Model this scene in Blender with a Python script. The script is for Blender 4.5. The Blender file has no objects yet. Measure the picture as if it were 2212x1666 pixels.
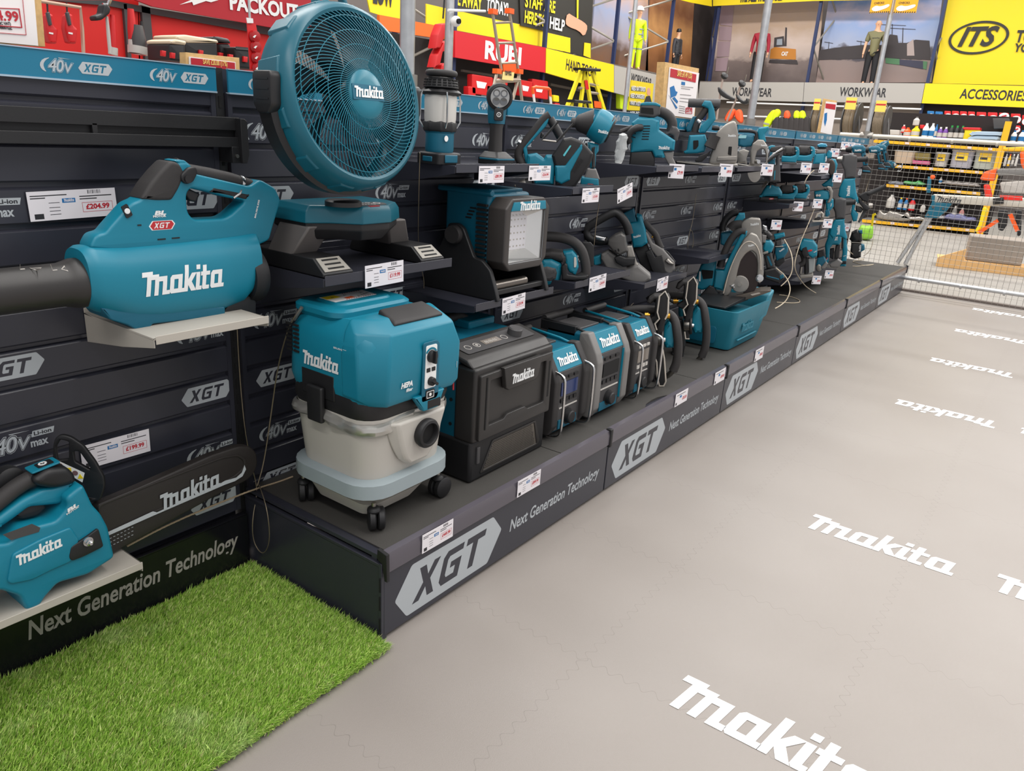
import bpy,bmesh,math,random
from mathutils import Vector,Matrix
random.seed(7)
PI=math.pi
SC=bpy.context.scene
COL=SC.collection
# ---------------------------------------------------------------- camera
CAMP=Vector((-1.27628756,-1.91609967,1.40206232))
CR=Vector((0.59358271,-0.8025009,0.06043075))
CU=Vector((0.22710555,0.23907356,0.94406933))
CF=Vector((0.77206388,0.54665907,-0.32416234))
FPX=1634.5
cam=bpy.data.cameras.new('camera');camo=bpy.data.objects.new('camera',cam);COL.objects.link(camo)
camo.matrix_world=Matrix(((CR.x,CU.x,-CF.x,CAMP.x),(CR.y,CU.y,-CF.y,CAMP.y),(CR.z,CU.z,-CF.z,CAMP.z),(0,0,0,1)))
cam.sensor_width=36;cam.lens=FPX/2212*36;cam.clip_start=0.05;cam.clip_end=100
SC.camera=camo
# ---------------------------------------------------------------- view, world, lights
SC.view_settings.view_transform='Standard';SC.view_settings.look='None'
SC.view_settings.exposure=0.6;SC.view_settings.gamma=1
SC.view_settings.use_curve_mapping=False
world=bpy.data.worlds.new('hall_light');SC.world=world;world.use_nodes=True
wn=world.node_tree.nodes;wl=world.node_tree.links
bg=wn['Background'];bg.inputs[0].default_value=(0.98,0.97,1.0,1);bg.inputs[1].default_value=0.42
def area(loc,sx,sy,power,col=(1,0.97,0.93),rot=(0,0,0)):
    l=bpy.data.lights.new('ceiling_strip_light','AREA');l.shape='RECTANGLE';l.size=sx;l.size_y=sy
    l.energy=power;l.color=col
    o=bpy.data.objects.new('ceiling_strip_light',l);COL.objects.link(o);o.location=loc;o.rotation_euler=rot
    return o
for x in(-2.6,0.4,3.4,6.4):                       # rows of long LED strips hung across the hall
    area((x,-2.6,4.6),0.35,5.0,75)
for x in(1.5,6.5,11.5,16.5):
    area((x,4.0,6.5),0.5,6.5,230)
for x in(11.5,16.5):
    area((x,-3.5,6.5),0.5,6.5,230)
# ---------------------------------------------------------------- rays through the photo's pixels
def ray(px,py):
    return CF*FPX+CR*(px-1106)-CU*(py-833)
def onY(px,py,Y):
    d=ray(px,py);return CAMP+d*((Y-CAMP.y)/d.y)
def onZ(px,py,Z):
    d=ray(px,py);return CAMP+d*((Z-CAMP.z)/d.z)
def onX(px,py,X):
    d=ray(px,py);return CAMP+d*((X-CAMP.x)/d.x)
# ---------------------------------------------------------------- materials
def lin(c):
    return tuple(((v/255)/12.92 if v/255<=0.04045 else((v/255+0.055)/1.055)**2.4)for v in c)+(1,)
MATS={}
def mat(name,rgb,rough=0.5,metal=0.0,bump=0.0,bscale=300,vary=0.0,vscale=6,spec=0.5,emit=None,alpha=1,trans=0):
    if name in MATS:return MATS[name]
    m=bpy.data.materials.new(name);m.use_nodes=True;nt=m.node_tree;b=nt.nodes['Principled BSDF']
    b.inputs['Base Color'].default_value=lin(rgb);b.inputs['Roughness'].default_value=rough
    b.inputs['Metallic'].default_value=metal;b.inputs['Specular IOR Level'].default_value=spec
    if trans:b.inputs['Transmission Weight'].default_value=trans
    if alpha<1:b.inputs['Alpha'].default_value=alpha
    if emit:b.inputs['Emission Color'].default_value=lin(rgb);b.inputs['Emission Strength'].default_value=emit
    if bump or vary:
        tc=nt.nodes.new('ShaderNodeTexCoord')
    if vary:
        n=nt.nodes.new('ShaderNodeTexNoise');n.inputs['Scale'].default_value=vscale;n.inputs['Detail'].default_value=5
        nt.links.new(tc.outputs['Object'],n.inputs['Vector'])
        mx=nt.nodes.new('ShaderNodeMix');mx.data_type='RGBA'
        c=lin(rgb)
        mx.inputs['A'].default_value=tuple(v*(1-vary)for v in c[:3])+(1,)
        mx.inputs['B'].default_value=tuple(min(1,v*(1+vary))for v in c[:3])+(1,)
        nt.links.new(n.outputs['Fac'],mx.inputs['Factor']);nt.links.new(mx.outputs['Result'],b.inputs['Base Color'])
        rr=nt.nodes.new('ShaderNodeMapRange');rr.inputs['To Min'].default_value=max(0.02,rough-0.08);rr.inputs['To Max'].default_value=rough+0.1
        nt.links.new(n.outputs['Fac'],rr.inputs['Value']);nt.links.new(rr.outputs['Result'],b.inputs['Roughness'])
    if bump:
        n2=nt.nodes.new('ShaderNodeTexNoise');n2.inputs['Scale'].default_value=bscale;n2.inputs['Detail'].default_value=2
        nt.links.new(tc.outputs['Object'],n2.inputs['Vector'])
        bp=nt.nodes.new('ShaderNodeBump');bp.inputs['Strength'].default_value=bump;bp.inputs['Distance'].default_value=0.001
        nt.links.new(n2.outputs['Fac'],bp.inputs['Height']);nt.links.new(bp.outputs['Normal'],b.inputs['Normal'])
    MATS[name]=m
    return m
TEAL=mat('teal_plastic',(8,118,142),0.42,bump=0.12,bscale=900,vary=0.06)
TEALD=mat('deep_teal_plastic',(6,92,116),0.45,bump=0.12,bscale=900,vary=0.06)
BLK=mat('black_plastic',(24,24,26),0.5,bump=0.2,bscale=700,vary=0.15)
RUB=mat('soft_black_rubber',(46,44,44),0.62,bump=0.3,bscale=600,vary=0.12)
DGR=mat('charcoal_plastic',(66,65,66),0.5,bump=0.2,bscale=700,vary=0.1)
GRY=mat('mid_grey_plastic',(116,114,112),0.5,bump=0.1,vary=0.08)
LGR=mat('light_grey_plastic',(196,192,186),0.45,vary=0.04)
WHT=mat('white_print',(236,236,234),0.5)
LOGO=mat('silver_white_logo',(226,228,228),0.4)
STICK=mat('pale_grey_vinyl',(176,182,186),0.45)
CHR=mat('chrome',(205,205,205),0.18,1.0)
STL=mat('brushed_steel',(160,156,150),0.35,1.0,vary=0.1)
ALU=mat('cast_aluminium',(150,146,140),0.42,0.75,vary=0.12,vscale=20)
GALV=mat('galvanised_steel',(188,190,192),0.38,0.85,vary=0.16,vscale=25)
BRS=mat('brass',(200,150,60),0.3,1.0)
RED=mat('red_plastic',(206,26,30),0.45,vary=0.05)
REDP=mat('red_print',(186,30,46),0.5)
YEL=mat('yellow_print',(240,212,20),0.55,vary=0.04)
ORG=mat('orange_plastic',(238,92,26),0.45)
BLU=mat('blue_print',(24,110,172),0.5)
PANEL=mat('dark_slate_powdercoat',(50,51,60),0.3,bump=0.06,bscale=1500,vary=0.08,vscale=3)
PANELB=mat('dark_slate_insert',(46,47,52),0.5,bump=0.1,bscale=1200)
SLOT=mat('black_slot',(8,8,9),0.8)
HEAD=mat('teal_header_card',(26,112,142),0.3,vary=0.06,vscale=2)
CLEAR=mat('clear_lens',(235,240,240),0.06,trans=0.9)
CABLE=mat('steel_tether',(140,128,108),0.4,0.6)
DARKT=mat('dark_print',(40,40,44),0.55)
# ---------------------------------------------------------------- mesh building
def smooth_poly(pts,it=2,closed=True):
    for _ in range(it):
        out=[];n=len(pts)
        for i in range(n if closed else n-1):
            a=pts[i];b=pts[(i+1)%n]
            out.append(tuple(a[k]*.75+b[k]*.25 for k in range(len(a))));out.append(tuple(a[k]*.25+b[k]*.75 for k in range(len(a))))
        if not closed:out=[pts[0]]+out+[pts[-1]]
        pts=out
    return pts
def fillet(pts,r,n=3):
    out=[];m=len(pts)
    for i in range(m):
        p=Vector(pts[i]);a=Vector(pts[i-1])-p;b=Vector(pts[(i+1)%m])-p
        la=a.length;lb=b.length
        if la<1e-7 or lb<1e-7:continue
        d=min(r,la*.48,lb*.48);A=p+a/la*d;B=p+b/lb*d
        for k in range(n+1):
            t=k/n;q=A*(1-t)**2+p*2*t*(1-t)+B*t*t;out.append(tuple(q))
    return out
def curve_mesh(polys,depth,bevel=0.0,seg=2):
    c=bpy.data.curves.new('c','CURVE');c.dimensions='2D';c.fill_mode='BOTH' if depth or bevel else 'FRONT'
    if not(depth or bevel):c.fill_mode='FRONT'
    c.extrude=max(0.0,depth/2-bevel);c.bevel_depth=bevel;c.bevel_resolution=seg;c.offset=-bevel
    for p in polys:
        s=c.splines.new('POLY');s.points.add(len(p)-1);s.use_cyclic_u=True
        for i,q in enumerate(p):s.points[i].co=(q[0],q[1],0,1)
    o=bpy.data.objects.new('c',c);me=bpy.data.meshes.new_from_object(o)
    bpy.data.objects.remove(o);bpy.data.curves.remove(c)
    vs=[tuple(v.co)for v in me.vertices];fs=[tuple(f.vertices)for f in me.polygons]
    bpy.data.meshes.remove(me);return vs,fs
TXT={}
def text_mesh(s,bold=0.0,shear=0.0,depth=0.0,space=1.0,width=1.0):
    k=(s,bold,shear,depth,space)
    if k not in TXT:
        c=bpy.data.curves.new('t','FONT');c.body=s;c.offset=bold;c.shear=shear;c.extrude=depth;c.space_character=space
        c.align_x='LEFT';c.resolution_u=3
        o=bpy.data.objects.new('t',c);me=bpy.data.meshes.new_from_object(o)
        bpy.data.objects.remove(o);bpy.data.curves.remove(c)
        vs=[tuple(v.co)for v in me.vertices];fs=[tuple(f.vertices)for f in me.polygons];bpy.data.meshes.remove(me)
        TXT[k]=(vs,fs)
    return TXT[k]
def basis(o,x,y):
    """matrix with local x along x, local y along y (orthogonalised), local z = x cross y"""
    x=Vector(x).normalized();y=Vector(y);y=(y-x*y.dot(x)).normalized();z=x.cross(y)
    m=Matrix.Identity(4)
    for i in range(3):m[i][0]=x[i];m[i][1]=y[i];m[i][2]=z[i];m[i][3]=o[i]
    return m
FRONT=((1,0,0),(0,0,1))      # reads from the aisle: x right, z up, normal -Y
class MB:
    def __init__(s):s.v=[];s.f=[];s.mi=[];s.cur=0
    def mat(s,i):s.cur=i;return s
    def add(s,vs,fs,M=None):
        b=len(s.v)
        if M is not None:vs=[tuple(M@Vector(v))for v in vs]
        s.v+=vs;s.f+=[tuple(i+b for i in f)for f in fs];s.mi+=[s.cur]*len(fs);return s
    def box(s,x0,x1,y0,y1,z0,z1,M=None):
        vs=[(x0,y0,z0),(x1,y0,z0),(x1,y1,z0),(x0,y1,z0),(x0,y0,z1),(x1,y0,z1),(x1,y1,z1),(x0,y1,z1)]
        return s.add(vs,[(0,3,2,1),(4,5,6,7),(0,1,5,4),(1,2,6,5),(2,3,7,6),(3,0,4,7)],M)
    def hexa(s,p,M=None):
        """8 points: bottom loop (4) then top loop (4)"""
        return s.add([tuple(q)for q in p],[(0,3,2,1),(4,5,6,7),(0,1,5,4),(1,2,6,5),(2,3,7,6),(3,0,4,7)],M)
    def loft(s,rings,caps=True,M=None,closed=True):
        n=len(rings[0]);vs=[tuple(p)for r in rings for p in r];fs=[]
        for i in range(len(rings)-1):
            for j in range(n if closed else n-1):
                k=(j+1)%n;fs.append((i*n+j,i*n+k,(i+1)*n+k,(i+1)*n+j))
        if caps and closed:fs.append(tuple(range(n-1,-1,-1)));fs.append(tuple((len(rings)-1)*n+j for j in range(n)))
        return s.add(vs,fs,M)
    def tube(s,pts,r,seg=10,closed=False,caps=True,M=None):
        P=[Vector(p)for p in pts];n=len(P);rs=r if isinstance(r,(list,tuple))else[r]*n;rings=[];nrm=None
        for i in range(n):
            if closed:t=P[(i+1)%n]-P[i-1]
            else:t=P[min(i+1,n-1)]-P[max(i-1,0)]
            if t.length<1e-9:t=Vector((0,0,1))
            t.normalize()
            if nrm is None:
                nrm=t.orthogonal().normalized()
            nrm=(nrm-t*nrm.dot(t))
            if nrm.length<1e-6:nrm=t.orthogonal()
            nrm.normalize();b=t.cross(nrm)
            rings.append([P[i]+(nrm*math.cos(a)+b*math.sin(a))*rs[i]for a in[2*PI*k/seg for k in range(seg)]])
        if closed:rings.append(rings[0]);caps=False
        return s.loft(rings,caps,M)
    def cyl(s,a,b,r0,r1=None,seg=16,M=None):
        return s.tube([a,b],[r0,r0 if r1 is None else r1],seg,M=M)
    def lathe(s,prof,o=(0,0,0),ax=(0,0,1),seg=32,M=None,caps=True,sx=1.0):
        """prof: list of (radius, height along axis)"""
        ax=Vector(ax).normalized();u=ax.orthogonal().normalized();w=ax.cross(u);o=Vector(o)
        rings=[[o+ax*h+(u*math.cos(a)+w*math.sin(a))*max(r,1e-5)for a in[2*PI*k/seg for k in range(seg)]]for r,h in prof]
        return s.loft(rings,caps,M)
    def ball(s,c,r,seg=16,rz=None,M=None):
        if not isinstance(r,(tuple,list)):r=(r,r,r)
        rings=[]
        for i in range(1,seg//2):
            th=PI*i/(seg//2)
            rings.append([(c[0]+r[0]*math.sin(th)*math.cos(a),c[1]+r[1]*math.sin(th)*math.sin(a),c[2]-r[2]*math.cos(th))for a in[2*PI*k/seg for k in range(seg)]])
        return s.loft(rings,True,M)
    def slab(s,polys,M,depth,bevel=0.0,seg=2):
        """2D polygons (first outer, others holes) extruded by depth about the plane of M"""
        if polys and not isinstance(polys[0][0],(tuple,list,Vector)):polys=[polys]
        vs,fs=curve_mesh(polys,depth,bevel,seg);return s.add(vs,fs,M)
    def text(s,t,M,h,bold=0.0,shear=0.0,depth=0.0,center=False,w=None,space=1.0,xs=1.0):
        vs,fs=text_mesh(t,bold,shear,depth,space)
        x0=min(v[0]for v in vs);x1=max(v[0]for v in vs)
        cap=0.69;k=h/cap;kx=k*xs if w is None else w/(x1-x0)
        off=(x0+x1)/2 if center else x0
        return s.add([((v[0]-off)*kx,v[1]*k,v[2])for v in vs],fs,M)
    def build(s,name,mats,parent=None,bevel=0.0,seg=2,sharp=38,subsurf=0,loc=None):
        me=bpy.data.meshes.new(name);me.from_pydata(s.v,[],s.f)
        if not isinstance(mats,(list,tuple)):mats=[mats]
        for m in mats:me.materials.append(m)
        me.polygons.foreach_set('material_index',s.mi);me.polygons.foreach_set('use_smooth',[True]*len(s.f))
        bm=bmesh.new();bm.from_mesh(me);bmesh.ops.remove_doubles(bm,verts=bm.verts,dist=1e-5);bmesh.ops.recalc_face_normals(bm,faces=bm.faces)
        bm.to_mesh(me);bm.free()
        me.set_sharp_from_angle(angle=math.radians(sharp))
        o=bpy.data.objects.new(name,me);COL.objects.link(o)
        if bevel:
            b=o.modifiers.new('bevel','BEVEL');b.width=bevel;b.segments=seg;b.limit_method='ANGLE';b.angle_limit=math.radians(30);b.harden_normals=False
        if subsurf:
            b=o.modifiers.new('sub','SUBSURF');b.levels=subsurf;b.render_levels=subsurf
        if parent is not None:
            o.parent=parent;o.matrix_parent_inverse=parent.matrix_world.inverted()
        return o
    def build_flat(s,name,mats,parent=None):
        """decal: kept as drawn, no welding"""
        me=bpy.data.meshes.new(name);me.from_pydata(s.v,[],s.f)
        if not isinstance(mats,(list,tuple)):mats=[mats]
        for m in mats:me.materials.append(m)
        me.polygons.foreach_set('material_index',s.mi)
        o=bpy.data.objects.new(name,me);COL.objects.link(o)
        if parent is not None:o.parent=parent;o.matrix_parent_inverse=parent.matrix_world.inverted()
        return o
def tag(o,label=None,cat=None,group=None,kind=None):
    if label:o['label']=label
    if cat:o['category']=cat
    if group:o['group']=group
    if kind:o['kind']=kind
    return o
def thing(name,label,cat,loc=(0,0,0),group=None,rz=0.0):
    o=bpy.data.objects.new(name,None);COL.objects.link(o);o.empty_display_size=0.05
    o.location=loc;o.rotation_euler=(0,0,rz)
    o.matrix_world=Matrix.Translation(loc)@Matrix.Rotation(rz,4,'Z')
    return tag(o,label,cat,group)
def P3(M,x,y,z=0):return M@Vector((x,y,z))
def arc(cx,cy,r,a0,a1,n=12,rx=None):
    rx=r if rx is None else rx
    return[(cx+rx*math.cos(math.radians(a0+(a1-a0)*i/n)),cy+r*math.sin(math.radians(a0+(a1-a0)*i/n)))for i in range(n+1)]
# traced outlines: pixels of the photo onto the plane y=Y (returned as x,z pairs)
def ZP(s,ox,oy,pts):return[(ox+a/s,oy+b/s)for a,b in pts]
def TZ(Y,v,pts):return TY(Y,ZP(*v,pts))
def on2(Y,v,a,b):q=onY(v[1]+a/v[0],v[2]+b/v[0],Y);return q
def tline(Y,v,p,q):
    """basis at the middle of a written line whose ends are p, q, and its length"""
    a=on2(Y,v,*p);b=on2(Y,v,*q);return basis((a+b)/2,b-a,(0,0,1)),(b-a).length
def rrect(x0,x1,y0,y1,r,z,n=4):
    o=[]
    for cx,cy,a in((x1-r,y1-r,0),(x0+r,y1-r,90),(x0+r,y0+r,180),(x1-r,y0+r,270)):
        o+=[(cx+r*math.cos(math.radians(a+90*k/n)),cy+r*math.sin(math.radians(a+90*k/n)),z)for k in range(n+1)]
    return o
def TY(Y,pts):return[(q.x,q.z)for q in(onY(a,b,Y)for a,b in pts)]
def planeY(Y):return Matrix(((1,0,0,0),(0,0,-1,Y),(0,1,0,0),(0,0,0,1)))   # (a,b,c)->(a, Y-c, b)
# ---------------------------------------------------------------- the marks
LM=[[(-.4,1.3),(.45,1.3),(.45,1.13),(.95,1.13),(.95,1.0),(1.62,1.0),(1.62,.22),(1.9,.22),(1.9,0),(1.28,0),(1.28,.74),(.97,.74),(.97,0),(.64,0),(.64,.86),(.34,.86),(.34,0),(0,0),(0,1.04),(-.4,1.04)]]
LA=[[(.12,0),(1.22,0),(1.22,.22),(1.02,.22),(1.02,1.0),(.15,1.0),(0,.86),(0,.12)],[(.34,.24),(.68,.24),(.68,.76),(.34,.76)]]
LK=[[(0,0),(.33,0),(.33,.35),(.62,0),(1.07,0),(.62,.52),(1.02,1.0),(.6,1.0),(.33,.66),(.33,1.45),(0,1.45)]]
LI=[[(0,.1),(.1,0),(.52,0),(.52,.22),(.33,.22),(.33,1.0),(0,1.0)],[(0,1.15),(.33,1.15),(.33,1.4),(0,1.4)]]
LT=[[(0,.1),(.1,0),(.62,0),(.62,.22),(.33,.22),(.33,.78),(.65,.78),(.65,1.0),(.33,1.0),(.33,1.35),(0,1.35),(0,1.0),(-.16,1.0),(-.16,.78),(0,.78)]]
def makita_polys():
    out=[];x=0.4
    for L,w in((LM,1.88),(LA,1.2),(LK,1.0),(LI,.56),(LT,.74),(LA,1.22)):
        for p in L:out.append([((x+a+.22*b)*.70,b)for a,b in p])
        x+=w
    W_=max(a for p in out for a,b in p)
    return[[(a/W_,b/W_)for a,b in p]for p in out]
MKP=makita_polys()
MKG=[[MKP[0]],MKP[1:3],[MKP[3]],[MKP[4]],[MKP[5]],[MKP[6]],MKP[7:9]]
MKM={}
def makita(mb,M,width,depth=0.0004,center=True,bevel=0.0):
    k=(round(depth/width,5),bevel)
    if k not in MKM:
        V,Fc=[],[]
        for grp in MKG:
            a_,b_=curve_mesh(grp,depth/width,bevel);o_=len(V);V+=a_;Fc+=[tuple(i+o_ for i in f)for f in b_]
        MKM[k]=(V,Fc)
    vs,fs=MKM[k];o=0.5 if center else 0
    return mb.add([((a-o)*width,(b-(.11 if center else 0))*width,c*width)for a,b,c in vs],fs,M)
def sh(p,x,y0,h,k):return[(x+a*h*1.02+k*(y0+b*h),y0+b*h)for a,b in p]
XX=[(0,0),(.26,0),(.42,.32),(.58,0),(.84,0),(.56,.5),(.84,1),(.58,1),(.42,.68),(.26,1),(0,1),(.28,.5)]
XG=[(.14,0),(.84,0),(.84,.6),(.38,.6),(.38,.42),(.6,.42),(.6,.2),(.28,.2),(.22,.28),(.22,.72),(.28,.8),(.84,.8),(.84,1),(.14,1),(0,.84),(0,.16)]
XT=[(.3,0),(.54,0),(.54,.79),(.86,.79),(.86,1),(0,1),(0,.79),(.3,.79)]
def xgt_polys():
    hexp=fillet([(0,.45),(.3,0),(2.62,0),(3.05,.6),(2.75,1),(.42,1)],.05)
    o=[hexp,sh(XX,.38,.17,.66,.3),sh(XG,1.06,.17,.66,.3),sh(XT,1.72,.17,.66,.3)]
    return[[(a/3.05,b/3.05)for a,b in p]for p in o]
XGP=xgt_polys()
def xgt(mb,M,width,depth=0.0003,fill=True,kx=1.0):
    if fill:vs,fs=curve_mesh(XGP,depth/width,0)
    else:vs,fs=curve_mesh(XGP[1:],depth/width,0)
    return mb.add([((a-.5)*width*kx,(b-.164)*width,c*width)for a,b,c in vs],fs,M)
def forty(mb,M,h,liion=False,idx=(0,1)):
    """swoosh, outlined 40v; idx = (light, dark) material slots"""
    mb.mat(idx[0]);sw=smooth_poly([(-.1*h,-.1*h),(-.5*h,.1*h),(-.62*h,.5*h),(-.3*h,.95*h),(.35*h,1.12*h),(-.1*h,.85*h),(-.32*h,.5*h),(-.25*h,.15*h)],1)
    mb.slab(sw,M,0.0003)
    mb.slab([(.95*h,1.16*h),(2.1*h,1.1*h),(1.0*h,1.1*h)],M,0.0003)
    D=lambda d:M@Matrix.Translation((0,0,d))
    mb.text('40',D(.0003),h,bold=.05,shear=.25,space=.92,w=1.42*h);mb.text('V',D(.0003)@Matrix.Translation((1.36*h,0,0)),h*.78,bold=.05,shear=.25)
    mb.mat(idx[1]);mb.text('40',D(.0005)@Matrix.Translation((.03*h,.0,0)),h*.99,bold=.03,shear=.25,space=.92,w=1.36*h);mb.text('V',D(.0005)@Matrix.Translation((1.39*h,0,0)),h*.77,bold=.03,shear=.25)
    mb.mat(idx[0]);mb.text('40',D(.0007)@Matrix.Translation((.07*h,.02*h,0)),h*.95,bold=.008,shear=.25,space=.92,w=1.28*h);mb.text('V',D(.0007)@Matrix.Translation((1.43*h,.02*h,0)),h*.72,bold=.008,shear=.25)
    if liion:
        mb.slab([(2.15*h,.62*h),(3.4*h,.62*h),(3.5*h,1.0*h),(2.25*h,1.0*h)],M,.0003)
        mb.mat(idx[1]);mb.text('Li-ion',D(.0004)@Matrix.Translation((2.3*h,.7*h,0)),h*.24,bold=.03,w=1.0*h)
        mb.mat(idx[0]);mb.text('max',M@Matrix.Translation((2.05*h,.0,0)),h*.5,bold=.03,w=1.0*h)
def fr(x,y,z):return Matrix(((1,0,0,x),(0,0,-1,y),(0,1,0,z),(0,0,0,1)))   # facing the aisle at x,y,z
def side(x,y,z):return Matrix(((0,0,-1,x),(-1,0,0,y),(0,1,0,z),(0,0,0,1)))   # facing -X, reads along -Y
def top(x,y,z):return Matrix.Translation((x,y,z))
def rot(M,deg,ax='Z'):return M@Matrix.Rotation(math.radians(deg),4,ax)
def logo_part(parent,M,width,m=None,name='logo',depth=0.0006):
    b=MB();makita(b,M,width,depth);return b.build_flat(name,m or LOGO,parent)
def project(o,targets,direction,lift=0.0006):
    """lay a decal onto a curved part: shift each vertex along direction until it meets the surface"""
    from mathutils.bvhtree import BVHTree
    d=Vector(direction).normalized();bm=bmesh.new()
    for t in targets:
        me=t.data.copy();me.transform(t.matrix_world);bm.from_mesh(me);bpy.data.meshes.remove(me)
    tree=BVHTree.FromBMesh(bm);bm.free()
    mw=o.matrix_world;iw=mw.inverted()
    for v in o.data.vertices:
        p=mw@v.co;h=tree.ray_cast(p-d*0.3,d,0.6)
        if h[0]is not None:v.co=iw@(h[0]-d*lift)
LABN=mat('label_card',(232,228,232),0.3)
def price_label(M,price,label,w=.135,h=.058,far=False):
    """small shelf-edge card; M origin at its centre, facing local +z"""
    t=MB();t.mat(0);t.slab([(-w/2,-h/2),(w/2,-h/2),(w/2,h/2),(-w/2,h/2)],M,.0012)
    L=lambda x,y,z=.0008:M@Matrix.Translation((x*w,y*h,z))
    if not far:
        t.mat(1)
        for i in range(9):t.slab([(0,0),(.0011+.0007*(i%3==0),0),(.0011+.0007*(i%3==0),h*.13),(0,h*.13)],L(.17+i*.018,.34),0)
        for yy,ww in((.24,.38),(.15,.2)):t.slab([(0,0),(w*ww,0),(w*ww,h*.035),(0,h*.035)],L(.07,yy),0)
        for yy,ww in((.33,.4),(.25,.16)):t.slab([(0,0),(w*ww,0),(w*ww,h*.035),(0,h*.035)],L(-.47,yy),0)
        for yy in(.08,-.08,-.2,-.32):t.slab([(0,0),(w*.12,0),(w*.12,h*.02),(0,h*.02)],L(-.28,yy),0)
        t.slab([(0,0),(w*.1,0),(w*.1,h*.18),(0,h*.18)],L(-.45,-.44),0)
        t.mat(2);bx=[(0,0),(w*.36,0),(w*.36,h*.34),(0,h*.34)];e=.0009
        t.slab([bx,[(e,e),(w*.36-e,e),(w*.36-e,h*.34-e),(e,h*.34-e)]],L(.09,-.3),0)
        t.text(price,L(.27,-.2),h*.17,bold=.04,center=True,w=w*.28)
        t.mat(3);t.slab([(0,0),(w*.15,0),(w*.15,h*.15),(0,h*.15)],L(-.13,.07),0)
        t.mat(0);makita(t,L(-.055,.145,.0012),w*.12,0)
    else:
        t.mat(2);t.text(price,L(.25,-.2),h*.22,bold=.04,center=True,w=w*.36)
        t.mat(3);t.slab([(0,0),(w*.16,0),(w*.16,h*.18),(0,h*.18)],L(-.16,.05),0)
        t.mat(1);t.slab([(0,0),(w*.1,0),(w*.1,h*.2),(0,h*.2)],L(-.45,-.42),0);t.slab([(0,0),(w*.7,0),(w*.7,h*.05),(0,h*.05)],L(-.4,.3),0)
    o=t.build_flat('price_label',[LABN,DARKT,REDP,BLU])
    return tag(o,label,'price tag','price labels along the tool display')
ZT=0.283;PD=0.621
# ================================================================ the setting
def floor_mat():
    m=bpy.data.materials.new('grey_foam_tiles');m.use_nodes=True;nt=m.node_tree;N=nt.nodes;L=nt.links;b=N['Principled BSDF']
    tc=N.new('ShaderNodeTexCoord');sp=N.new('ShaderNodeSeparateXYZ');L.new(tc.outputs['Object'],sp.inputs[0])
    def M(op,a,b_=None,c=None):
        n=N.new('ShaderNodeMath');n.operation=op
        for i,v in enumerate((a,b_,c)):
            if v is None:continue
            if isinstance(v,(int,float)):n.inputs[i].default_value=v
            else:L.new(v,n.inputs[i])
        return n.outputs[0]
    def seam(u,w,off):
        wob=M('MULTIPLY',M('SINE',M('MULTIPLY',w,2*PI/.05)),.011)
        f=M('FRACT',M('DIVIDE',M('ADD',M('ADD',u,off+62),wob),.62))
        d=M('ABSOLUTE',M('SUBTRACT',f,.5))
        return M('LESS_THAN',d,.0016)
    sx=seam(sp.outputs[0],sp.outputs[1],.0);sy=seam(sp.outputs[1],sp.outputs[0],.17)
    s=M('MAXIMUM',sx,sy)
    n1=N.new('ShaderNodeTexNoise');n1.inputs['Scale'].default_value=9;n1.inputs['Detail'].default_value=3;L.new(tc.outputs['Object'],n1.inputs[0])
    s=M('MULTIPLY',s,M('MULTIPLY',n1.outputs['Fac'],.55))
    n2=N.new('ShaderNodeTexNoise');n2.inputs['Scale'].default_value=.9;n2.inputs['Detail'].default_value=4;L.new(tc.outputs['Object'],n2.inputs[0])
    mx=N.new('ShaderNodeMix');mx.data_type='RGBA';mx.inputs['A'].default_value=lin((126,118,111));mx.inputs['B'].default_value=lin((154,148,143));L.new(n2.outputs['Fac'],mx.inputs['Factor'])
    m2=N.new('ShaderNodeMix');m2.data_type='RGBA';m2.inputs['B'].default_value=lin((70,64,60));L.new(s,m2.inputs['Factor']);L.new(mx.outputs['Result'],m2.inputs['A']);L.new(m2.outputs['Result'],b.inputs['Base Color'])
    n3=N.new('ShaderNodeTexNoise');n3.inputs['Scale'].default_value=420;n3.inputs['Detail'].default_value=1;L.new(tc.outputs['Object'],n3.inputs[0])
    bp=N.new('ShaderNodeBump');bp.inputs['Strength'].default_value=.35;bp.inputs['Distance'].default_value=.0012;L.new(n3.outputs['Fac'],bp.inputs['Height']);L.new(bp.outputs['Normal'],b.inputs['Normal'])
    b.inputs['Roughness'].default_value=.42
    return m
FLOOR=floor_mat()
b=MB();b.box(-2.2,7.62,-4.2,.12,-.03,0);fl=tag(b.build('floor',FLOOR),kind='structure')
CONC=mat('worn_shop_concrete',(150,146,140),.5,bump=.2,bscale=60,vary=.16,vscale=1.2)
b=MB();b.box(7.62,26,-8,12,-.03,-.001);b.box(-2.2,7.62,.12,12,-.03,-.001);tag(b.build('floor',CONC),kind='structure')
b=MB();b.box(7.6,7.66,-4.2,.3,0,.022);tag(b.build('trim_1',mat('grey_edge_strip',(110,100,94),.5)),kind='structure')
FLOGO=mat('white_floor_vinyl',(240,240,238),.45,bump=.2,bscale=400)
b=MB()
for x,y,rev in((.36,-1.60,0),(1.60,-1.60,0),(1.60,-2.24,0),(3.50,-1.58,1),(3.50,-2.21,1),(4.75,-1.575,1),(5.98,-1.575,1),(7.19,-1.575,1)):
    dx=-1 if rev else 1
    makita(b,basis((x,y,.0012),(0,-dx,0),(dx,0,0)),.53,.0006)
b.build_flat('logo',FLOGO,fl)
# store walls far behind the racks
WALL=mat('painted_store_wall',(120,112,108),.8,vary=.05)
b=MB();b.box(22.2,22.4,-9,12,0,7.5);tag(b.build('wall_back',WALL),kind='structure')
b=MB();b.box(-2,22.2,9.2,9.4,0,7.5);tag(b.build('wall_left',WALL),kind='structure')
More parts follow.
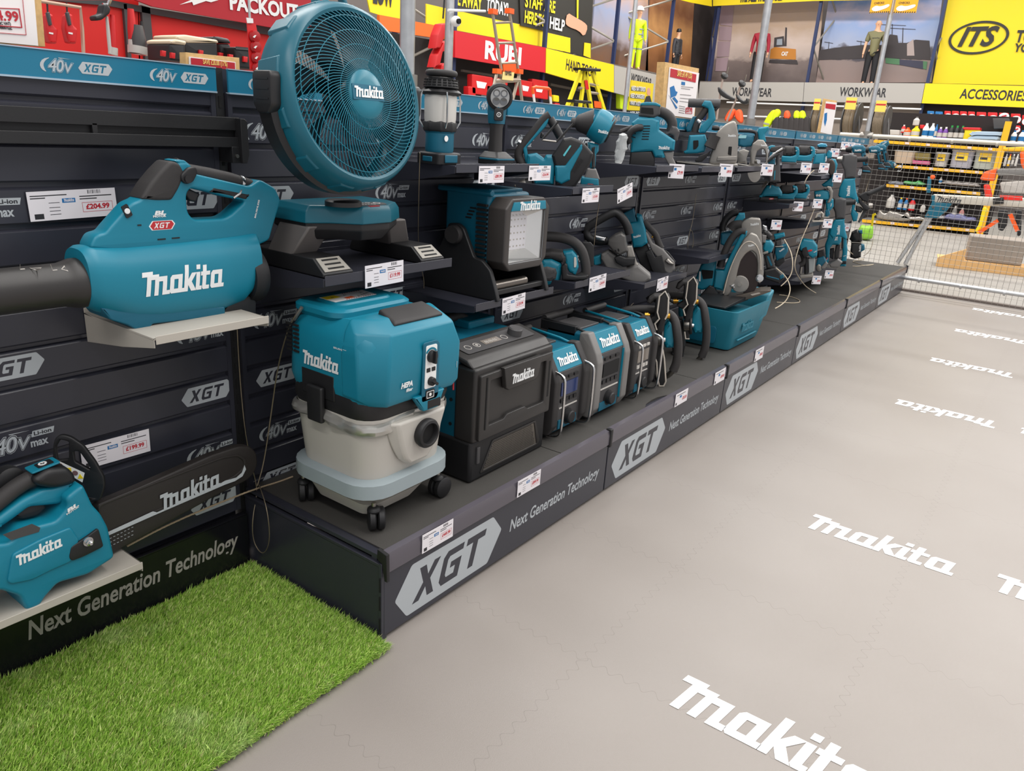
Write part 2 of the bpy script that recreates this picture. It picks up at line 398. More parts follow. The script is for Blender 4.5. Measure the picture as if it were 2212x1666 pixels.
# ================================================================ slatwall display
PITCH=.0925;ZS=[1.394-PITCH*k for k in range(14)]
BAYLAB=['foreground slatwall bay behind the blower and the chainsaw','slatwall bay behind the big fan and the vacuum','slatwall bay behind the flashlight and the radios',
          'slatwall bay behind the green plunge saw and blue-green crate','slatwall bay behind the orbital sanders','slatwall bay behind the upright rotary hammers','last slatwall bay next to the mesh fence']
def slat_profile():
    pts=[]
    z=1.438
    for k,g in enumerate(ZS):
        pts+=[(0.0,z),(0.0,g+.011),(.0035,g+.007),(.013,g+.006),(.013,g-.004),(.004,g-.006),(.0,g-.010)]
        z=g-.010
    zb=.272 if False else .20
    return[p for p in pts if p[1]>zb]+[(0.0,zb)]
def slat_bay(i):
    x0=1.25*i;x1=x0+1.25
    t=thing('slatwall_bay','dark slate metal '+BAYLAB[i+1],'slatwall',(x0,.02,0),'slatwall display bays')
    pr=slat_profile();a,e=(-1.9 if i<0 else x0+.018),x1-.018
    b=MB()
    b.loft([[(a,y,z)for y,z in pr],[(e,y,z)for y,z in pr]],caps=False,closed=False)
    for xx,s in((a,1),(e,-1)):
        if xx>-1.5:b.box(min(xx,xx+s*.014),max(xx,xx+s*.014),-.0015,.03,.2,1.438)
    b.box(a,e,.03,.034,0.02,1.5)
    b.build('slat_panel',PANEL,t)
    b=MB();b.box(x1-.012,x1+.012,.006,.05,0,1.50)
    b.mat(1)
    for k in range(28):b.box(x1-.004,x1+.004,.0045,.007,.05+k*.05,.08+k*.05)
    b.build('upright',[BLK,SLOT],t)
    # header card in its clear holder
    b=MB();b.box(a,e,-.010,-.004,1.4405,1.498);b.mat(1);b.box(a,e,-.0125,.004,1.4365,1.4405);b.box(a,e,-.0125,-.002,1.4975,1.5)
    b.build('header_card',[HEAD,mat('clear_holder_edge',(170,190,205),.2,.3)],t)
    for j in range(5):
        b=MB();xc=x0+{-1:.17,0:.2}.get(i,.24)+.25*j
        if xc+.04>x1:continue
        forty(b,fr(xc-.105,-.0105,1.4545),.026,False);b.build_flat('header_sticker',[STICK,HEAD],t);b=MB();xgt(b,fr(xc,-.0105,1.468),.078);b.build_flat('header_sticker',STICK,t)
    rows=[1.345,1.165,.982,.797,.612,.427,.262]
    colp={0:(.145,'4X44X4X'),1:(.645,'X44X4X4'),2:(1.147,'4X44X4X')}
    for c,(off,s)in colp.items():
        for z,k in zip(rows,s):
            if i<0 and c==1 and z>1.2:continue
            if i<0 and c==0:continue
            if i>3 and z<.5:continue
            b=MB()
            if k=='4':forty(b,fr(x0+off-.058,-.0004,z-.022),.04,True)
            else:xgt(b,fr(x0+off,-.0004,z),.165)
            b.build_flat('slat_sticker',[STICK,PANELB],t)
for i in range(-1,6):slat_bay(i)
# back of the gondola, so that it has depth
# ================================================================ plinth
RAIL=mat('glossy_slate_ticket_rail',(84,80,88),.22,spec=.7)
MATM=mat('ribbed_rubber_mat',(62,60,57),.75,bump=.6,bscale=450,vary=.1,vscale=4)
PLAB=['nearest plinth, under the vacuum and the microwave','plinth under the radios','plinth under the blue-green crate','plinth with loose tethers lying on its top','next to last plinth before the fence','last plinth, touching the mesh fence']
for i in range(6):
    x0=1.25*i;x1=x0+1.25;g=.004
    t=thing('display_plinth','dark slate metal '+PLAB[i],'plinth',(x0,-PD,0),'display plinths along the aisle')
    b=MB();b.box(x0+g,x1-g,-PD,-PD+.02,.012,.222);b.build('front_panel',PANEL,t,.002)
    b=MB();b.box(x0+g,x1-g,-PD-.002,.0,.255,.266);b.box(x0+g,x1-g,-PD+.03,-PD+.05,0,.255)
    b.build('top_panel',PANEL,t)
    b=MB();b.slab([(-PD-.006,.218),(-PD-.006,.258),(-PD-.001,.276),(-PD+.018,.279),(-PD+.018,.268),(-PD+.004,.266),(-PD-.001,.218)],Matrix(((0,0,1,(x0+x1)/2),(1,0,0,0),(0,1,0,0),(0,0,0,1))),1.25-.016)
    b.build('ticket_rail',RAIL,t)
    b=MB();b.box(x1-.009,x1+.009,-PD-.012,-PD+.012,.206,.284)if i<5 else b.box(x1-.018,x1,-PD-.012,-PD+.012,.206,.284)
    b.build('end_clip',BLK,t,.004)
    b=MB();xgt(b,fr(x0+.295,-PD-.0004,.112),.5);b.build_flat('plinth_emblem',STICK,t);b=MB();b.text('Next Generation Technology',fr(x0+.592,-PD-.0006,.098),.043,bold=.02,shear=.2,w=.60)
    b.build_flat('lettering',STICK,t)
    if i==0:
        b=MB();b.box(-.001,.003,-PD+.012,0,0.0,.242);b.box(-.004,.012,-PD+.01,0,.236,.246);b.build('end_panel',PANEL,t,.0015)
        b=MB();b.box(-.006,.016,-PD+.001,-PD+.012,0,.25);b.mat(1)
        for z in(.03,.1,.16):b.box(-.008,-.0055,-PD+.003,-PD+.009,z,z+.045)
        b.build('corner_upright',[PANEL,SLOT],t,.001)
        b=MB();b.slab([(-PD-.016,.284),(-PD+.02,.29),(-PD+.022,.26),(-PD+.002,.25),(-PD-.008,.2),(-PD-.018,.2)],Matrix(((0,0,1,.002),(1,0,0,0),(0,1,0,0),(0,0,0,1))),.012,.002)
        b.build('corner_clip',BLK,t)
SEAMS=[(.03,.93),(.935,2.17),(2.175,3.76),(3.765,4.98),(4.985,6.2),(6.205,7.44)]
MLAB=['under the vacuum','under the radios','under the blue-green crate','where tethers lie loose','in front of the upright hammers','nearest the mesh fence']
for k,(a,e)in enumerate(SEAMS):
    b=MB();n=24
    rings=[]
    for j in range(n+1):
        x=a+(e-a)*j/n;w=.004*math.sin(j*.9+k)+(.018 if(k==1 and j in(14,15,16,17))else 0)
        rings.append([(x,-PD+.024+w,.267),(x,-.012,.267),(x,-.012,.2705),(x,-PD+.024+w,.2705+(.006 if(k==1 and j in(15,16))else 0))])
    b.loft(rings)
    o=b.build('rubber_mat',MATM);tag(o,'dark ribbed rubber mat lying on the plinth top '+MLAB[k],'mat','rubber mats on the plinth')
ZT=.2705
# leaning fascia board at the left
t=thing('fascia_board','long glossy black board lettered Next Generation Technology behind the artificial grass','board',(-.6,-.02,0))
b=MB();b.box(-1.9,-.012,-.024,-.014,0,.187);b.box(-1.9,-.012,-.024,-.004,.184,.19);b.build('board_panel',mat('gloss_black_board',(22,22,26),.16,spec=.6),t,.001)
b=MB();b.text('Next Generation Technology',fr(-.665,-.0245,.088),.052,bold=.02,shear=.22,w=.615);b.build_flat('lettering',mat('warm_grey_vinyl',(158,154,146),.5),t)
# ================================================================ artificial grass
def grass():
    t=thing('artificial_grass_mat','bright green artificial grass mat on the floor beside the plinth end','artificial grass',(-.6,-.3,0))
    b=MB();b.box(-1.3,-.012,-.655,-.028,.001,.007);b.build('backing',mat('green_black_backing',(24,30,16),.9),t)
    import numpy as np
    rng=np.random.default_rng(3);n=190000
    x=rng.uniform(-1.15,-.016,n);y=rng.uniform(-.66,-.034,n)
    ed=int(n*.06);y[:ed]=-.655+rng.normal(0,.006,ed);x[:ed]=rng.uniform(-1.1,-.016,ed)
    h=rng.uniform(.015,.026,n)*(1+.12*np.sin(x*23)*np.cos(y*19));w=rng.uniform(.0008,.0017,n);a=rng.uniform(0,2*PI,n)
    lean=rng.uniform(.1,.75,n)*h;la=rng.normal(-.7,.9,n)
    edge=(y<-.64);lean=np.where(edge,lean*1.5,lean);la=np.where(edge,rng.normal(-1.5,.8,n),la);h=np.where(edge,h*.8,h)
    dx,dy=np.cos(a)*w,np.sin(a)*w;lx,ly=np.cos(la)*lean,np.sin(la)*lean
    V=np.zeros((n,5,3));z0=.006
    V[:,0]=np.stack([x-dx,y-dy,z0+0*x],1);V[:,1]=np.stack([x+dx,y+dy,z0+0*x],1)
    V[:,2]=np.stack([x+dx*.8+lx*.35,y+dy*.8+ly*.35,z0+h*.6],1);V[:,3]=np.stack([x-dx*.8+lx*.35,y-dy*.8+ly*.35,z0+h*.6],1)
    V[:,4]=np.stack([x+lx,y+ly,z0+h],1)
    me=bpy.data.meshes.new('grass_blades');me.vertices.add(n*5);me.vertices.foreach_set('co',V.ravel())
    me.loops.add(n*7);base=(np.arange(n)*5)[:,None];me.loops.foreach_set('vertex_index',(base+np.array([0,1,2,3,3,2,4])).ravel())
    me.polygons.add(n*2);me.polygons.foreach_set('loop_start',((np.arange(n)*7)[:,None]+np.array([0,4])).ravel());me.polygons.foreach_set('loop_total',np.tile([4,3],n))
    me.update();me.validate()
    m=bpy.data.materials.new('grass_fibre');m.use_nodes=True;nt=m.node_tree;N=nt.nodes;L=nt.links;bs=N['Principled BSDF']
    g=N.new('ShaderNodeNewGeometry');cr=N.new('ShaderNodeValToRGB');e=cr.color_ramp
    e.elements[0].position=0;e.elements[0].color=lin((112,160,46));e.elements[1].position=.8;e.elements[1].color=lin((206,232,122))
    q=e.elements.new(.45);q.color=lin((158,202,76));q=e.elements.new(.92);q.color=lin((222,232,160));q=e.elements.new(1.0);q.color=lin((176,160,104))
    L.new(g.outputs['Random Per Island'],cr.inputs[0])
    tc=N.new('ShaderNodeTexCoord');no=N.new('ShaderNodeTexNoise');no.inputs['Scale'].default_value=5;no.inputs['Detail'].default_value=4;L.new(tc.outputs['Object'],no.inputs[0])
    mr=N.new('ShaderNodeMapRange');mr.inputs['From Min'].default_value=.56;mr.inputs['From Max'].default_value=.76;mr.inputs['To Max'].default_value=.5;L.new(no.outputs['Fac'],mr.inputs[0])
    mx=N.new('ShaderNodeMix');mx.data_type='RGBA';mx.inputs['B'].default_value=lin((226,236,186));L.new(mr.outputs[0],mx.inputs['Factor']);L.new(cr.outputs[0],mx.inputs['A']);L.new(mx.outputs['Result'],bs.inputs['Base Color'])
    bs.inputs['Roughness'].default_value=.5;bs.inputs['Subsurface Weight'].default_value=0
    me.materials.append(m);o=bpy.data.objects.new('grass_blades',me);COL.objects.link(o);o.parent=t;o.matrix_parent_inverse=t.matrix_world.inverted();o['kind']='stuff'
grass()
# ================================================================ mesh fence
def fence():
    t=thing('mesh_fence','galvanised wire mesh fence with tube rails at the end of the display','fence',(7.5,-.9,0))
    y0,y1=-3.4,.26
    b=MB();r=.0016
    n=int((y1-y0)/.05)
    for k in range(n+1):y=y1-k*.05;b.cyl((7.5,y,.02),(7.5,y,1.5),r,seg=5)
    for k in range(29):z=.05+k*.05;b.cyl((7.497,y0,z),(7.497,y1,z),r,seg=5)
    b.build('wire_mesh',mat('mesh_wire',(160,156,150),.4,.7),t)
    for z,rr in((1.525,.021),(.155,.021)):
        b=MB();b.cyl((7.5,y0,z),(7.5,y1+.03,z),rr,seg=16)
        for k in range(10):b.cyl((7.5,y1-.25-k*.38,z-.005),(7.5,y1-.27-k*.38,z-.005),rr+.006,seg=12)
        b.build('rail',GALV if z<1 else mat('pale_rail_paint',(206,200,186),.35,.2),t)
    p=onX(1893,285,7.5)
    b=MB();b.cyl((7.5,.035,0),(7.5,.035,3.4),.024);b.build('post',GALV,t)
    b=MB();b.cyl((7.5,.035,1.47),(7.5,.035,1.57),.036);b.cyl((7.5,.09,1.525),(7.5,-.03,1.525),.034);b.build('pipe_clamp',ALU,t)
fence()
# two paper flyers taped to the fence post
for s,lab in((-1,'left of the two orange flyers taped high on the fence post'),(1,'right of the two orange flyers taped high on the fence post')):
    q_=onX(1900 if s<0 else 1954,28,7.47);M=basis(q_+Vector((-.004 if s<0 else 0,0,.1)),(0.15*s,-1,0),(0,0,1));t=MB();t.mat(0);t.slab([(-.1,-.1),(.1,-.1),(.1,.25),(-.1,.25)],M,.002)
    t.mat(1);t.text('FREE WATER',P:=M@Matrix.Translation((-.07,.02,.002)),.018,bold=.02,w=.14);t.text('CHECKS',M@Matrix.Translation((-.07,-.02,.002)),.018,bold=.02)
    for k in range(10):t.slab([(-.1+k*.02,-.1),(-.09+k*.02,-.1),(-.085+k*.02,-.088),(-.095+k*.02,-.088)],M@Matrix.Translation((0,0,.002)),0)
    t.mat(2);t.slab(smooth_poly([(-.09,-.06),(-.05,-.03),(0,-.045),(.08,-.02),(.085,-.05),(0,-.08),(-.06,-.085)],2),M@Matrix.Translation((0,0,.0025)),0)
    tag(t.build_flat('flyer',[mat('orange_yellow_paper',(238,172,30),.6),DARKT,WHT]),lab,'flyer')
# ================================================================ small shelves
def shelf(x0,x1,yb,yf,z,label,m=None,th=.004,lip=.028,name='metal_shelf',group='metal shelves on the slatwall'):
    m=m or PANEL;b=MB();b.box(x0,x1,yf,yb,z-th,z)
    b.box(x0+.004,x1,yf-.002,yf,z-lip*.72,z+lip*.28)
    for x in(x0,x1-.002):b.slab([(yb,z-.075),(yb,z),(yf,z),(yf,z-.022),(yf*.55,z-.05)],Matrix(((0,0,1,x+.001),(1,0,0,0),(0,1,0,0),(0,0,0,1))),.002)
    b.box(x0,x1,yb-.002,yb,z-.05,z+.012)
    return tag(b.build(name,m,bevel=.001),label,'shelf',group)
GSH=mat('warm_grey_metal',(176,170,160),.4,vary=.03)
Z2=(3.568,0,320);Z3=(3.331,0,900);Z4=(2.602,540,0)
# ---------------------------------------------------------------- blower
shelf(-.42,-.115,-.002,-.32,.902,'light grey metal shelf under the leaf blower',GSH,lip=.02)
def blower():
    Y=-.165;t=thing('leaf_blower','blue-green cordless leaf blower with long black nozzle on a light grey shelf','leaf blower',(-.27,Y,.905))
    v=Z2
    # barrel housing: rings along x, fitted to the outline
    secs=[(600,770,1205),(640,748,1235),(700,742,1262),(800,745,1290),(950,742,1315),(1150,725,1318),(1400,700,1290),(1600,680,1262),(1800,655,1180),(1905,640,1060),(1930,632,900)]
    b=MB();rings=[]
    for x,ya,yb_ in secs:
        p=on2(Y,v,x,ya);q=on2(Y,v,x,yb_);zc=(p.z+q.z)/2;rz=(p.z-q.z)/2;ry=min(.066,rz*.92);X=(p.x+q.x)/2
        rings.append([(X,Y+ry*math.copysign(abs(math.cos(a))**.72,math.cos(a)),zc+rz*math.copysign(abs(math.sin(a))**.8,math.sin(a)))for a in[2*PI*k/36 for k in range(36)]])
    b.loft(rings);body=b.build('motor_housing',TEAL,t,sharp=50)
    b=MB();b.slab(fillet(TZ(Y,v,[(690,1200),(1650,1195),(1650,1268),(1085,1328),(1070,1384),(985,1384),(905,1335),(770,1295)]),.006),planeY(Y),.1,.004);b.build('underside_foot',TEALD,t)
    # upper frame with handle opening
    out=fillet(TZ(Y,v,[(640,760),(690,660),(770,640),(800,600),(960,420),(1040,390),(1130,250),(1290,110),(1400,100),(1450,190),(1880,290),(1960,235),(2075,300),(2118,395),(2050,625),(2030,700),(1900,760),(1000,800)]),.01)
    hol=fillet(TZ(Y,v,[(1390,350),(1420,300),(1560,330),(1690,370),(1850,400),(1730,510),(1680,535),(1450,545),(1400,490)]),.012)
    b=MB();b.slab([out,hol],planeY(Y),.056,.007,3);fr_=b.build('handle_frame',TEAL,t)
    b=MB();b.slab(fillet(TZ(Y,v,[(1030,385),(1100,268),(1180,170),(1260,90),(1330,108),(1372,185),(1330,300),(1272,396),(1150,398)]),.008),planeY(Y),.064,.009,3)
    b.build('front_grip',RUB,t)
    b=MB();P=[on2(Y,v,*p)for p in((1340,112),(1450,175),(1600,205),(1760,238),(1925,285))]
    b.tube(P,[.013,.0165,.0175,.017,.0155],16);b.build('hand_grip',RUB,t)
    b=MB();b.slab(fillet(TZ(Y,v,[(1590,290),(1880,345),(1850,395),(1700,360),(1560,330)]),.004),planeY(Y),.058,.006);b.build('grip_underside',BLK,t)
    b=MB();b.slab(fillet(TZ(Y,v,[(1395,312),(1430,305),(1525,350),(1490,415),(1440,400),(1400,350)]),.004),planeY(Y),.026,.005);b.build('trigger',BLK,t)
    b=MB();b.slab(fillet(TZ(Y-.03,v,[(1385,205),(1440,150),(1500,140),(1515,190),(1480,260),(1430,280),(1390,250)]),.006),planeY(Y-.03),.014,.004)
    c=on2(Y-.038,v,1448,240);b.cyl(c,c+Vector((0,-.004,0)),.009,seg=20);b.build('lock_lever',BLK,t)
    b=MB();b.slab(fillet(TZ(Y,v,[(1300,92),(1330,84),(1380,88),(1425,125),(1440,160),(1380,150)]),.003),planeY(Y),.05,.004);b.build('top_cap',TEAL,t)
    # nozzle
    c=(on2(Y,v,690,810).z+on2(Y,v,690,1215).z)/2;r=(on2(Y,v,650,800).z-on2(Y,v,650,1215).z)/2*.93
    x1=on2(Y,v,690,1000).x
    b=MB();b.lathe([(r*.96,0),(r*1.0,-.01),(r*.985,-.05),(r*.93,-.06),(r*.86,-.075),(r*.85,-.42),(r*.78,-.42)],(x1+.012,Y,c-.004),(1,0,0),48);nz=b.build('nozzle',mat('matte_black_nozzle',(44,42,41),.42,vary=.08),t,sharp=50)
    b=MB()
    for xx in(215,445):
        p=on2(Y-r*.86,v,xx,955);b.slab([(-.002,0),(.008,0),(.008,.0012),(0,.0012),(-.012,.018),(-.013,.017)],fr(p.x,Y-r*.87,p.z),0)
        M=fr(p.x+.016,Y-r*.87,p.z-.002);b.slab([[(0,.003),(.011,-.002),(.011,.009)],[(.0025,.0032),(.0095,.0002),(.0095,.0065)]],M,0)
    o=b.build_flat('print_marks',mat('pale_print',(170,165,158),.5),nz);project(o,[nz],(0,1,0))
    # rear intake
    xr=on2(Y,v,1900,900).x;zc=(on2(Y,v,1960,745).z+on2(Y,v,1960,1180).z)/2;rr=(on2(Y,v,1960,745).z-on2(Y,v,1960,1180).z)/2
    b=MB();b.lathe([(rr*.95,-.02),(rr,.002),(rr,.012),(rr*.97,.02),(rr*.8,.024)],(xr,Y,zc),(1,0,0),40);b.build('intake_cover',BLK,t,sharp=50)
    b=MB();b.slab(TZ(Y,v,[(1700,1180),(1850,1120),(1905,1160),(1905,1272),(1870,1278),(1820,1255),(1660,1240)]),planeY(Y),.08,.003);b.build('rear_foot',BLK,t)
    # decals
    a=on2(Y-.066,v,1090,1085);e=on2(Y-.066,v,1712,1008)
    b=MB();M=basis((a+e)/2+Vector((0,-.01,.004)),(1,0,.0),(0,0,1));makita(b,M,(e-a).length*1.03,0)
    b2=MB();o=b.build_flat('logo',LOGO,body)
    # refine so that it bends with the barrel
    bm=bmesh.new();bm.from_mesh(o.data);bmesh.ops.triangulate(bm,faces=bm.faces);bmesh.ops.subdivide_edges(bm,edges=bm.edges,cuts=3,use_grid_fill=False);bm.to_mesh(o.data);bm.free();project(o,[body],(0,1,0),.0012)
    Y2=Y-.0285
    M,w=tline(Y2,v,(1165,600),(1335,590));b=MB();b.mat(0);xgt(b,M,w*1.08,fill=True);b.mat(1)
    hexp=[[(p[0]-.5)*w*1.2,(p[1]-.164)*w*1.2]for p in XGP[0]];b.slab(hexp,M@Matrix.Translation((0,0,-.0004)),.0006)
    b.build_flat('badge',[mat('badge_red',(184,40,46),.4),LOGO],fr_)
    b=MB();b.text('BL',fr(*(on2(Y2,v,1190,515)-Vector((0,.0005,0)))),.0085,bold=.05,shear=.2,w=.029)
    b.text('MOTOR',fr(*(on2(Y2,v,1180,535)-Vector((0,.0005,0)))),.0045,bold=.05,w=.032)
    q=on2(Y2,v,1970,540);b.text('BRUSHLESS',basis(q+Vector((0,-.0006,0)),(.33,0,1),(-1,0,.33)),.0045,bold=.03,w=.048)
    b.mat(1)
    for xx,yy,ww in((1215,710,.02),(1325,700,.02),(1060,600,.009)):
        q=on2(Y2,v,xx,yy);b.box(q.x,q.x+ww,q.y-.0008,q.y,q.z,q.z+.003)
    q=on2(Y2,v,975,485);M=basis(q+Vector((0,-.001,0)),(.9,0,.45),(-.45,0,.9));b.slab(fillet([(-.009,-.014),(.007,-.014),(.009,.014),(-.007,.014)],.003),M,.003)
    b.mat(0);b.lathe([(.0062,0),(.0062,.003),(.005,.0034)],q+Vector((0,-.0015,0)),(0,-1,0),20)
    b.build_flat('markings',[LOGO,BLK],fr_)
    # tether clamp on the grip
    b=MB();q=on2(Y,v,1850,265);b.lathe([(.0185,-.004),(.0195,0),(.0185,.004),(.0175,.004),(.0175,-.004)],q,(1,0,-.15),24)
    b.tube([on2(Y-.02,v,1868,290),on2(Y-.03,v,1850,350),on2(Y-.028,v,1800,385)],.003,8);b.build('hose_clamp',CHR,t)
blower()
# ---------------------------------------------------------------- chainsaw
shelf(-1.35,-.45,-.002,-.215,.292,'long pale grey metal tray under the chainsaw',GSH,lip=.02)
def chainsaw():
    t=thing('chainsaw','blue-green top handle cordless chainsaw with black bar cover on a pale grey tray','chainsaw',(-.72,-.15,.293));v=Z3;Y=-.15
    b=MB();b.slab(fillet(TZ(Y,v,[(-260,880),(0,850),(80,760),(330,700),(415,600),(395,540),(440,500),(520,440),(590,590),(648,650),(700,745),(748,960),(560,1080),(340,1140),(250,1240),(205,1315),(120,1340),(70,1230),(-80,1180),(-260,1300)]),.01),planeY(Y),.11,.009,3)
    body=b.build('motor_housing',TEAL,t)
    b=MB();b.slab(fillet(TZ(Y-.052,v,[(80,985),(280,880),(500,790),(560,880),(520,1000),(500,1040),(360,1100),(220,1170),(70,1200),(45,1180)]),.008),planeY(Y-.052),.016,.004);b.build('side_cover',TEAL,t)
    # arch handle
    b=MB();P=[on2(Y,v,*p)for p in((-330,860),(-150,720),(0,600),(110,510),(230,440),(340,400),(430,400))]
    b.tube(smooth_poly([tuple(p)for p in P],2,False),.019,16);b.build('top_handle',RUB,t)
    b=MB();b.slab(fillet(TZ(Y,v,[(-60,720),(130,580),(280,500),(360,490),(500,430),(480,560),(400,610),(300,620),(180,630),(60,720),(-60,800)]),.008),planeY(Y),.05,.01);b.build('handle_underside',TEAL,t)
    b=MB();b.slab(fillet(TZ(Y,v,[(60,700),(180,610),(290,600),(320,640),(260,700),(140,730)]),.006),planeY(Y),.03,.006);b.build('trigger',BLK,t)
    b=MB();b.slab(fillet(TZ(Y,v,[(190,425),(300,350),(440,335),(500,395),(505,450),(420,480),(330,490),(215,470)]),.012),planeY(Y),.07,.014,3);b.build('handle_front_cap',BLK,t)
    z=on2(Y,v,300,400).z;c=on2(Y,v,310,392)
    b=MB();M=basis(c+Vector((0,-.004,.016)),(1,0,.12),(0,1,0));b.mat(0);b.slab(fillet([(-.032,-.02),(.03,-.02),(.03,.02),(-.032,.02)],.005),M,.004,.001);b.mat(1);b.slab(fillet([(-.014,-.013),(.02,-.013),(.02,.013),(-.014,.013)],.004),M@Matrix.Translation((0,0,.002)),.003)
    b.mat(2);b.slab([arc(0,0,.009,0,350,20),arc(0,0,.005,0,350,16)],M@Matrix.Translation((0,0,.0045)),.001);b.box(-.001,.001,0,.007,.0045,.0055,M);b.build('power_button',[TEAL,BLK,LOGO],t)
    # front hand guard, tilted plate with openings
    G=basis(on2(-.10,v,560,400),(.72,-.69,0),(.0,.0,1));g=lambda pts:[((q-G.translation).dot(Vector((.72,-.69,0))/.9973),(q-G.translation).z)for q in pts]
    def gp(pts):
        n=G.to_3x3().col[2];o=G.translation;res=[]
        for a,c_ in pts:
            d=ray(v[1]+a/v[0],v[2]+c_/v[0]);k=(o-CAMP).dot(n)/d.dot(n);q=CAMP+d*k-o;res.append((q.dot(G.to_3x3().col[0]),q.dot(G.to_3x3().col[1])))
        return res
    b=MB();b.slab([fillet(gp([(385,300),(388,190),(405,145),(445,125),(510,140),(600,200),(690,320),(752,430),(758,500),(725,600),(650,610),(560,480),(420,350)]),.008),fillet(gp([(410,210),(440,160),(500,175),(500,300),(420,310)]),.004),fillet(gp([(535,245),(575,245),(650,350),(655,380),(545,320)]),.004),fillet(gp([(560,480),(620,470),(640,560),(620,600),(590,560)]),.004)],G,.012,.003)
    gd=b.build('hand_guard',BLK,t)
    b=MB();b.mat(0);b.slab(gp([(413,305),(616,398),(600,466),(402,350)]),G@Matrix.Translation((0,0,.0065)),.0006)
    cols=[(1,440,345),(2,460,360),(3,500,378),(1,548,398),(3,585,420)]
    for ci,a,c_ in cols:
        q=gp([(a,c_)])[0];b.mat(ci);r=.0065
        b.slab(arc(q[0],q[1],r,0,340,12)if ci!=3 else[(q[0]-r,q[1]-r),(q[0]+r,q[1]-r),(q[0]+(0 if a>560 else r),q[1]+r),(q[0]-(0 if a>560 else r),q[1]+r)],G@Matrix.Translation((0,0,.0074)),.0006)
    b.build_flat('warning_sticker',[WHT,mat('icon_grey',(120,90,90),.5),BLU,YEL],gd)
    # bar cover
    Yb=-.115;b=MB()
    b.slab(fillet(TZ(Yb,v,[(680,622),(1000,490),(1500,270),(1700,205),(1780,205),(1825,250),(1835,330),(1810,400),(1760,450),(1500,580),(1000,860),(740,1000),(700,980)]),.012),planeY(Yb),.03,.006,3)
    sc=b.build('bar_cover',mat('dark_brown_black_plastic',(38,34,32),.5,bump=.3,vary=.15),t)
    b=MB();b.slab([fillet(TZ(Yb-.016,v,[(700,640),(1100,480),(1600,290),(1720,270),(1775,310),(1770,380),(1700,440),(1640,465),(1590,490),(1100,700),(750,860)]),.012),fillet(TZ(Yb-.016,v,[(712,650),(1100,492),(1600,303),(1710,285),(1755,320),(1750,370),(1690,425),(1640,450),(1590,475),(1100,682),(760,835)]),.012)],planeY(Yb-.016),.003,.001);b.build('raised_rib',sc.data.materials[0],sc)
    b=MB();b.slab(TZ(Yb-.0185,v,[(745,872),(770,835),(1100,683),(1130,690),(1590,480),(1620,462),(1700,440),(1740,405),(1760,350),(1770,380),(1745,430),(1690,465),(1620,490),(1100,715)]),planeY(Yb-.0185),.0006)
    q0=on2(Yb-.019,v,1150,650);q1=on2(Yb-.019,v,1578,462);makita(b,basis((q0+q1)/2+Vector((0,0,.004)),q1-q0,(0,0,1)),(q1-q0).length*1.02,.0008)
    for k in range(3):
        for j in range(7):q=on2(Yb-.0165,v,790+j*26,880+k*28-j*13);b.box(q.x,q.x+.005,q.y,q.y+.0005,q.z,q.z+.0012)
    b.build_flat('logo',STICK,sc)
    # side cover nut and recess
    b=MB();b.slab(fillet(TZ(Y-.056,v,[(505,935),(620,860),(700,800),(738,930),(600,1000),(510,1035),(490,1010)]),.006),planeY(Y-.056),.012,.002);b.build('sprocket_recess',BLK,t)
    q=on2(Y-.062,v,630,897);b=MB();b.lathe([(.0115,0),(.0115,.004),(.0085,.004)],q,(0,-1,0),24);b.lathe([(.0085,.004),(.0085,.012),(.005,.013),(.005,.018),(.004,.019)],q,(0,-1,0),6);b.build('bar_nut',CHR,t)
    b=MB();q0=on2(Y-.0605,v,118,1062);q1=on2(Y-.0605,v,442,915);makita(b,basis((q0+q1)/2+Vector((0,0,.004)),q1-q0,(0,0,1)),(q1-q0).length*1.02,.001)
    b.text('BL',basis(on2(Y-.0556,v,488,695),(1,0,.35),(0,0,1)),.009,bold=.05,shear=.2,w=.028);b.text('MOTOR',basis(on2(Y-.0556,v,482,710),(1,0,.35),(0,0,1)),.004,bold=.04,w=.03)
    b.mat(1);b.slab(TZ(Y-.0558,v,[(20,850),(230,772),(290,800),(280,830),(80,890)]),planeY(Y-.0558),.0006)
    b.build_flat('logo',[LOGO,DGR],body)
    q=on2(Y-.06,v,595,1070);b=MB();b.slab(fillet(TZ(Y-.03,v,[(550,1080),(600,1052),(648,1048),(640,1068),(600,1090),(560,1098)]),.004),planeY(Y-.03),.01,.002);b.build('chain_catcher',CHR,t)
    b=MB();q=on2(-.1,v,70,450);b.lathe([(.028,0),(.03,.01),(.03,.03),(.022,.036)],q+Vector((0,.02,0)),(0,-1,0),24);b.build('oil_cap',BLK,t)
chainsaw()
# ---------------------------------------------------------------- black rail across the upper left slats
def guide_rail():
    t=thing('hanging_bracket_rail','black steel bracket rail mounted across the slats above the leaf blower','rail',(-.5,-.03,1.33));Y=-.045
    b=MB();b.box(-1.6,.02,Y,-.002,1.372,1.378);b.box(-1.6,.02,Y-.002,Y,1.345,1.378);b.box(-1.6,.02,Y-.012,Y,1.302,1.328);b.box(-1.6,.02,Y+.01,Y+.012,1.325,1.35)
    for x in(-.37,.012):b.box(x,x+.012,Y-.002,Y+.012,1.325,1.35)
    b.build('rail_bar',BLK,t,.001)
    b=MB();b.box(-.015,.02,Y-.014,.0,1.262,1.304);b.slab([(0.02,1.376),(.028,1.37),(.03,1.285),(.022,1.262),(.008,1.262),(.008,1.376)],planeY(Y-.01),.03);b.build('end_bracket',BLK,t,.001)
    b=MB();b.cyl((-.002,Y-.018,1.28),(-.002,Y-.012,1.28),.005,seg=12);b.build('bolt',STL,t)
guide_rail()
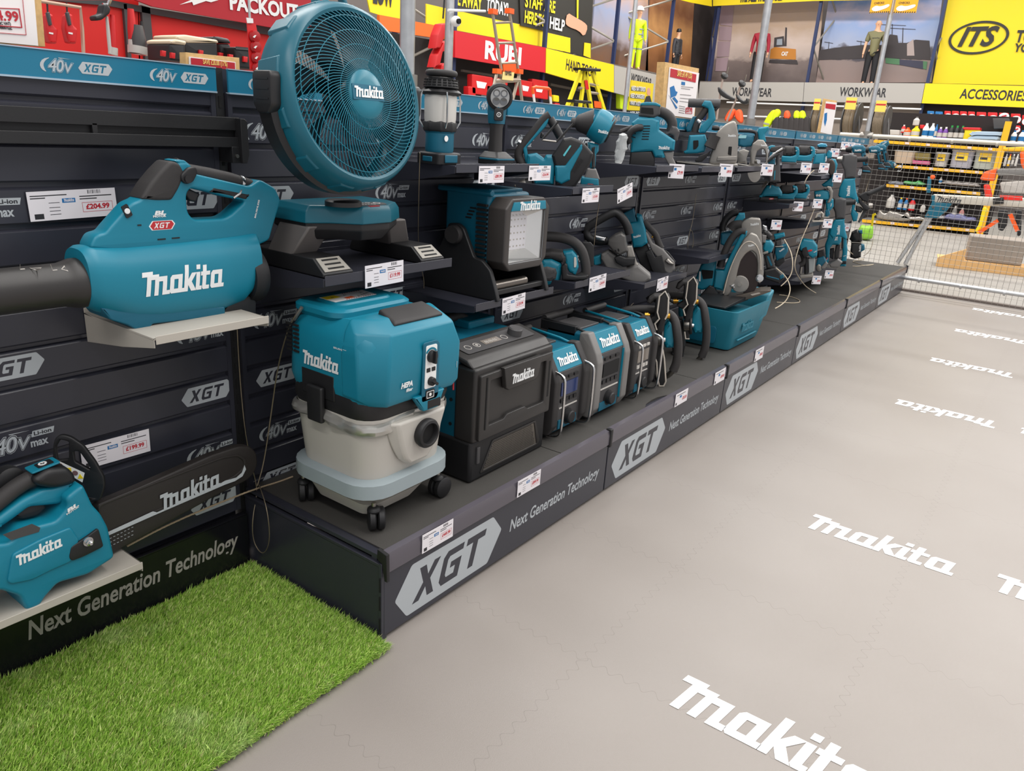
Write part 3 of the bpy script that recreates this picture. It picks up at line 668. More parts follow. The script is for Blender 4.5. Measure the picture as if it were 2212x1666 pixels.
# ---------------------------------------------------------------- fan
shelf(.045,.565,-.002,-.345,.985,'dark slate metal shelf under the big fan')
def fan():
    C0=Vector((.160,-.36,1.45));th=math.radians(11);R0=.2135
    up=Vector((0,math.sin(th),math.cos(th)));nn=Vector((0,-math.cos(th),math.sin(th)));ex=Vector((1,0,0))
    t=thing('portable_fan','large blue-green round cordless fan on a forked base','fan',(.29,-.2,.986))
    F=Matrix(((1,0,0,0),(0,1,0,0),(0,0,1,0),(0,0,0,1)))
    for i in range(3):F[i][0]=ex[i];F[i][1]=up[i];F[i][2]=nn[i];F[i][3]=C0[i]
    TF=mat('metallic_teal_fan_plastic',(12,92,110),.36,vary=.05)
    b=MB();b.lathe([(R0-.012,.004),(R0-.004,.007),(R0+.004,.003),(R0+.012,-.012),(R0+.017,-.03),(R0+.018,-.075),(R0+.010,-.105),(R0-.02,-.118),(R0-.02,-.112),(R0+.002,-.10),(R0+.008,-.07),(R0-.008,-.012),(R0-.012,-.004)],C0,nn,96,caps=False)
    b.build('shroud',TF,t,sharp=40)
    for k in range(12):
        b=MB();a=2*PI*(k+.5)/12;M=F@Matrix.Rotation(a,4,'Z')@Matrix.Translation((R0+.018,0,-.05));b.hexa([(-.004,-.028,-.045),(.004,-.022,-.045),(.004,.022,-.045),(-.004,.028,-.045),(-.01,-.028,.032),(.001,-.02,.026),(.001,.02,.026),(-.01,.028,.032)],M)
        b.build('shroud_lug',TF,t,.002)
    # grille
    GM=mat('grille_teal_paint',(22,112,132),.35)
    b=MB()
    for r,z in((.19,.010),(.155,.018),(.12,.024),(.085,.028)):
        b.tube([(r*math.cos(a),r*math.sin(a),z)for a in[2*PI*k/72 for k in range(72)]],.0011,5,closed=True,M=F)
    for k in range(90):
        a0=2*PI*k/90;pts=[]
        for j in range(9):
            s_=j/8;r=.05+(R0-.008-.05)*s_;a=a0-.55*(1-s_)**1.0*1.6;z=.027*(1-s_**2.2)+.003;pts.append((r*math.cos(a),r*math.sin(a),z))
        b.tube(pts,.0011,4,M=F)
    b.build('front_grille',GM,t)
    b=MB()
    for k in range(72):
        a0=2*PI*k/72;pts=[]
        for j in range(5):s_=j/4;r=.05+(R0-.01-.05)*s_;a=a0+.5*(1-s_);pts.append((r*math.cos(a),r*math.sin(a),-.104-.012*(1-s_)))
        b.tube(pts,.0011,4,M=F)
    for r in(.19,.15,.11,.07):b.tube([(r*math.cos(a),r*math.sin(a),-.112)for a in[2*PI*k/48 for k in range(48)]],.0011,4,closed=True,M=F)
    b.build('rear_grille',GM,t)
    b=MB();hub=[(0.0001,.036),(.034,.036),(.054,.033),(.060,.028),(.061,.02),(.059,.018),(.0001,.018)]
    rings=[[(r*math.cos(a),1.03*r*math.sin(a),z)for a in[2*PI*k/48 for k in range(48)]]for r,z in hub];b.loft(rings,True,F);h=b.build('hub_badge',GM,t)
    b=MB();b.slab([(-.0535,-.016),(.0535,-.016),(.0512,.022),(-.0512,.022)],F@Matrix.Translation((0,0,.0345)),.004);b.build('badge_band',TEALD,h,.001)
    b=MB();makita(b,F@Matrix.Translation((0,.001,.0378)),.1,.0012);b.build_flat('logo',LOGO,h)
    BM_=mat('smoky_teal_blade',(8,30,38),.3)
    b=MB();b.lathe([(.045,-.09),(.045,-.02),(.03,-.01)],C0,nn,32);b.build('motor_hub',BM_,t)
    for k in range(7):
        b=MB();r1=[];r2=[]
        for j in range(7):
            s_=j/6;r=.04+.155*s_;a=2*PI*k/7+.35*s_;w=.10+.27*s_*.75;
            r1.append([(r*math.cos(a-w/1.0),r*math.sin(a-w),-.03),(r*math.cos(a+w),r*math.sin(a+w),-.075),(r*math.cos(a+w),r*math.sin(a+w),-.078),(r*math.cos(a-w),r*math.sin(a-w),-.033)])
        b.loft(r1,True,F);b.build('fan_blade',BM_,t)
    # carry handle on top
    b=MB();b.slab([(-.055,R0),(-.045,R0+.042),(.045,R0+.042),(.055,R0),(.04,R0-.002),(.034,R0+.026),(-.034,R0+.026),(-.04,R0-.002)],F@Matrix.Translation((-.01,.012,-.05)),.022,.004);b.build('carry_handle',TF,t)
    # yoke: broad black band under the ring from pivot to pivot
    YK=mat('satin_black_yoke',(30,29,30),.4,vary=.1)
    b=MB();rings=[]
    for k in range(37):
        a=math.radians(176+188*k/36);c,s_=math.cos(a),math.sin(a);R1,R2=R0+.022,R0+.038
        rings.append([(R1*c,R1*s_,-.085),(R2*c,R2*s_,-.08),(R2*c,R2*s_,-.035),(R1*c,R1*s_,-.03)])
    b.loft(rings,True,Matrix.Translation((C0.x,C0.y+.0,C0.z))@Matrix(((1,0,0,0),(0,0,-1,0),(0,1,0,0),(0,0,0,1))))
    b.build('yoke',YK,t)
    for s_ in(-1,1):
        b=MB();x=C0.x+s_*(R0+.026);b.slab(fillet([(-.03,.04),(.03,.04),(.036,.03),(.036,-.035),(.02,-.055),(-.02,-.055),(-.036,-.035),(-.036,.03)],.006),Matrix(((0,0,1,x),(1,0,0,C0.y+.055),(0,1,0,C0.z),(0,0,0,1))),.03,.005)
        for k in range(3):b.box(x-s_*.0-.0165,x+.0165,C0.y+.03,C0.y+.078,C0.z+.02-.022*k,C0.z+.0235-.022*k)
        b.build('pivot_knob',YK,t)
    # base console
    top_=[onZ(px,py,1.158)for px,py in((628,418),(712,414),(872,413),(885,447),(787,472),(712,441),(626,438))]
    # make it a real hexagonal deck
    x0,x1=.075,.425
    deck=[(x0,-.10),(x0,-.24),(x0+.06,-.27),(x0+.12,-.335),(x1-.12,-.335),(x1-.02,-.27),(x1,-.22),(x1,-.10)]
    b=MB();b.loft([[(x,y,1.118)for x,y in deck],[(x+(.2-x)*.02,y,1.15)for x,y in deck],[(x+(.25-x)*.1,y*.97-.004,1.166)for x,y in deck]]);b.build('console',TF,t,.003)
    b=MB();dk=[(x+(.25-x)*.04,y+.006)for x,y in deck];b.loft([[(x+(.25-x)*.25,y*.85-.03,1.07)for x,y in dk],[(x,y,1.1)for x,y in dk],[(x,y,1.12)for x,y in dk]]);b.build('console_underside',BLK,t,.003)
    b=MB();b.mat(0);M=basis((.25,-.285,1.1675),(1,0,0),(0,.97,.04));b.slab(fillet([(-.075,-.028),(.06,-.028),(.075,.0),(.06,.022),(-.07,.022)],.006),M,.001)
    b.mat(1)
    for x,y,r in((-.045,0,.011),(.045,.0,.011),(.02,-.013,.007),(.02,.012,.007)):b.slab([arc(x,y,r,0,345,18),arc(x,y,r*.72,0,345,14)],M@Matrix.Translation((0,0,.001)),.0004)
    for k in range(3):
        for y in(-.013,.012):b.slab(arc(-.02+k*.011,y,.0028,0,340,8),M@Matrix.Translation((0,0,.001)),.0004)
    b.mat(2);b.slab([(-.02,-.045),(.015,-.045),(.02,-.039),(.015,-.033),(-.02,-.033),(-.024,-.039)],M@Matrix.Translation((0,0,0)),.001)
    b.build_flat('control_panel',[DGR,LOGO,MATS['badge_red']],t)
    b=MB();b.lathe([(.05,0),(.05,.012),(.044,.016)],(.17,-.285,1.166),(0,0,1),28,sx=1);b.build('yoke_swivel',YK,t)
    GL=mat('warm_grey_leg',(98,94,92),.4)
    for x,sx in((.05,1),(.43,-1)):
        xx0,xx1=x,x+.105
        xm=(.06,.165)if sx>0 else(.355,.455)
        b=MB();b.hexa([(xx0+.005,-.20,1.025),(xx1-.01,-.20,1.025),(xx1-.01,-.09,1.025),(xx0+.005,-.09,1.025),(xm[0]+.02,-.25,1.11),(xm[1],-.25,1.11),(xm[1],-.12,1.11),(xm[0]+.02,-.12,1.11)]);b.build('leg',GL,t,.006)
        b=MB();b.loft([[(xx0,-.02,.987),(xx0,-.34,.987),(xx1,-.34,.987),(xx1,-.02,.987)],[(xx0,-.02,1.0),(xx0,-.34,.997),(xx1,-.34,.997),(xx1,-.02,1.0)],[(xx0+.006,-.03,1.032),(xx0+.006,-.29,1.032),(xx1-.006,-.29,1.032),(xx1-.006,-.03,1.032)]]);f=b.build('foot_bar',BLK,t,.003)
        M=basis((x+.0525,-.3155,1.0162),(1,0,0),(0,.05,.035));b=MB();b.slab([(-.045,-.026),(.045,-.026),(.04,.026),(-.04,.026)],M,.003,.001);b.mat(1)
        for k in range(3):b.slab([(-.028,-.003),(.028,-.003),(.028,.003),(-.028,.003)],M@Matrix.Translation((0,-.016+.016*k,.0018)),.0006)
        b.build_flat('toe_pad',[mat('champagne_grey',(150,146,138),.4),SLOT],f)
fan()
# ---------------------------------------------------------------- vacuum
def vacuum():
    t=thing('dust_extractor','blue-green and pale grey wheeled vacuum dust extractor on the nearest plinth','vacuum cleaner',(.22,-.34,ZT))
    x0,x1,y0,y1=.035,.385,-.525,-.19;TANK=mat('pale_grey_tank',(186,182,174),.42,vary=.03)
    def sec(z,e,r=.07):return rrect(x0+e,x1-e,y0+e,y1-e,r,z,5)
    b=MB();b.loft([sec(.345,.055,.05),sec(.36,.035),sec(.39,.02),sec(.44,.012),sec(.60,.0),sec(.63,-.002)]);tank=b.build('tank',TANK,t,sharp=50)
    b=MB();b.loft([sec(.380,.004,.08),sec(.386,-.014,.09),sec(.428,-.014,.09),sec(.436,.004,.08)]);b.build('bumper',mat('blue_grey_bumper',(148,160,164),.5),t,sharp=50)
    # front scoop
    sc_=[]
    for k in range(7):
        s_=k/6;hw=.10*math.sin(PI*(.28+.22*s_))if 0 else(.045+.085*s_**.6);z=.462+.145*s_
        sc_.append([(x0+.185-hw,y0+.004,z),(x0+.185-hw*.75,y0-.018-.010*s_,z),(x0+.185+hw*.75,y0-.018-.010*s_,z),(x0+.185+hw,y0+.004,z)])
    b=MB();b.loft(sc_);b.build('front_scoop',TANK,t,.008,3)
    c=Vector((x0+.195,y0-.02,.552));b=MB();b.lathe([(.040,0),(.044,.012),(.044,.022),(.040,.028),(.033,.03),(.031,.026),(.029,-.005),(.0001,-.005)],c,(0,-1,0),40);b.build('hose_port',BLK,t,sharp=40)
    b=MB();b.lathe([(.0305,.0),(.0305,.014)],c,(0,-1,0),32);b.build('port_hole',SLOT,t)
    # black band, foil
    b=MB();b.loft([sec(.612,.001,.07),sec(.64,-.006,.07),sec(.70,-.002,.07),sec(.71,.004,.07)]);band=b.build('black_band',BLK,t,sharp=50)
    b=MB();rings=[];random.seed(4)
    b0=rrect(x0-.004,x1+.004,y0-.004,y1+.004,.07,0,6);base=[]
    for i_,p in enumerate(b0):
        q=b0[(i_+1)%len(b0)];L=max(1,int(math.dist(p,q)/.012));base+=[tuple(p[c_]+(q[c_]-p[c_])*k_/L for c_ in range(3))for k_ in range(L)]
    n=len(base)
    for z,e,am in((.616,-.002,.001),(.612,.006,.003),(.604,.009,.004),(.597,.007,.004),(.592,-.002,.002)):
        r_=[]
        for j,p in enumerate(base):
            cx,cy=(x0+x1)/2,(y0+y1)/2;d=Vector((p[0]-cx,p[1]-cy,0)).normalized();w=math.sin(j*.55+z*60)*am+random.uniform(-am,am)*.5
            drop=.014*(1 if p[0]<cx-.0 else .25)
            r_.append((p[0]+d.x*(e+w)*(1 if drop>.01 else .2),p[1]+d.y*(e+w)*(1 if drop>.01 else .2),z-(drop*(.616-z)/.024)+math.sin(j*.23)*.006+random.uniform(-.0015,.0015)))
        rings.append(r_)
    b.loft(rings,caps=False);b.build('foil_liner',mat('crumpled_foil',(188,186,180),.28,.7),t,sharp=25)
    # head
    b=MB();b.loft([sec(.668,-.001,.06),sec(.70,-.008,.06),sec(.83,-.004,.06),sec(.862,.012,.06),sec(.885,.035,.05)]);head=b.build('motor_head',TEAL,t,sharp=35)
    # faceted front console (protrudes forward)
    f0,f1=x0+.0,x1+.004
    P=lambda x,y,z:(x,y,z)
    ring=lambda z,yf,ch,e:[P(f0+e,-.43,z),P(f0+e,yf+ch*1.2,z),P(f0+e+ch,yf,z),P(f1-e-ch*.6,yf,z),P(f1-e,yf+ch,z),P(f1-e,-.43,z)]
    b=MB();b.loft([ring(.662,y0-.02,.03,.02),ring(.684,y0-.03,.05,-.008),ring(.80,y0-.034,.055,-.010),ring(.862,y0-.018,.06,.004),ring(.893,y0+.035,.05,.024)]);con=b.build('front_console',TEAL,t,.006,3)
    yf=y0-.034
    b=MB();cx=x0+.20;b.slab(fillet([(cx-.06,.672),(cx+.065,.672),(cx+.04,.622),(cx-.022,.622)],.004),planeY(yf+.006),.02,.004);b.build('console_chin',TEAL,con)
    b=MB();b.box(cx-.012,cx+.05,yf-.004,yf+.015,.622,.655);b.build('front_latch',BLK,t,.004)
    M=fr(cx,yf-.002,.74)
    b=MB();b.mat(0);b.slab(fillet([(-.033,-.088),(.03,-.088),(.037,-.075),(.037,.075),(.025,.085),(-.03,.085)],.008),M,.004,.001);b.build('control_recess',TEALD,con)
    b=MB();b.mat(0);b.slab(fillet([(-.024,-.05),(.022,-.05),(.024,.075),(-.02,.075)],.006),M@Matrix.Translation((0,0,.003)),.002);b.mat(1);b.slab(fillet([(-.018,-.083),(.018,-.083),(.018,-.056),(-.018,-.056)],.004),M@Matrix.Translation((0,0,.003)),.002)
    b.slab(fillet([(-.018,-.002),(-.003,-.002),(-.003,.01),(-.018,.01)],.002),M@Matrix.Translation((0,0,.0045)),.001);b.slab(fillet([(.003,-.002),(.018,-.002),(.018,.01),(.003,.01)],.002),M@Matrix.Translation((0,0,.0045)),.001)
    b.mat(2);b.slab([arc(0,.043,.026,30,150,10)+arc(0,.043,.02,150,30,10)],M@Matrix.Translation((0,0,.0045)),.0006)
    b.mat(0);b.slab([fillet([(-.015,-.08),(.015,-.08),(.015,-.06),(-.015,-.06)],.003),fillet([(-.0135,-.0785),(.0135,-.0785),(.0135,-.0615),(-.0135,-.0615)],.003)],M@Matrix.Translation((0,0,.0045)),.0006);b.slab(arc(0,-.07,.005,0,340,12),M@Matrix.Translation((0,0,.0045)),.0006)
    b.build_flat('control_plate',[WHT,BLK,TEAL],con)
    for z,r in((.043,.018),(-.03,.013)):
        b=MB();b.lathe([(r,0),(r*.95,.01),(r*.8,.012)],(cx,yf-.006,.74+z),(0,-1,0),28);b.box(-r*1.0,r*1.0,-.0035,.0035,.008,.02,fr(cx,yf-.006,.74+z)@Matrix.Rotation(math.radians(90 if z>0 else-35),4,'Z'));b.build('dial',BLK,con)
    b=MB();b.text('HEPA',fr(cx-.112,yf-.0006,.712),.014,bold=.05,shear=.25,w=.045);b.text('filter',fr(cx-.092,yf-.0006,.698),.009,bold=.03,shear=.25,w=.026)
    q=fr(f1-.055,yf-.0006,.73);makita(b,basis((f1-.012,yf+.022,.73),(.62,.6,0),(0,0,1)),.07,.0008)
    b.build_flat('lettering',LOGO,con)
    b=MB();b.slab(fillet([(-.018,-.012),(.018,-.012),(.02,.012),(-.016,.012)],.003),basis((f1-.01,yf+.032,.655),(.62,.6,0),(0,0,1)),.004);b.mat(1);xgt(b,basis((f1-.012,yf+.0285,.655),(.62,.6,0),(0,0,1)),.032,fill=False);b.build_flat('badge',[MATS['badge_red'],LOGO],con)
    # left side lettering and vents (side faces -X)
    xs=x0-.009
    b=MB();makita(b,side(xs,-.345,.757),.15,.001);b.text('BRUSHLESS',side(xs+.002,-.40,.81),.005,bold=.02,w=.05);b.build_flat('lettering',LOGO,head)
    b=MB()
    for yy in(-.215,-.245):
        for k in range(7):b.box(xs-.0005,xs+.004,yy-.011,yy+.011,.765+k*.0125,.7705+k*.0125)
    b.build('vent_slots',SLOT,head)
    b=MB();b.box(x0-.0085,x0+.004,-.40,-.265,.655,.728);b.build('latch_recess',BLK,head,.003)
    b=MB();b.slab(fillet([(-.03,.585),(.03,.585),(.032,.69),(-.032,.69)],.006),Matrix(((0,0,1,x0-.018),(1,0,0,-.335),(0,1,0,0),(0,0,0,1))),.016,.005);b.build('side_latch',BLK,t)
    # lid with handle
    b=MB();L_=lambda z,e,r=.05:rrect(x0+.012+e,x1-.04-e,-.40+e,y1-.0-e,r,z,6)
    b.loft([L_(.868,.012),L_(.884,0),L_(.898,.0),L_(.905,.008),L_(.906,.03,.03)]);b.loft([L_(.906,.045,.03),L_(.911,.05,.03)]);lid=b.build('battery_lid',TEAL,t,sharp=30)
    b=MB();M=basis((.185,-.288,.9118),(1,0.03,0),(0,1,0));b.mat(0);b.slab([(-.085,-.034),(.075,-.034),(.085,.034),(-.08,.034)],M,.0008)
    b.mat(1)
    for k in range(13):b.slab([(-.042+k*.0092,-.034),(-.037+k*.0092,-.034),(-.034+k*.0092,-.029),(-.039+k*.0092,-.029)],M@Matrix.Translation((0,0,.0007)),0)
    for k in range(8):b.slab([(-.0+k*.0092,.029),(.005+k*.0092,.029),(.008+k*.0092,.034),(.003+k*.0092,.034)],M@Matrix.Translation((0,0,.0007)),0)
    b.mat(2);b.slab([(-.083,-.0),(-.03,.0),(-.03,.032),(-.078,.032)],M@Matrix.Translation((0,0,.0007)),0);b.mat(3);b.slab([(-.03,-.025),(.0,-.025),(0,-.008),(-.03,-.008)],M@Matrix.Translation((0,0,.0007)),0)
    b.mat(4)
    for x,y in((-.06,.006),(-.012,.008),(.015,-.022),(.03,-.02),(.045,-.015),(.06,-.01),(.05,.005)):b.slab([[(x,y),(x+.01,y),(x+.005,y+.011)],[(x+.003,y+.002),(x+.007,y+.002),(x+.005,y+.007)]],M@Matrix.Translation((0,0,.0009)),0)
    b.build_flat('warning_sticker',[WHT,MATS['badge_red']if 0 else REDP,YEL,ORG,DARKT],lid)
    b=MB();b.loft([[(x0+.10,-.515,.868),(x1-.055,-.515,.868),(x1-.065,-.44,.886),(x0+.115,-.44,.886)],[(x0+.10,-.522,.882),(x1-.055,-.522,.882),(x1-.065,-.445,.905),(x0+.115,-.445,.905)],[(x0+.11,-.512,.888),(x1-.062,-.512,.888),(x1-.07,-.452,.908),(x0+.12,-.452,.908)]]);b.build('front_handle',RUB,t,.004)
    # base and castors
    for cxx,cyy in((x0+.05,y0+.03),(x1-.02,y0+.035),(x0+.03,y1-.02),(x1-.03,y1-.03)):
        b=MB();b.cyl((cxx,cyy,ZT+.05),(cxx,cyy,.36),.007,seg=12);w=b.build('castor_stem',STL,t)
        b=MB();
        for s_ in(-1,1):b.lathe([(.0,s_*.013-.011),(.028,s_*.013-.011),(.034,s_*.013-.007),(.034,s_*.013+.007),(.028,s_*.013+.011)],(cxx+.01,cyy,ZT+.0355),(0,1,0)if cxx>.3 else(.8,-.6,0),24)
        b.ball((cxx,cyy,ZT+.066),(.02,.02,.014),12);b.build('castor_wheel',BLK,w,sharp=40)
    b=MB();b.loft([rrect(x0+.05,x1-.1,y0+.06,y1-.05,.03,.305,4),rrect(x0+.03,x1-.07,y0+.03,y1-.03,.04,.35,4)]);b.build('tank_keel',TANK,t,sharp=50)
vacuum()
# ---------------------------------------------------------------- microwave
def microwave():
    t=thing('cordless_microwave','black and blue-green portable microwave oven beside the vacuum','microwave oven',(.72,-.35,ZT));x0,x1,y0,y1=.50,.935,-.52,-.22
    BM_=mat('satin_black_oven',(40,38,37),.42,bump=.1,vary=.06)
    b=MB();b.box(x0,x1,y0+.01,y1+.1,ZT,.42);b.build('base',BLK,t,.012,3)
    b=MB();b.box(x0-.004,x1+.004,y0,y0+.085,.417,.672);b.build('front_frame',BM_,t,.010,3)
    b=MB();b.hexa([(x0+.006,y0+.08,.40),(x1-.006,y0+.08,.40),(x1-.006,y1+.12,.40),(x0+.006,y1+.12,.40),(x0+.006,y0+.08,.705),(x1-.006,y0+.08,.705),(x1-.006,y1+.10,.70),(x0+.006,y1+.10,.70)]);b.build('rear_casing',TEALD,t,.01,3)
    b=MB()
    for z in(.46,.545,.63):b.cyl((x0+.007,y0+.105,z),(x0+.003,y0+.105,z),.006,seg=14)
    b.build('casing_screws',SLOT,t)
    b=MB();b.hexa([(x0-.004,y0+.01,.668),(x1+.004,y0+.01,.668),(x1+.004,y0+.16,.70),(x0-.004,y0+.16,.70),(x0-.004,y0+.035,.695),(x1+.004,y0+.035,.695),(x1+.004,y0+.16,.722),(x0-.004,y0+.16,.722)]);tp=b.build('top_panel',BM_,t,.008,3)
    M=basis(((x0+x1)/2,y0+.095,.7105),(1,0,0),(0,.125,.027))
    b=MB();b.mat(0);b.slab(fillet([(-.185,-.035),(.185,-.035),(.19,.04),(-.19,.04)],.008),M,.0012);b.mat(1);b.slab([(-.07,-.012),(.02,-.012),(.02,.016),(-.07,.016)],M@Matrix.Translation((0,0,.0012)),.001)
    b.mat(2);b.text('888',M@Matrix.Translation((-.06,-.006,.002)),.014,w=.06)
    for x in(-.15,-.105,.045):b.slab([arc(x,0,.014,0,345,20),arc(x,0,.0115,0,345,18)],M@Matrix.Translation((0,0,.0014)),.001)
    b.slab(arc(-.105,0,.006,0,340,10),M@Matrix.Translation((0,0,.0014)),.001)
    b.build_flat('touch_controls',[DGR,mat('lcd_grey',(120,112,104),.2),mat('soft_print',(176,172,166),.5)],tp)
    b=MB();b.lathe([(.026,0),(.026,.022),(.022,.026),(.0001,.026)],M@Vector((.105,0,.001)),(0,-.2,1),28);b.build('dial',DGR,tp,sharp=30)
    # door
    D=fr((x0+x1)/2,y0-.001,.545)
    b=MB();b.slab([fillet([(-.205,-.12),(.205,-.12),(.205,.105),(-.205,.105)],.008),fillet([(-.155,-.075),(-.07,-.075),(-.055,-.062),(.05,-.062),(.065,-.075),(.165,-.075),(.165,.08),(-.155,.08)],.006)],D,.02,.003);dr=b.build('door',BM_,t)
    b=MB();b.slab([(-.165,-.085),(.172,-.085),(.172,.09),(-.165,.09)],D@Matrix.Translation((0,0,-.004)),.002);b.build('door_window',mat('smoked_mesh_glass',(100,96,90),.18,spec=.7),dr)
    b=MB();b.slab([(-.1,.112),(-.085,.04),(-.07,.03),(.085,.03),(.1,.042),(.12,.112)],D@Matrix.Translation((0,0,.012)),.02,.004);b.build('door_handle',BM_,dr)
    b=MB();makita(b,D@Matrix.Translation((.006,.062,.0228)),.13,.001);b.build_flat('logo',LOGO,dr)
    b=MB();b.box(-.178,-.172,-.085,.095,.004,.012,D);b.box(.182,.192,-.06,.075,.004,.0105,D);b.build('door_edge_slot',SLOT,dr)
    # lower vent with perforated grille
    b=MB();V=fr((x0+x1)/2,y0+.009,.345);out=[(-.165,-.052),(.175,-.052),(.185,-.035),(.15,.052),(-.105,.052)];inn=[(-.15,-.044),(.168,-.044),(.142,.045),(-.10,.045)]
    b.slab([fillet(out,.006),fillet(inn,.004)],V,.006,.0015);b.build('grille_frame',BM_,t)
    b=MB();b.slab(inn,V@Matrix.Translation((0,0,-.001)),.002);b.mat(1)
    for j in range(13):
        z=-.0385+j*.0066
        xl=-.15+.05*(z+.044)/.089+.006;xr=.168-.026*(z+.044)/.089-.006;n=int((xr-xl)/.0076)
        for k in range(n):b.slab(arc(xl+k*.0076+(.0038 if j%2 else 0),z,.0025,0,300,5),V@Matrix.Translation((0,0,.0004)),0)
    b.build_flat('perforated_grille',[mat('grille_silver',(112,106,98),.35,.5),SLOT],t)
    b=MB();b.box(x0+.03,x0+.045,y0+.004,y0+.012,.335,.395);b.build('side_hook',DGR,t,.002)
    # rear handle
    b=MB();b.tube([(x0-.01,y1+.03,.72),(x0+.12,y1+.03,.735),(x0+.30,y1+.03,.735),(x1-.1,y1+.03,.72)],.016,14);b.build('carry_handle',RUB,t)
    b=MB();b.box(x0+.006,x0+.1,y1+.0,y1+.12,.70,.725);b.box(x1-.16,x1-.01,y1-.04,y1+.12,.70,.73);b.build('handle_mount',TEAL,t,.006)
microwave()
# ---------------------------------------------------------------- radios
def radio(x0,w,h,yf,dep,label,style):
    t=thing('jobsite_radio',label,'radio',(x0+w/2,yf+dep/2,ZT));z0=ZT;x1=x0+w;SM=GRY if style==1 else RUB
    b=MB();b.hexa([(x0+.02,yf+.02,z0+.012),(x1-.02,yf+.02,z0+.012),(x1-.02,yf+dep,z0+.012),(x0+.02,yf+dep,z0+.012),(x0+.02,yf+.045,z0+h),(x1-.02,yf+.045,z0+h),(x1-.02,yf+dep,z0+h),(x0+.02,yf+dep,z0+h)]);body=b.build('casing',TEALD,t,.01,3)
    b=MB();b.box(x0+.015,x1-.015,yf+.03,yf+dep+.002,z0,z0+.09);b.build('lower_bumper',BLK,t,.012,3)
    # front face plate: leans back at the top
    zs=z0+h*.80
    b=MB();b.hexa([(x0+.035,yf+.004,z0+.03),(x1-.035,yf+.004,z0+.03),(x1-.035,yf+.05,z0+.03),(x0+.035,yf+.05,z0+.03),(x0+.035,yf+.004,zs),(x1-.035,yf+.004,zs),(x1-.035,yf+.05,zs),(x0+.035,yf+.05,zs)]);fp=b.build('front_plate',DGR,t,.004)
    b=MB();b.hexa([(x0+.035,yf+.004,zs),(x1-.035,yf+.004,zs),(x1-.035,yf+.06,zs),(x0+.035,yf+.06,zs),(x0+.045,yf+.045,z0+h+.004),(x1-.045,yf+.045,z0+h+.004),(x1-.045,yf+.06,z0+h+.004),(x0+.045,yf+.06,z0+h+.004)]);lp=b.build('logo_panel',TEAL,t,.002)
    M=basis(((x0+x1)/2,yf+.0235,(zs+z0+h)/2),(1,0,0),(0,.041,h*.2+.004));b=MB();makita(b,M@Matrix.Translation((0,-.004,.002)),(w-.09)*.86,.001);b.build_flat('logo',LOGO,lp)
    # side pillars
    for s_,xa in((-1,x0),(1,x1-.04)):
        b=MB();pr=[(yf+.012,z0+.02),(yf-.012,z0+.06),(yf-.012,zs-.03),(yf+.0,zs+.005),(yf+.045,z0+h+.012),(yf+.085,z0+h+.008),(yf+.09,z0+h*.72),(yf+.055,z0+h*.6),(yf+.055,z0+.1),(yf+.07,z0+.02)]
        b.slab(fillet(pr,.006),Matrix(((0,0,1,xa+.02),(1,0,0,0),(0,1,0,0),(0,0,0,1))),.038 if style!=1 else .045,.006);b.build('corner_guard',SM,t)
        if style!=1:
            xx=xa+.02;b=MB();P=[(xx,yf+.02,zs+.01),(xx,yf-.035,zs+.0),(xx,yf-.042,zs-.03),(xx,yf-.042,z0+.05),(xx,yf-.03,z0+.022),(xx,yf+.02,z0+.015)]
            b.tube(smooth_poly(P,2,False),.0055,10);b.build('guard_bar',CHR,t)
        else:
            b=MB();b.box(xa+(.04 if s_<0 else-.006),xa+(.046 if s_<0 else 0),yf-.004,yf+.03,z0+.06,zs-.01);b.build('teal_inlay',TEAL,t)
    # face details
    F_=fr((x0+x1)/2,yf+.003,z0);fw=w-.09
    b=MB();b.box(-fw*.36,fw*.36,h*.50,h*.66,0,.003,F_);b.build('display',mat('blue_display',(28,48,96),.15)if style==0 else(SLOT if style==1 else mat('glass_door',(120,112,104),.12)),fp)
    b=MB()
    for k in range(3):b.box(-fw*.34+k*fw*.25,-fw*.34+k*fw*.25+fw*.17,h*.70,h*.735,0,.005,F_)
    for k in range(4):b.box(-fw*.36+k*fw*.19,-fw*.36+k*fw*.19+fw*.13,h*.42,h*.465,0,.005,F_)
    b.build('buttons',LGR if style==2 else BLK,fp)
    b=MB();b.lathe([(.033,-.002),(.033,.004),(.026,.005),(.026,.022),(.022,.026),(.0001,.026)],(F_@Vector((0,h*.22,0))),(0,-1,0),28);b.build('tuning_dial',BLK,fp,sharp=30)
    b=MB();b.box(-fw*.4,fw*.4,.035,.07,0,.004,F_);b.mat(1);b.box(-fw*.4,fw*.4,h*.35,h*.365,0,.003,F_);b.build('port_cover',[TEALD,LGR],fp)
    # top: recess, rails and carry handle
    b=MB();b.box(x0+.06,x1-.06,yf+.12,yf+dep-.01,z0+h-.002,z0+h+.008);b.build('top_pad',DGR,t,.003)
    zz=z0+h+.012
    for xx in(x0+.032,x1-.032):
        b=MB();b.tube([(xx,yf+.06,zz-.012),(xx,yf+.12,zz),(xx,yf+dep+.02,zz+.012)],.006,8)
        if style==1:b.box(xx-.012,xx+.012,yf+.12,yf+dep+.03,z0+h-.02,z0+h+.02)
        b.build('handle_arm',BLK if style==1 else TEAL,t,.002)
    b=MB();b.cyl((x0+.03,yf+dep+.02,zz+.012),(x1-.03,yf+dep+.02,zz+.012),.014,seg=14);b.build('carry_handle',RUB,t)
    b=MB();makita(b,side(x0+.0195,yf+dep-.10,z0+h*.42),.13,.0008)
    b.build_flat('side_logo',LOGO,body)
radio(.985,.25,.335,-.50,.25,'blue-green radio with chrome guard bars, nearest the microwave',0)
radio(1.27,.27,.36,-.515,.26,'bigger radio with thick grey corner guards, between the two chrome barred radios',1)
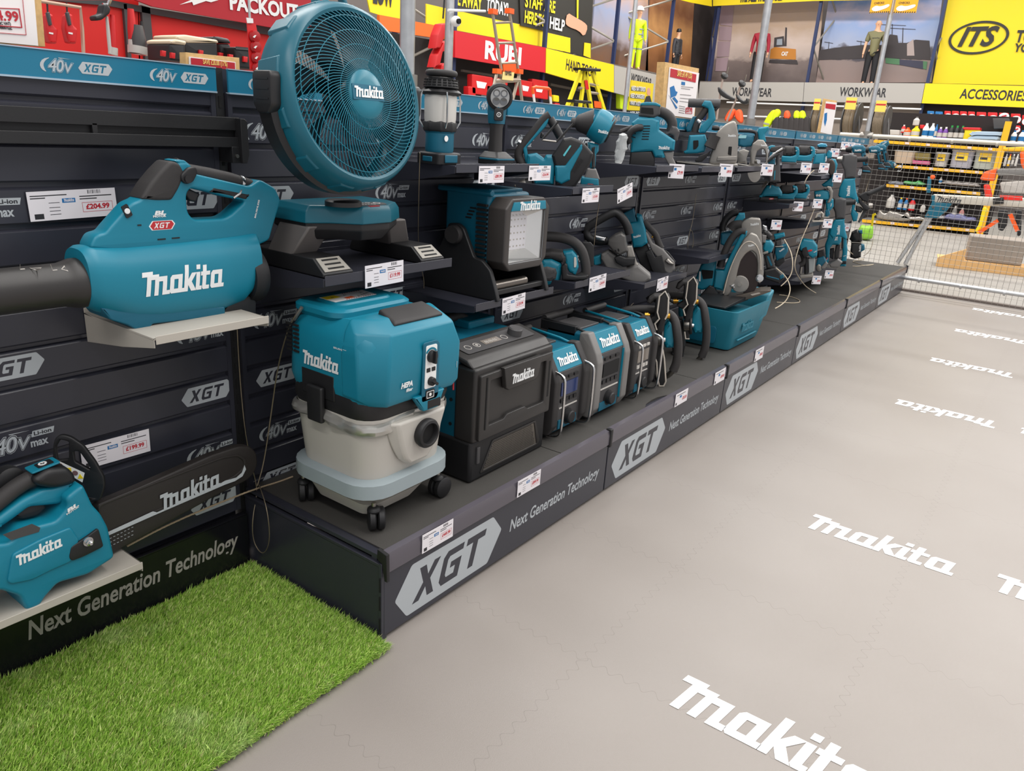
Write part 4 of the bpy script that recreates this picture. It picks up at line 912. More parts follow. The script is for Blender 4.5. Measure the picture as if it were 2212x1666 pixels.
radio(1.60,.235,.34,-.505,.25,'blue-green radio with chrome guard bars and pale buttons, farthest of the three radios',2)
# ================================================================ traced tools: outline on a plane standing on its shelf
class PL:
    def __init__(s,P,ang=None,px=None):
        d=P-CAMP
        if ang is None:h=Vector((d.y,-d.x,0)).normalized()
        else:a=math.radians(ang);h=Vector((math.cos(a),math.sin(a),0))
        s.M=basis(P,h,(0,0,1));s.o=Vector(P);s.h=h;s.n=s.M.to_3x3().col[2].copy()
    def w(s,px,py,dz=0.0):
        o=s.o+s.n*dz;d=ray(px,py);return CAMP+d*((o-CAMP).dot(s.n)/d.dot(s.n))
    def p(s,px,py,dz=0.0):
        q=s.w(px,py,dz)-s.o;return(q.dot(s.h),q.z)
BADGE=MATS['badge_red']
SPOTS=[]
def tool(name,label,cat,v,base,z0,parts,ang=None,Y=None,X=None,group=None):
    bx,by=v[1]+base[0]/v[0],v[2]+base[1]/v[0]
    P=onZ(bx,by,z0)if(Y is None and X is None)else(onY(bx,by,Y)if Y is not None else onX(bx,by,X))
    if Y is not None or X is not None:P=Vector((P.x,P.y,z0 if z0 is not None else P.z))
    pl=PL(P,ang);t=thing(name,label,cat,P,group);made={}
    g=lambda q:(v[1]+q[0]/v[0],v[2]+q[1]/v[0])
    last=None
    for pt in parts:
        nm,m,kind=pt[:3];b=MB();par=t;sharp=38
        if nm.startswith('>'):nm=nm[1:];par=last
        if kind=='s':            # slab: depth, pts, dz, bevel
            dep,pts=pt[3],pt[4];dz=pt[5]if len(pt)>5 else 0;bv=pt[6]if len(pt)>6 else min(.006,dep*.3);rnd=pt[7]if len(pt)>7 else .004
            rings_=pts if isinstance(pts[0][0],(tuple,list))else[pts]
            b.slab([fillet([pl.p(*g(q),dz)for q in r],rnd)for r in rings_],pl.M@Matrix.Translation((0,0,dz)),dep,bv)
        elif kind=='t':          # tube: radius, pts (px,py[,dz])
            r,pts=pt[3],pt[4];W=[tuple(pl.w(*g(q),q[2]if len(q)>2 else 0))for q in pts]
            if len(pt)<=5:W=smooth_poly(W,2,False)
            b.tube(W,r,10)
        elif kind=='l':          # lathe along a traced axis: p0, p1, [(r, t)]
            a=pl.w(*g(pt[3]),pt[3][2]if len(pt[3])>2 else 0);e=pl.w(*g(pt[4]),pt[4][2]if len(pt[4])>2 else 0);L=(e-a).length
            b.lathe([(r,tt*L)for r,tt in pt[5]],a,e-a,24)
        elif kind=='x':          # box in plane coords around traced corner points
            a=pl.p(*g(pt[3]));e=pl.p(*g(pt[4]));b.box(min(a[0],e[0]),max(a[0],e[0]),min(a[1],e[1]),max(a[1],e[1]),pt[5],pt[6],pl.M)
        elif kind=='logo':       # makita mark between two points at depth dz
            dz=pt[5];a=pl.w(*g(pt[3]),dz);e=pl.w(*g(pt[4]),dz);q=e-a
            upv=pl.n.cross(q);makita(b,basis((a+e)/2+Vector((0,0,.001))+pl.n*.0006,q,upv),q.length*1.02,.0006)
            b.build_flat('logo',m,last or t);continue
        elif kind=='xgt':
            dz=pt[5];a=pl.w(*g(pt[3]),dz);e=pl.w(*g(pt[4]),dz);q=e-a;M=basis((a+e)/2+pl.n*.0008,q,pl.n.cross(q));L=q.length
            b.mat(0);b.slab([((p_[0]-.5)*L*1.15,(p_[1]-.164)*L*1.15)for p_ in XGP[0]],M,.0005);b.mat(1);xgt(b,M@Matrix.Translation((0,0,.0006)),L,fill=False)
            b.build_flat('badge',[BADGE,LOGO],last or t);continue
        o=b.build(nm,m,par,sharp=sharp)
        if par is t:last=o
    return t,pl
# ---------------------------------------------------------------- shelves of the rear bays
shelf(.62,1.085,-.002,-.30,1.270,'dark metal shelf under the lantern and the flashlight')
shelf(.70,1.185,-.002,-.34,.812,'dark metal shelf under the square work light')
shelf(1.28,1.60,-.002,-.33,1.186,'dark metal shelf under the duster with the black cone nozzle')
shelf(1.36,1.84,-.002,-.33,.806,'dark metal shelf under the looped handle tool')
shelf(2.0,2.49,-.002,-.33,.722,'dark metal shelf under the two band saws')
shelf(2.0,2.48,-.002,-.32,1.262,'dark metal shelf under the inflator')
shelf(2.52,2.98,-.002,-.32,1.256,'dark metal shelf under the plunge saw')
shelf(3.02,3.42,-.002,-.32,1.256,'dark metal shelf under the small circular saw')
shelf(3.80,4.28,-.002,-.32,1.268,'dark metal shelf under the two upper finishing sanders')
shelf(4.30,4.74,-.002,-.32,1.268,'dark metal shelf under the round topped polisher')
shelf(4.755,5.4,-.002,-.32,1.188,'dark metal shelf under the disc grinder')
shelf(4.10,4.56,-.002,-.32,1.006,'dark metal shelf under the three lower sanders')
shelf(4.60,5.03,-.002,-.32,.998,'dark metal shelf under the trimmer with the round guard')
shelf(4.68,5.12,-.002,-.32,.838,'dark metal shelf under the jigsaw')
shelf(4.72,5.14,-.002,-.32,.400,'low dark metal shelf under the plunge router')
shelf(5.16,5.80,-.002,-.32,.384,'low dark metal shelf under the lower upright hammer')
shelf(2.80,3.22,-.002,-.32,.762,'dark metal shelf behind the big saws on the crate')
VA=(4.809,880,140);VB=(6.144,1320,180);VC=(6.9125,1640,260);VD=(5.821,1140,420);VE=(4.9,1480,440);VF=(5.553,1640,420);VG=(5.205,900,380);VH=(5.205,1160,640);VI=(4.384,1840,280)
# ---------------------------------------------------------------- lantern
def lantern():
    P=Vector((.655,-.20,1.2705));t=thing('camping_lantern','black and blue-green lantern with frosted white globe','lantern',P);z=P.z;c=(P.x,P.y,0)
    b=MB();b.loft([rrect(P.x-.056,P.x+.056,P.y-.05,P.y+.05,.012,z),rrect(P.x-.056,P.x+.056,P.y-.05,P.y+.05,.012,z+.032),rrect(P.x-.05,P.x+.05,P.y-.045,P.y+.045,.012,z+.037)]);bt=b.build('battery',BLK,t,.002)
    b=MB();b.box(P.x-.058,P.x-.054,P.y-.02,P.y+.02,z+.008,z+.024);b.box(P.x-.03,P.x+.03,P.y-.054,P.y-.05,z+.006,z+.03);b.build('battery_clip',TEALD,bt,.002)
    b=MB();b.lathe([(.044,.037),(.046,.045),(.046,.095),(.05,.1)],(P.x,P.y,z),seg=32);b.build('body',TEALD,t)
    b=MB();b.lathe([(.05,.098),(.055,.105),(.055,.125),(.051,.132)],(P.x,P.y,z),seg=8);b.build('lower_collar',BLK,t,.003)
    b=MB();b.lathe([(.049,.128),(.051,.14),(.0515,.195),(.0515,.21)],(P.x,P.y,z),seg=40);b.build('globe',mat('frosted_globe',(205,202,196),.35),t)
    b=MB();b.lathe([(.052,.208),(.064,.212),(.066,.218),(.058,.225),(.05,.228)],(P.x,P.y,z),seg=8);b.lathe([(.045,.226),(.056,.232),(.052,.252),(.04,.262),(.0001,.262)],(P.x,P.y,z),seg=40)
    b.mat(1)
    for r_,zz in((.0555,.238),(.0545,.246),(.0530,.254)):
        for k in range(20):a=2*PI*k/20;M=Matrix.Translation((P.x,P.y,z+zz))@Matrix.Rotation(a,4,'Z');b.box(r_-.004,r_+.0008,-.0058,.0058,-.0018,.0018,M)
    b.build('top_vent',[BLK,SLOT],t,sharp=50)
    b=MB();b.tube([(P.x+.042*math.cos(a),P.y+.042*math.sin(a),z+.274)for a in[2*PI*k/32 for k in range(32)]],.0095,10,closed=True);b.build('carry_ring',RUB,t)
    for a in(150,240,330,60):
        a=math.radians(a);u=Vector((math.cos(a),math.sin(a),0));B=MB();q=Vector((P.x,P.y,z))
        B.tube([q+u*.056+Vector((0,0,.112)),q+u*.068+Vector((0,0,.13)),q+u*.066+Vector((0,0,.2)),q+u*.06+Vector((0,0,.218))],.0028,8);B.build('guard_wire',CHR,t)
    b=MB();b.lathe([(.009,0),(.009,.001)],(P.x-.02,P.y-.0455,z+.08),(0,-1,0),20);b.build('round_sticker',WHT,t)
lantern()
def flashlight():
    P=Vector((.945,-.205,1.2705));t=thing('work_flashlight','upright blue-green torch with a round four bulb head beside the lantern','flashlight',P);z=P.z;d=Vector((-.66,-.73,-.12)).normalized()
    b=MB();b.loft([rrect(P.x-.05,P.x+.05,P.y-.05,P.y+.04,.01,z),rrect(P.x-.05,P.x+.05,P.y-.05,P.y+.04,.01,z+.022),rrect(P.x-.03,P.x+.032,P.y-.03,P.y+.03,.01,z+.042)]);b.mat(1);b.box(P.x-.051,P.x+.051,P.y-.051,P.y+.03,z+.014,z+.021);b.build('base',[BLK,TEALD],t,.002)
    b=MB();b.loft([rrect(P.x-.022,P.x+.022,P.y-.022,P.y+.022,.015,z+.04),rrect(P.x-.02,P.x+.02,P.y-.02,P.y+.02,.014,z+.12),rrect(P.x-.024,P.x+.024,P.y-.024,P.y+.024,.016,z+.14)]);b.build('grip',RUB,t,sharp=60)
    b=MB();b.loft([rrect(P.x-.025,P.x+.025,P.y-.025,P.y+.025,.015,z+.135),rrect(P.x-.028,P.x+.028,P.y-.028,P.y+.03,.018,z+.175),rrect(P.x-.026,P.x+.032,P.y-.026,P.y+.032,.018,z+.215)]);nk=b.build('neck',TEALD,t,sharp=60)
    H=Vector((P.x+.006,P.y+.004,z+.226));b=MB();b.lathe([(.03,-.035),(.036,-.03),(.036,.01),(.0445,.02),(.0445,.042),(.036,.046),(.033,.04),(.0001,.038)],H,d,32);hd=b.build('head',BLK,t)
    M=basis(H+d*.041,(-d.y,d.x,0)if 0 else d.cross(Vector((0,0,1)))*-1,(0,0,1));b=MB();b.lathe([(.033,.04),(.033,.042),(.0001,.042)],H,d,32);b.mat(1)
    for x,y in((-.013,.013),(.013,.013),(-.013,-.013),(.013,-.013)):
        q=H+d*.042+Vector((0,0,1))*y+d.cross(Vector((0,0,1))).normalized()*x;b.lathe([(.0125,0),(.0125,.003),(.011,.003),(.006,.0005),(.0001,.0005)],q,d,20)
    b.build('lens',[mat('lamp_reflector',(180,180,178),.2,.6),mat('lamp_bulbs',(120,122,124),.12,.8)],hd)
    M=basis(Vector((P.x,P.y,z+.165))+Vector((-.66,-.73,0))*.034,(.73,-.66,0),(0,0,1));b=MB();b.slab(fillet([(-.016,-.02),(.016,-.02),(.016,.02),(-.016,.02)],.006),M,.008,.002);b.mat(1);b.slab([arc(0,0,.008,0,345,18),arc(0,0,.006,0,345,14)],M@Matrix.Translation((0,0,.0045)),.001);b.box(-.001,.001,-.004,.004,.004,.005,M);b.build('power_button',[BLK,LOGO],nk)
flashlight()
# ---------------------------------------------------------------- work light
def worklight():
    x0,x1,y0,y1,zb,zt=.735,.985,-.425,-.165,.915,1.175
    t=thing('square_work_light','black and blue-green square LED work light tilting in a black stand','work light',(.86,-.3,.813))
    b=MB();b.hexa([(x0+.01,y0+.07,zb+.02),(x1-.01,y0+.07,zb+.02),(x1-.01,y1,zb+.03),(x0+.01,y1,zb+.03),(x0+.01,y0+.07,zt+.01),(x1-.01,y0+.07,zt+.01),(x1-.01,y1,zt+.02),(x0+.01,y1,zt+.02)]);body=b.build('housing',TEALD,t,.012,3)
    M=fr((x0+x1)/2,y0+.03,(zb+zt)/2);w,h=(x1-x0)/2,(zt-zb)/2
    b=MB();oc=lambda e,ch:[(-w+e+ch,-h+e),(w-e-ch,-h+e),(w-e,-h+e+ch),(w-e,h-e-ch),(w-e-ch,h-e),(-w+e+ch,h-e),(-w+e,h-e-ch),(-w+e,-h+e+ch)]
    b.slab([fillet(oc(0,.035),.004),fillet([(-w+.03,-h+.03),(w-.03,-h+.03),(w-.03,h-.045),(-w+.03,h-.045)],.004)],M,.075,.006);fb=b.build('front_bezel',mat('dark_taupe_rubber',(58,54,52),.5,bump=.2,vary=.1),t)
    ix,iz=w-.028,h-.028
    b=MB();b.box(-ix,ix,-iz,iz,-.045,-.02,M);b.build('lamp_well',SLOT,fb)
    b=MB();f=.3;o4=[(-ix,-iz,.03),(ix,-iz,.03),(ix,iz*.82,.03),(-ix,iz*.82,.03)];i4=[(-ix*.62,-iz*.62,-.012),(ix*.62,-iz*.62,-.012),(ix*.62,iz*.55,-.012),(-ix*.62,iz*.55,-.012)]
    b.loft([o4,i4],caps=False,M=M);b.build('reflector',mat('mirror_reflector',(214,212,208),.08,1),fb,sharp=10)
    b=MB();b.box(-ix*.64,ix*.64,-iz*.64,iz*.57,-.016,-.011,M);b.mat(1)
    for k in range(6):
        for j in range(5):b.box(-ix*.5+k*ix*.2-.0025,-ix*.5+k*ix*.2+.0025,-iz*.5+j*iz*.24-.0025,-iz*.5+j*iz*.24+.0025,-.011,-.009,M)
    b.build('led_board',[mat('led_board_white',(214,210,216),.5),mat('led_dot',(150,140,120),.4)],fb)
    b=MB();b.box(-ix,ix,-iz,iz*.84,.030,.032,M);gl=b.build('front_glass',mat('clear_glass_sheet',(240,244,246),.03,alpha=.12),fb)
    b=MB();b.slab([[(-ix-.003,-iz-.003),(ix+.003,-iz-.003),(ix+.003,iz*.84+.003),(-ix-.003,iz*.84+.003)],[(-ix,-iz),(ix,-iz),(ix,iz*.84),(-ix,iz*.84)]],M@Matrix.Translation((0,0,.034)),.005,.001);b.build('lens_rim',mat('lens_rim_pale',(150,158,164),.2,.3),fb)
    b=MB();b.slab([(-ix-.002,iz*.86),(ix+.002,iz*.86),(ix*.95,h-.012),(-ix*.9,h-.012)],M@Matrix.Translation((0,0,.038)),.006,.001);lp=b.build('logo_panel',TEAL,fb)
    b=MB();makita(b,M@Matrix.Translation((0,iz*.86+.013,.0418)),.12,.001);b.build_flat('logo',LOGO,lp)
    b=MB()
    for k in range(13):b.box(x0-.001,x0+.012,y0+.075,y0+.115,zb+.03+k*.0162,zb+.038+k*.0162)
    for k in range(4):b.box(x0+.0085,x0+.0115,y0+.125+k*.006,y0+.15+k*.006,zt-.05-k*.012,zt-.044-k*.012)
    b.build('vent_slots',SLOT,body)
    b=MB();b.tube([(x0+.012,y0+.06,zt+.012),(x0+.012,y1+.03,zt+.012)],.012,8);b.box(x0+.03,x1-.03,y0+.09,y1+.03,zt+.01,zt+.022);b.build('top_rails',TEALD,t,.003)
    # stand
    for xs,s_ in((x0-.028,-1),(x1+.012,1)):
        b=MB();pr=[(-.47,.815),(-.455,.86),(-.43,.925),(-.395,.955),(-.36,.96),(-.31,1.06),(-.285,1.075),(-.245,1.07),(-.235,1.04),(-.21,.98),(-.17,.93),(-.14,.87),(-.13,.815)]
        b.slab(fillet([(y,z-.003)for y,z in pr],.01),Matrix(((0,0,1,xs+.008),(1,0,0,.03),(0,1,0,0),(0,0,0,1))),.018,.004);st=b.build('stand_side',BLK,t)
        b=MB();b.lathe([(.034,0),(.034,.01),(.031,.018),(.0001,.018)],(xs if s_<0 else xs+.016,-.245,1.03),(s_,0,0),20);b.build('tilt_knob',RUB,t,sharp=30)
    b=MB();b.box(x0-.02,x1+.02,-.42,-.40,.83,.85);b.box(x0-.02,x1+.02,-.14,-.12,.815,.86);b.build('cross_bar',BLK,t,.003)
    b=MB();b.cyl((x0-.01,-.40,.862),(x0+.17,-.40,.862),.017,seg=18);b.build('roller_bar',mat('worn_metal_bar',(110,104,98),.3,.8),t)
worklight()
wl_=SC.objects['square_work_light'];wl_.location=(.975,-.205,.8135);wl_.scale=(1.066,1.066,.97)
# ---------------------------------------------------------------- upper row, second bay
tool('angle_drill','blue-green angle drill with big dark battery and steel chuck hanging under its handle','drill',VA,(1640,1275),1.187,[
    ('gear_head',TEAL,'s',.08,[(1240,1030),(1252,930),(1340,915),(1400,958),(1420,975),(1440,935),(1550,935),(1562,985),(1540,1060),(1520,1240),(1330,1240)],0,.012),
    ('battery',BLK,'s',.10,[(1500,940),(1560,860),(1620,765),(1700,750),(1800,785),(1850,830),(1930,920),(1905,1010),(1740,1268),(1650,1292),(1540,1245),(1530,1060)],0,.012),
    ('logo',mat('dark_embossed',(14,14,15),.35),'logo',(1725,1120),(1815,985),.0505),
    ('battery_frame',TEAL,'s',.112,[(1810,815),(1640,1040),(1535,1040),(1540,1200),(1600,1235),(1690,1190),(1695,1110),(1818,870)],0,.008),
    ('>side_stripe',mat('pale_teal_strip',(90,190,200),.4),'s',.002,[(1615,940),(1690,835),(1705,840),(1630,955)],.052,0),
    ('handle',RUB,'t',.018,[(1480,520),(1420,560),(1330,680),(1230,800),(1165,880),(1150,960),(1200,1040)]),
    ('handle_inner',TEAL,'s',.03,[(1480,560),(1440,640),(1330,760),(1240,860),(1260,1010),(1230,1020),(1200,860),(1400,600),(1400,540),(1470,525)],.0,.005),
    ('support_arm',BLK,'t',.017,[(1480,560),(1530,640),(1600,770)]),
    ('trigger',BLK,'s',.02,[(1390,700),(1420,720),(1410,770),(1375,760)],0),
    ('chuck_collar',BLK,'l',(1310,1225),(1240,1250),[(.02,0),(.026,.1),(.026,1)]),
    ('chuck',STL,'l',(1250,1245),(1140,1280),[(.022,0),(.026,.1),(.026,.55),(.014,1)]),
    ('hand_strap_ring',CHR,'l',(1150,800),(1245,850),[(.012,0),(.013,.5),(.012,1)]),
],Y=-.20)
tool('display_hook','black double pronged display hook in front of the angle drill','hook',VA,(1470,800),None,[
    ('prong',BLK,'t',.004,[(1395,785),(1565,592)],1),('prong',BLK,'t',.004,[(1545,805),(1722,612)],1),('cross_wire',STL,'t',.004,[(1400,782),(1550,800)],1),
],Y=-.26)
tool('air_duster','blue-green cordless duster with a black cone nozzle and small battery foot','air duster',VA,(1900,1275),1.187,[
    ('body',TEAL,'l',(1925,590),(2100,700),[(.052,0),(.064,.1),(.068,.5),(.062,.9),(.05,1)]),
    ('>logo',LOGO,'logo',(1978,690),(2085,712),.068),
    ('cone_nozzle',RUB,'l',(1700,600),(1930,610),[(.016,0),(.020,.05),(.020,.2),(.032,.3),(.036,.4),(.058,1)]),
    ('intake_cap',BLK,'l',(2065,660),(2120,690),[(.055,0),(.06,.3),(.05,1)]),
    ('grip',TEAL,'s',.035,[(1870,800),(1990,830),(1985,900),(1960,930),(1950,1080),(1900,1080),(1890,960)],0,.01),
    ('grip_rubber',RUB,'s',.038,[(1900,850),(1960,840),(1950,1075),(1905,1080)],0,.01),
    ('trigger',BLK,'s',.02,[(1840,820),(1870,815),(1875,870),(1850,880)],0),
    ('base',GRY,'s',.06,[(1870,1075),(1960,1080),(2000,1190),(1830,1190)],0,.006),
    ('battery',TEAL,'s',.07,[(1810,1160),(1985,1180),(1990,1272),(1800,1272),(1800,1200)],0,.006),
    ('>badge',BADGE,'xgt',(1870,1245),(1930,1250),.036),
],Y=-.20)
# ---------------------------------------------------------------- middle row: looped handle tool, band saws
tool('looped_handle_tool','blue-green power unit with a large black looped handle','power tool',VD,(330,1130),.807,[
    ('motor',TEAL,'s',.10,[(140,860),(190,790),(300,790),(420,850),(440,940),(400,1070),(330,1130),(180,1130),(140,1060)],0,.02),
    ('motor_cap',DGR,'s',.112,[(145,880),(250,860),(370,890),(390,960),(370,1050),(290,1085),(200,1080),(150,1040)],0,.02),
    ('top_cover',RUB,'s',.09,[(160,780),(210,700),(300,690),(440,705),(490,770),(480,860),(410,830),(300,795),(180,800)],.0,.015),
    ('rear_block',TEAL,'s',.08,[(440,705),(560,690),(620,760),(640,900),(600,1000),(520,960),(470,860)],0,.012),
    ('>window',LGR,'s',.004,[(580,790),(610,790),(615,880),(605,920),(580,920)],.042,.001),
    ('side_bracket',BLK,'s',.03,[(420,900),(470,860),(500,880),(500,1000),(620,1020),(760,1010),(750,1060),(600,1080),(430,1070)],.05,.006),
    ('loop_handle',RUB,'t',.021,[(160,530),(300,530),(450,545),(590,600),(680,700),(720,830),(735,950),(725,1010),(640,1060),(540,1070),(460,1060)]),
    ('foot',TEALD,'s',.06,[(200,1080),(350,1080),(345,1110),(300,1120),(290,1135),(200,1130)],0),
    ('guard_plate',BLK,'s',.012,[(690,600),(790,600),(830,650),(830,900),(770,910),(700,900)],-.05,.003),
],Y=-.2)
def bandsaw(label,P_):
    return tool('band_saw',label,'band saw',*P_)
GM_=mat('gunmetal_casting',(92,90,88),.38,.3,vary=.1)
tool('band_saw','grey portable band saw with a big black hoop handle','band saw',VD,(1300,1110),.723,[
    ('lower_housing',GRY,'s',.09,[(930,740),(1020,690),(1130,760),(1250,900),(1390,870),(1540,1000),(1550,1050),(1480,1095),(1380,1110),(1180,1040),(1000,930),(925,800)],0,.012),
    ('guide_block',BLK,'s',.05,[(1090,790),(1160,760),(1230,790),(1355,790),(1345,880),(1200,905),(1110,850)],.05,.006),
    ('motor_housing',GM_,'s',.10,[(1020,560),(1100,500),(1180,470),(1230,510),(1240,600),(1270,700),(1160,750),(1080,710),(1010,620)],.02,.01),
    ('>vent',SLOT,'s',.002,[(1090,700),(1105,695),(1120,720),(1105,725)],.072,0),('>vent',SLOT,'s',.002,[(1130,685),(1145,680),(1155,715),(1140,718)],.072,0),
    ('frame_upright',ALU,'s',.05,[(1240,640),(1310,640),(1370,850),(1420,920),(1300,960),(1250,830)],0,.006),
    ('hoop_handle',BLK,'t',.02,[(1280,500),(1240,360),(1140,240),(1080,225),(900,320),(740,420),(730,500),(800,570),(900,600),(1010,580)]),
    ('wheel_cover',BLK,'s',.05,[(700,610),(800,600),(830,650),(830,850),(780,900),(720,900)],-.03,.01),
    ('battery',TEAL,'s',.08,[(830,780),(920,750),(930,860),(840,890)],-.02,.006),
    ('lamp',CHR,'s',.03,[(850,510),(990,540),(970,590),(860,570)],.03,.004),
],Y=-.22)
tool('band_saw','second band saw, blue-green and grey with a black steel stop plate','band saw',VD,(1640,1065),.723,[
    ('battery_mount',TEALD,'s',.08,[(1190,240),(1330,170),(1380,340),(1290,350)],-.0,.005),
    ('motor_housing',TEAL,'s',.09,[(1280,350),(1380,330),(1370,240),(1430,260),(1480,420),(1510,600),(1440,650),(1330,660),(1300,500)],0,.012),
    ('>logo',LOGO,'logo',(1325,545),(1420,520),.045),
    ('frame',GRY,'s',.05,[(1440,430),(1510,480),(1570,600),(1700,680),(1850,850),(1850,930),(1780,1010),(1720,960),(1640,800),(1560,700),(1500,560)],0,.008),
    ('stop_plate',BLK,'s',.03,[(1480,720),(1550,690),(1600,790),(1690,770),(1740,1020),(1690,1060),(1640,1060),(1560,940)],.04,.003),
    ('lower_cover',BLK,'s',.05,[(1330,670),(1500,620),(1560,760),(1600,1060),(1540,1050),(1430,900)],-.02,.006),
    ('rear_handle',RUB,'t',.017,[(1460,340),(1540,430),(1610,500),(1640,600),(1680,680)]),
    ('cable_hook',BLK,'t',.005,[(1650,710),(1730,700),(1800,780),(1850,850)]),
    ('blade_knob',STL,'s',.03,[(1720,830),(1760,800),(1810,850),(1850,850),(1830,890),(1760,870)],.03),
    ('strap_clip',BRS,'t',.006,[(1600,455),(1610,500),(1560,540)]),
],Y=-.2)
# ---------------------------------------------------------------- inflator, plunge saw, circular saw
tool('inflator','boxy blue-green inflator with a coiled black hose and plastic bag','inflator',VB,(560,1115),1.263,[
    ('foot',BLK,'s',.11,[(240,1100),(262,900),(540,900),(580,1000),(580,1100),(480,1118),(270,1110)],0,.008),
    ('housing',TEAL,'s',.12,[(270,780),(280,520),(360,460),(560,460),(640,500),(640,620),(700,660),(850,760),(835,890),(690,900),(720,985),(580,985),(545,900),(262,920)],0,.012),
    ('>louvre',SLOT,'s',.002,[(430,560),(520,560),(520,572),(430,572)],.061,0),('>louvre',SLOT,'s',.002,[(425,595),(518,595),(518,607),(425,607)],.061,0),('>louvre',SLOT,'s',.002,[(420,630),(515,630),(515,642),(420,642)],.061,0),
    ('>louvre',SLOT,'s',.002,[(415,665),(510,665),(510,677),(415,677)],.061,0),('>louvre',SLOT,'s',.002,[(410,700),(505,700),(505,712),(410,712)],.061,0),('>louvre',SLOT,'s',.002,[(405,735),(500,735),(500,747),(405,747)],.061,0),
    ('>louvre',SLOT,'s',.002,[(285,600),(330,615),(330,628),(285,613)],.061,0),('>louvre',SLOT,'s',.002,[(275,650),(330,665),(330,678),(275,663)],.061,0),('>louvre',SLOT,'s',.002,[(265,700),(325,715),(325,728),(265,713)],.061,0),
    ('>logo',LOGO,'logo',(625,860),(775,865),.061),
    ('head',DGR,'s',.10,[(380,380),(390,290),(480,255),(600,265),(655,290),(650,420),(560,460),(365,440)],0,.008),
    ('>display_slot',SLOT,'s',.004,[(400,320),(560,330),(565,410),(395,390)],.052,0),('>head_cap',TEAL,'s',.104,[(385,300),(400,265),(480,252),(600,262),(658,292),(655,320),(570,300)],0,.004),
    ('rear_hose',RUB,'t',.024,[(640,370),(720,400),(790,460),(820,560),(790,650)]),
    ('rear_housing',DGR,'s',.1,[(700,660),(760,640),(800,560),(870,580),(910,640),(880,760),(830,780),(820,700)],-.02,.01),
    ('side_block',GRY,'s',.09,[(690,910),(830,905),(820,990),(860,1070),(770,1090),(720,1000)],0,.006),
    ('coiled_hose',BLK,'t',.017,[(400,590,.07),(340,590,.09),(260,640,.09),(215,720,.09),(240,790,.08)]),
    ('nozzle',RUB,'l',(130,640,.08),(290,575,.08),[(.012,0),(.010,.1),(.009,1)]),
],Y=-.2)
b=MB();rings=[];random.seed(11);pl_=PL(onY(1345,350,-.26))
for k in range(9):
    s_=k/8;cx=160-60*s_+10*math.sin(k*2);cy=680+370*s_;r=30+45*math.sin(PI*(.15+.75*s_))
    rings.append([tuple(pl_.w(1320+(cx+r*math.cos(a)*(1+random.uniform(-.2,.2)))/6.144,180+(cy+14*math.sin(a)+random.uniform(-8,8))/6.144,.02*math.sin(a)))for a in[2*PI*j/14 for j in range(14)]])
b.loft(rings);tag(b.build('plastic_bag',mat('crinkled_clear_bag',(205,208,208),.15,alpha=.55),sharp=15),'crumpled clear plastic bag hanging from the inflator hose','plastic bag')
tool('plunge_saw','blue-green plunge saw with grey blade cover and dust port','plunge saw',VB,(1400,1080),1.257,[
    ('base_plate',ALU,'s',.16,[(880,1030),(1360,1080),(1680,1075),(1680,1092),(1370,1098),(880,1045)],0,.001),
    ('motor_housing',TEAL,'s',.12,[(1040,690),(1250,680),(1270,760),(1260,850),(1240,910),(1150,930),(980,935),(965,905),(1010,880)],0,.01),
    ('>battery_slot',SLOT,'s',.003,[(1090,760),(1160,755),(1160,830),(1130,870),(1090,880)],.061,0),
    ('upper_frame',TEAL,'s',.06,[(1200,300),(1240,230),(1330,240),(1370,340),(1390,480),(1250,660),(1170,660),(1190,560),(1290,470),(1290,340)],0,.008),
    ('rear_cover',TEALD,'s',.08,[(990,600),(1090,440),(1140,440),(1110,520),(1060,640),(1010,650)],-.03,.008),
    ('handle',RUB,'t',.019,[(1270,330),(1220,400),(1160,480),(1130,560),(1110,650)]),
    ('strap_ring',CHR,'l',(1130,480),(1190,540),[(.021,.2),(.022,.5),(.021,.8)]),
    ('front_grip',DGR,'l',(1025,260),(1450,270),[(.022,0),(.024,.02),(.024,.95),(.02,1)]),
    ('trigger',BLK,'s',.03,[(1370,340),(1420,300),(1440,320),(1385,380)],0),
    ('blade_cover',ALU,'s',.05,[(1290,1060),(1390,700),(1410,640),(1520,540),(1640,490),(1670,560),(1690,700),(1670,1070),(1360,1080)],.04,.01,.02),
    ('>logo',LOGO,'logo',(1548,700),(1655,700),.065),('>cover_slot',SLOT,'s',.003,[(1560,840),(1605,840),(1595,960),(1550,945)],.066,0),('>cover_rib',ALU,'s',.01,[(1410,975),(1670,965),(1665,1020),(1400,1030)],.068,.003),
    ('dust_port',RUB,'l',(1310,850,.07),(1385,690,.07),[(.034,0),(.033,.1),(.030,.5),(.030,1)]),
    ('>port_mouth',SLOT,'l',(1306,858,.07),(1311,848,.07),[(.030,0),(.030,1)]),
    ('depth_lever',BLK,'s',.03,[(1110,1020),(1180,960),(1280,920),(1330,890),(1290,960),(1210,1040),(1130,1050)],.06,.004),
    ('knob',BLK,'l',(1340,590,.03),(1440,600,.03),[(.012,0),(.014,.5),(.01,1)]),
],Y=-.2)
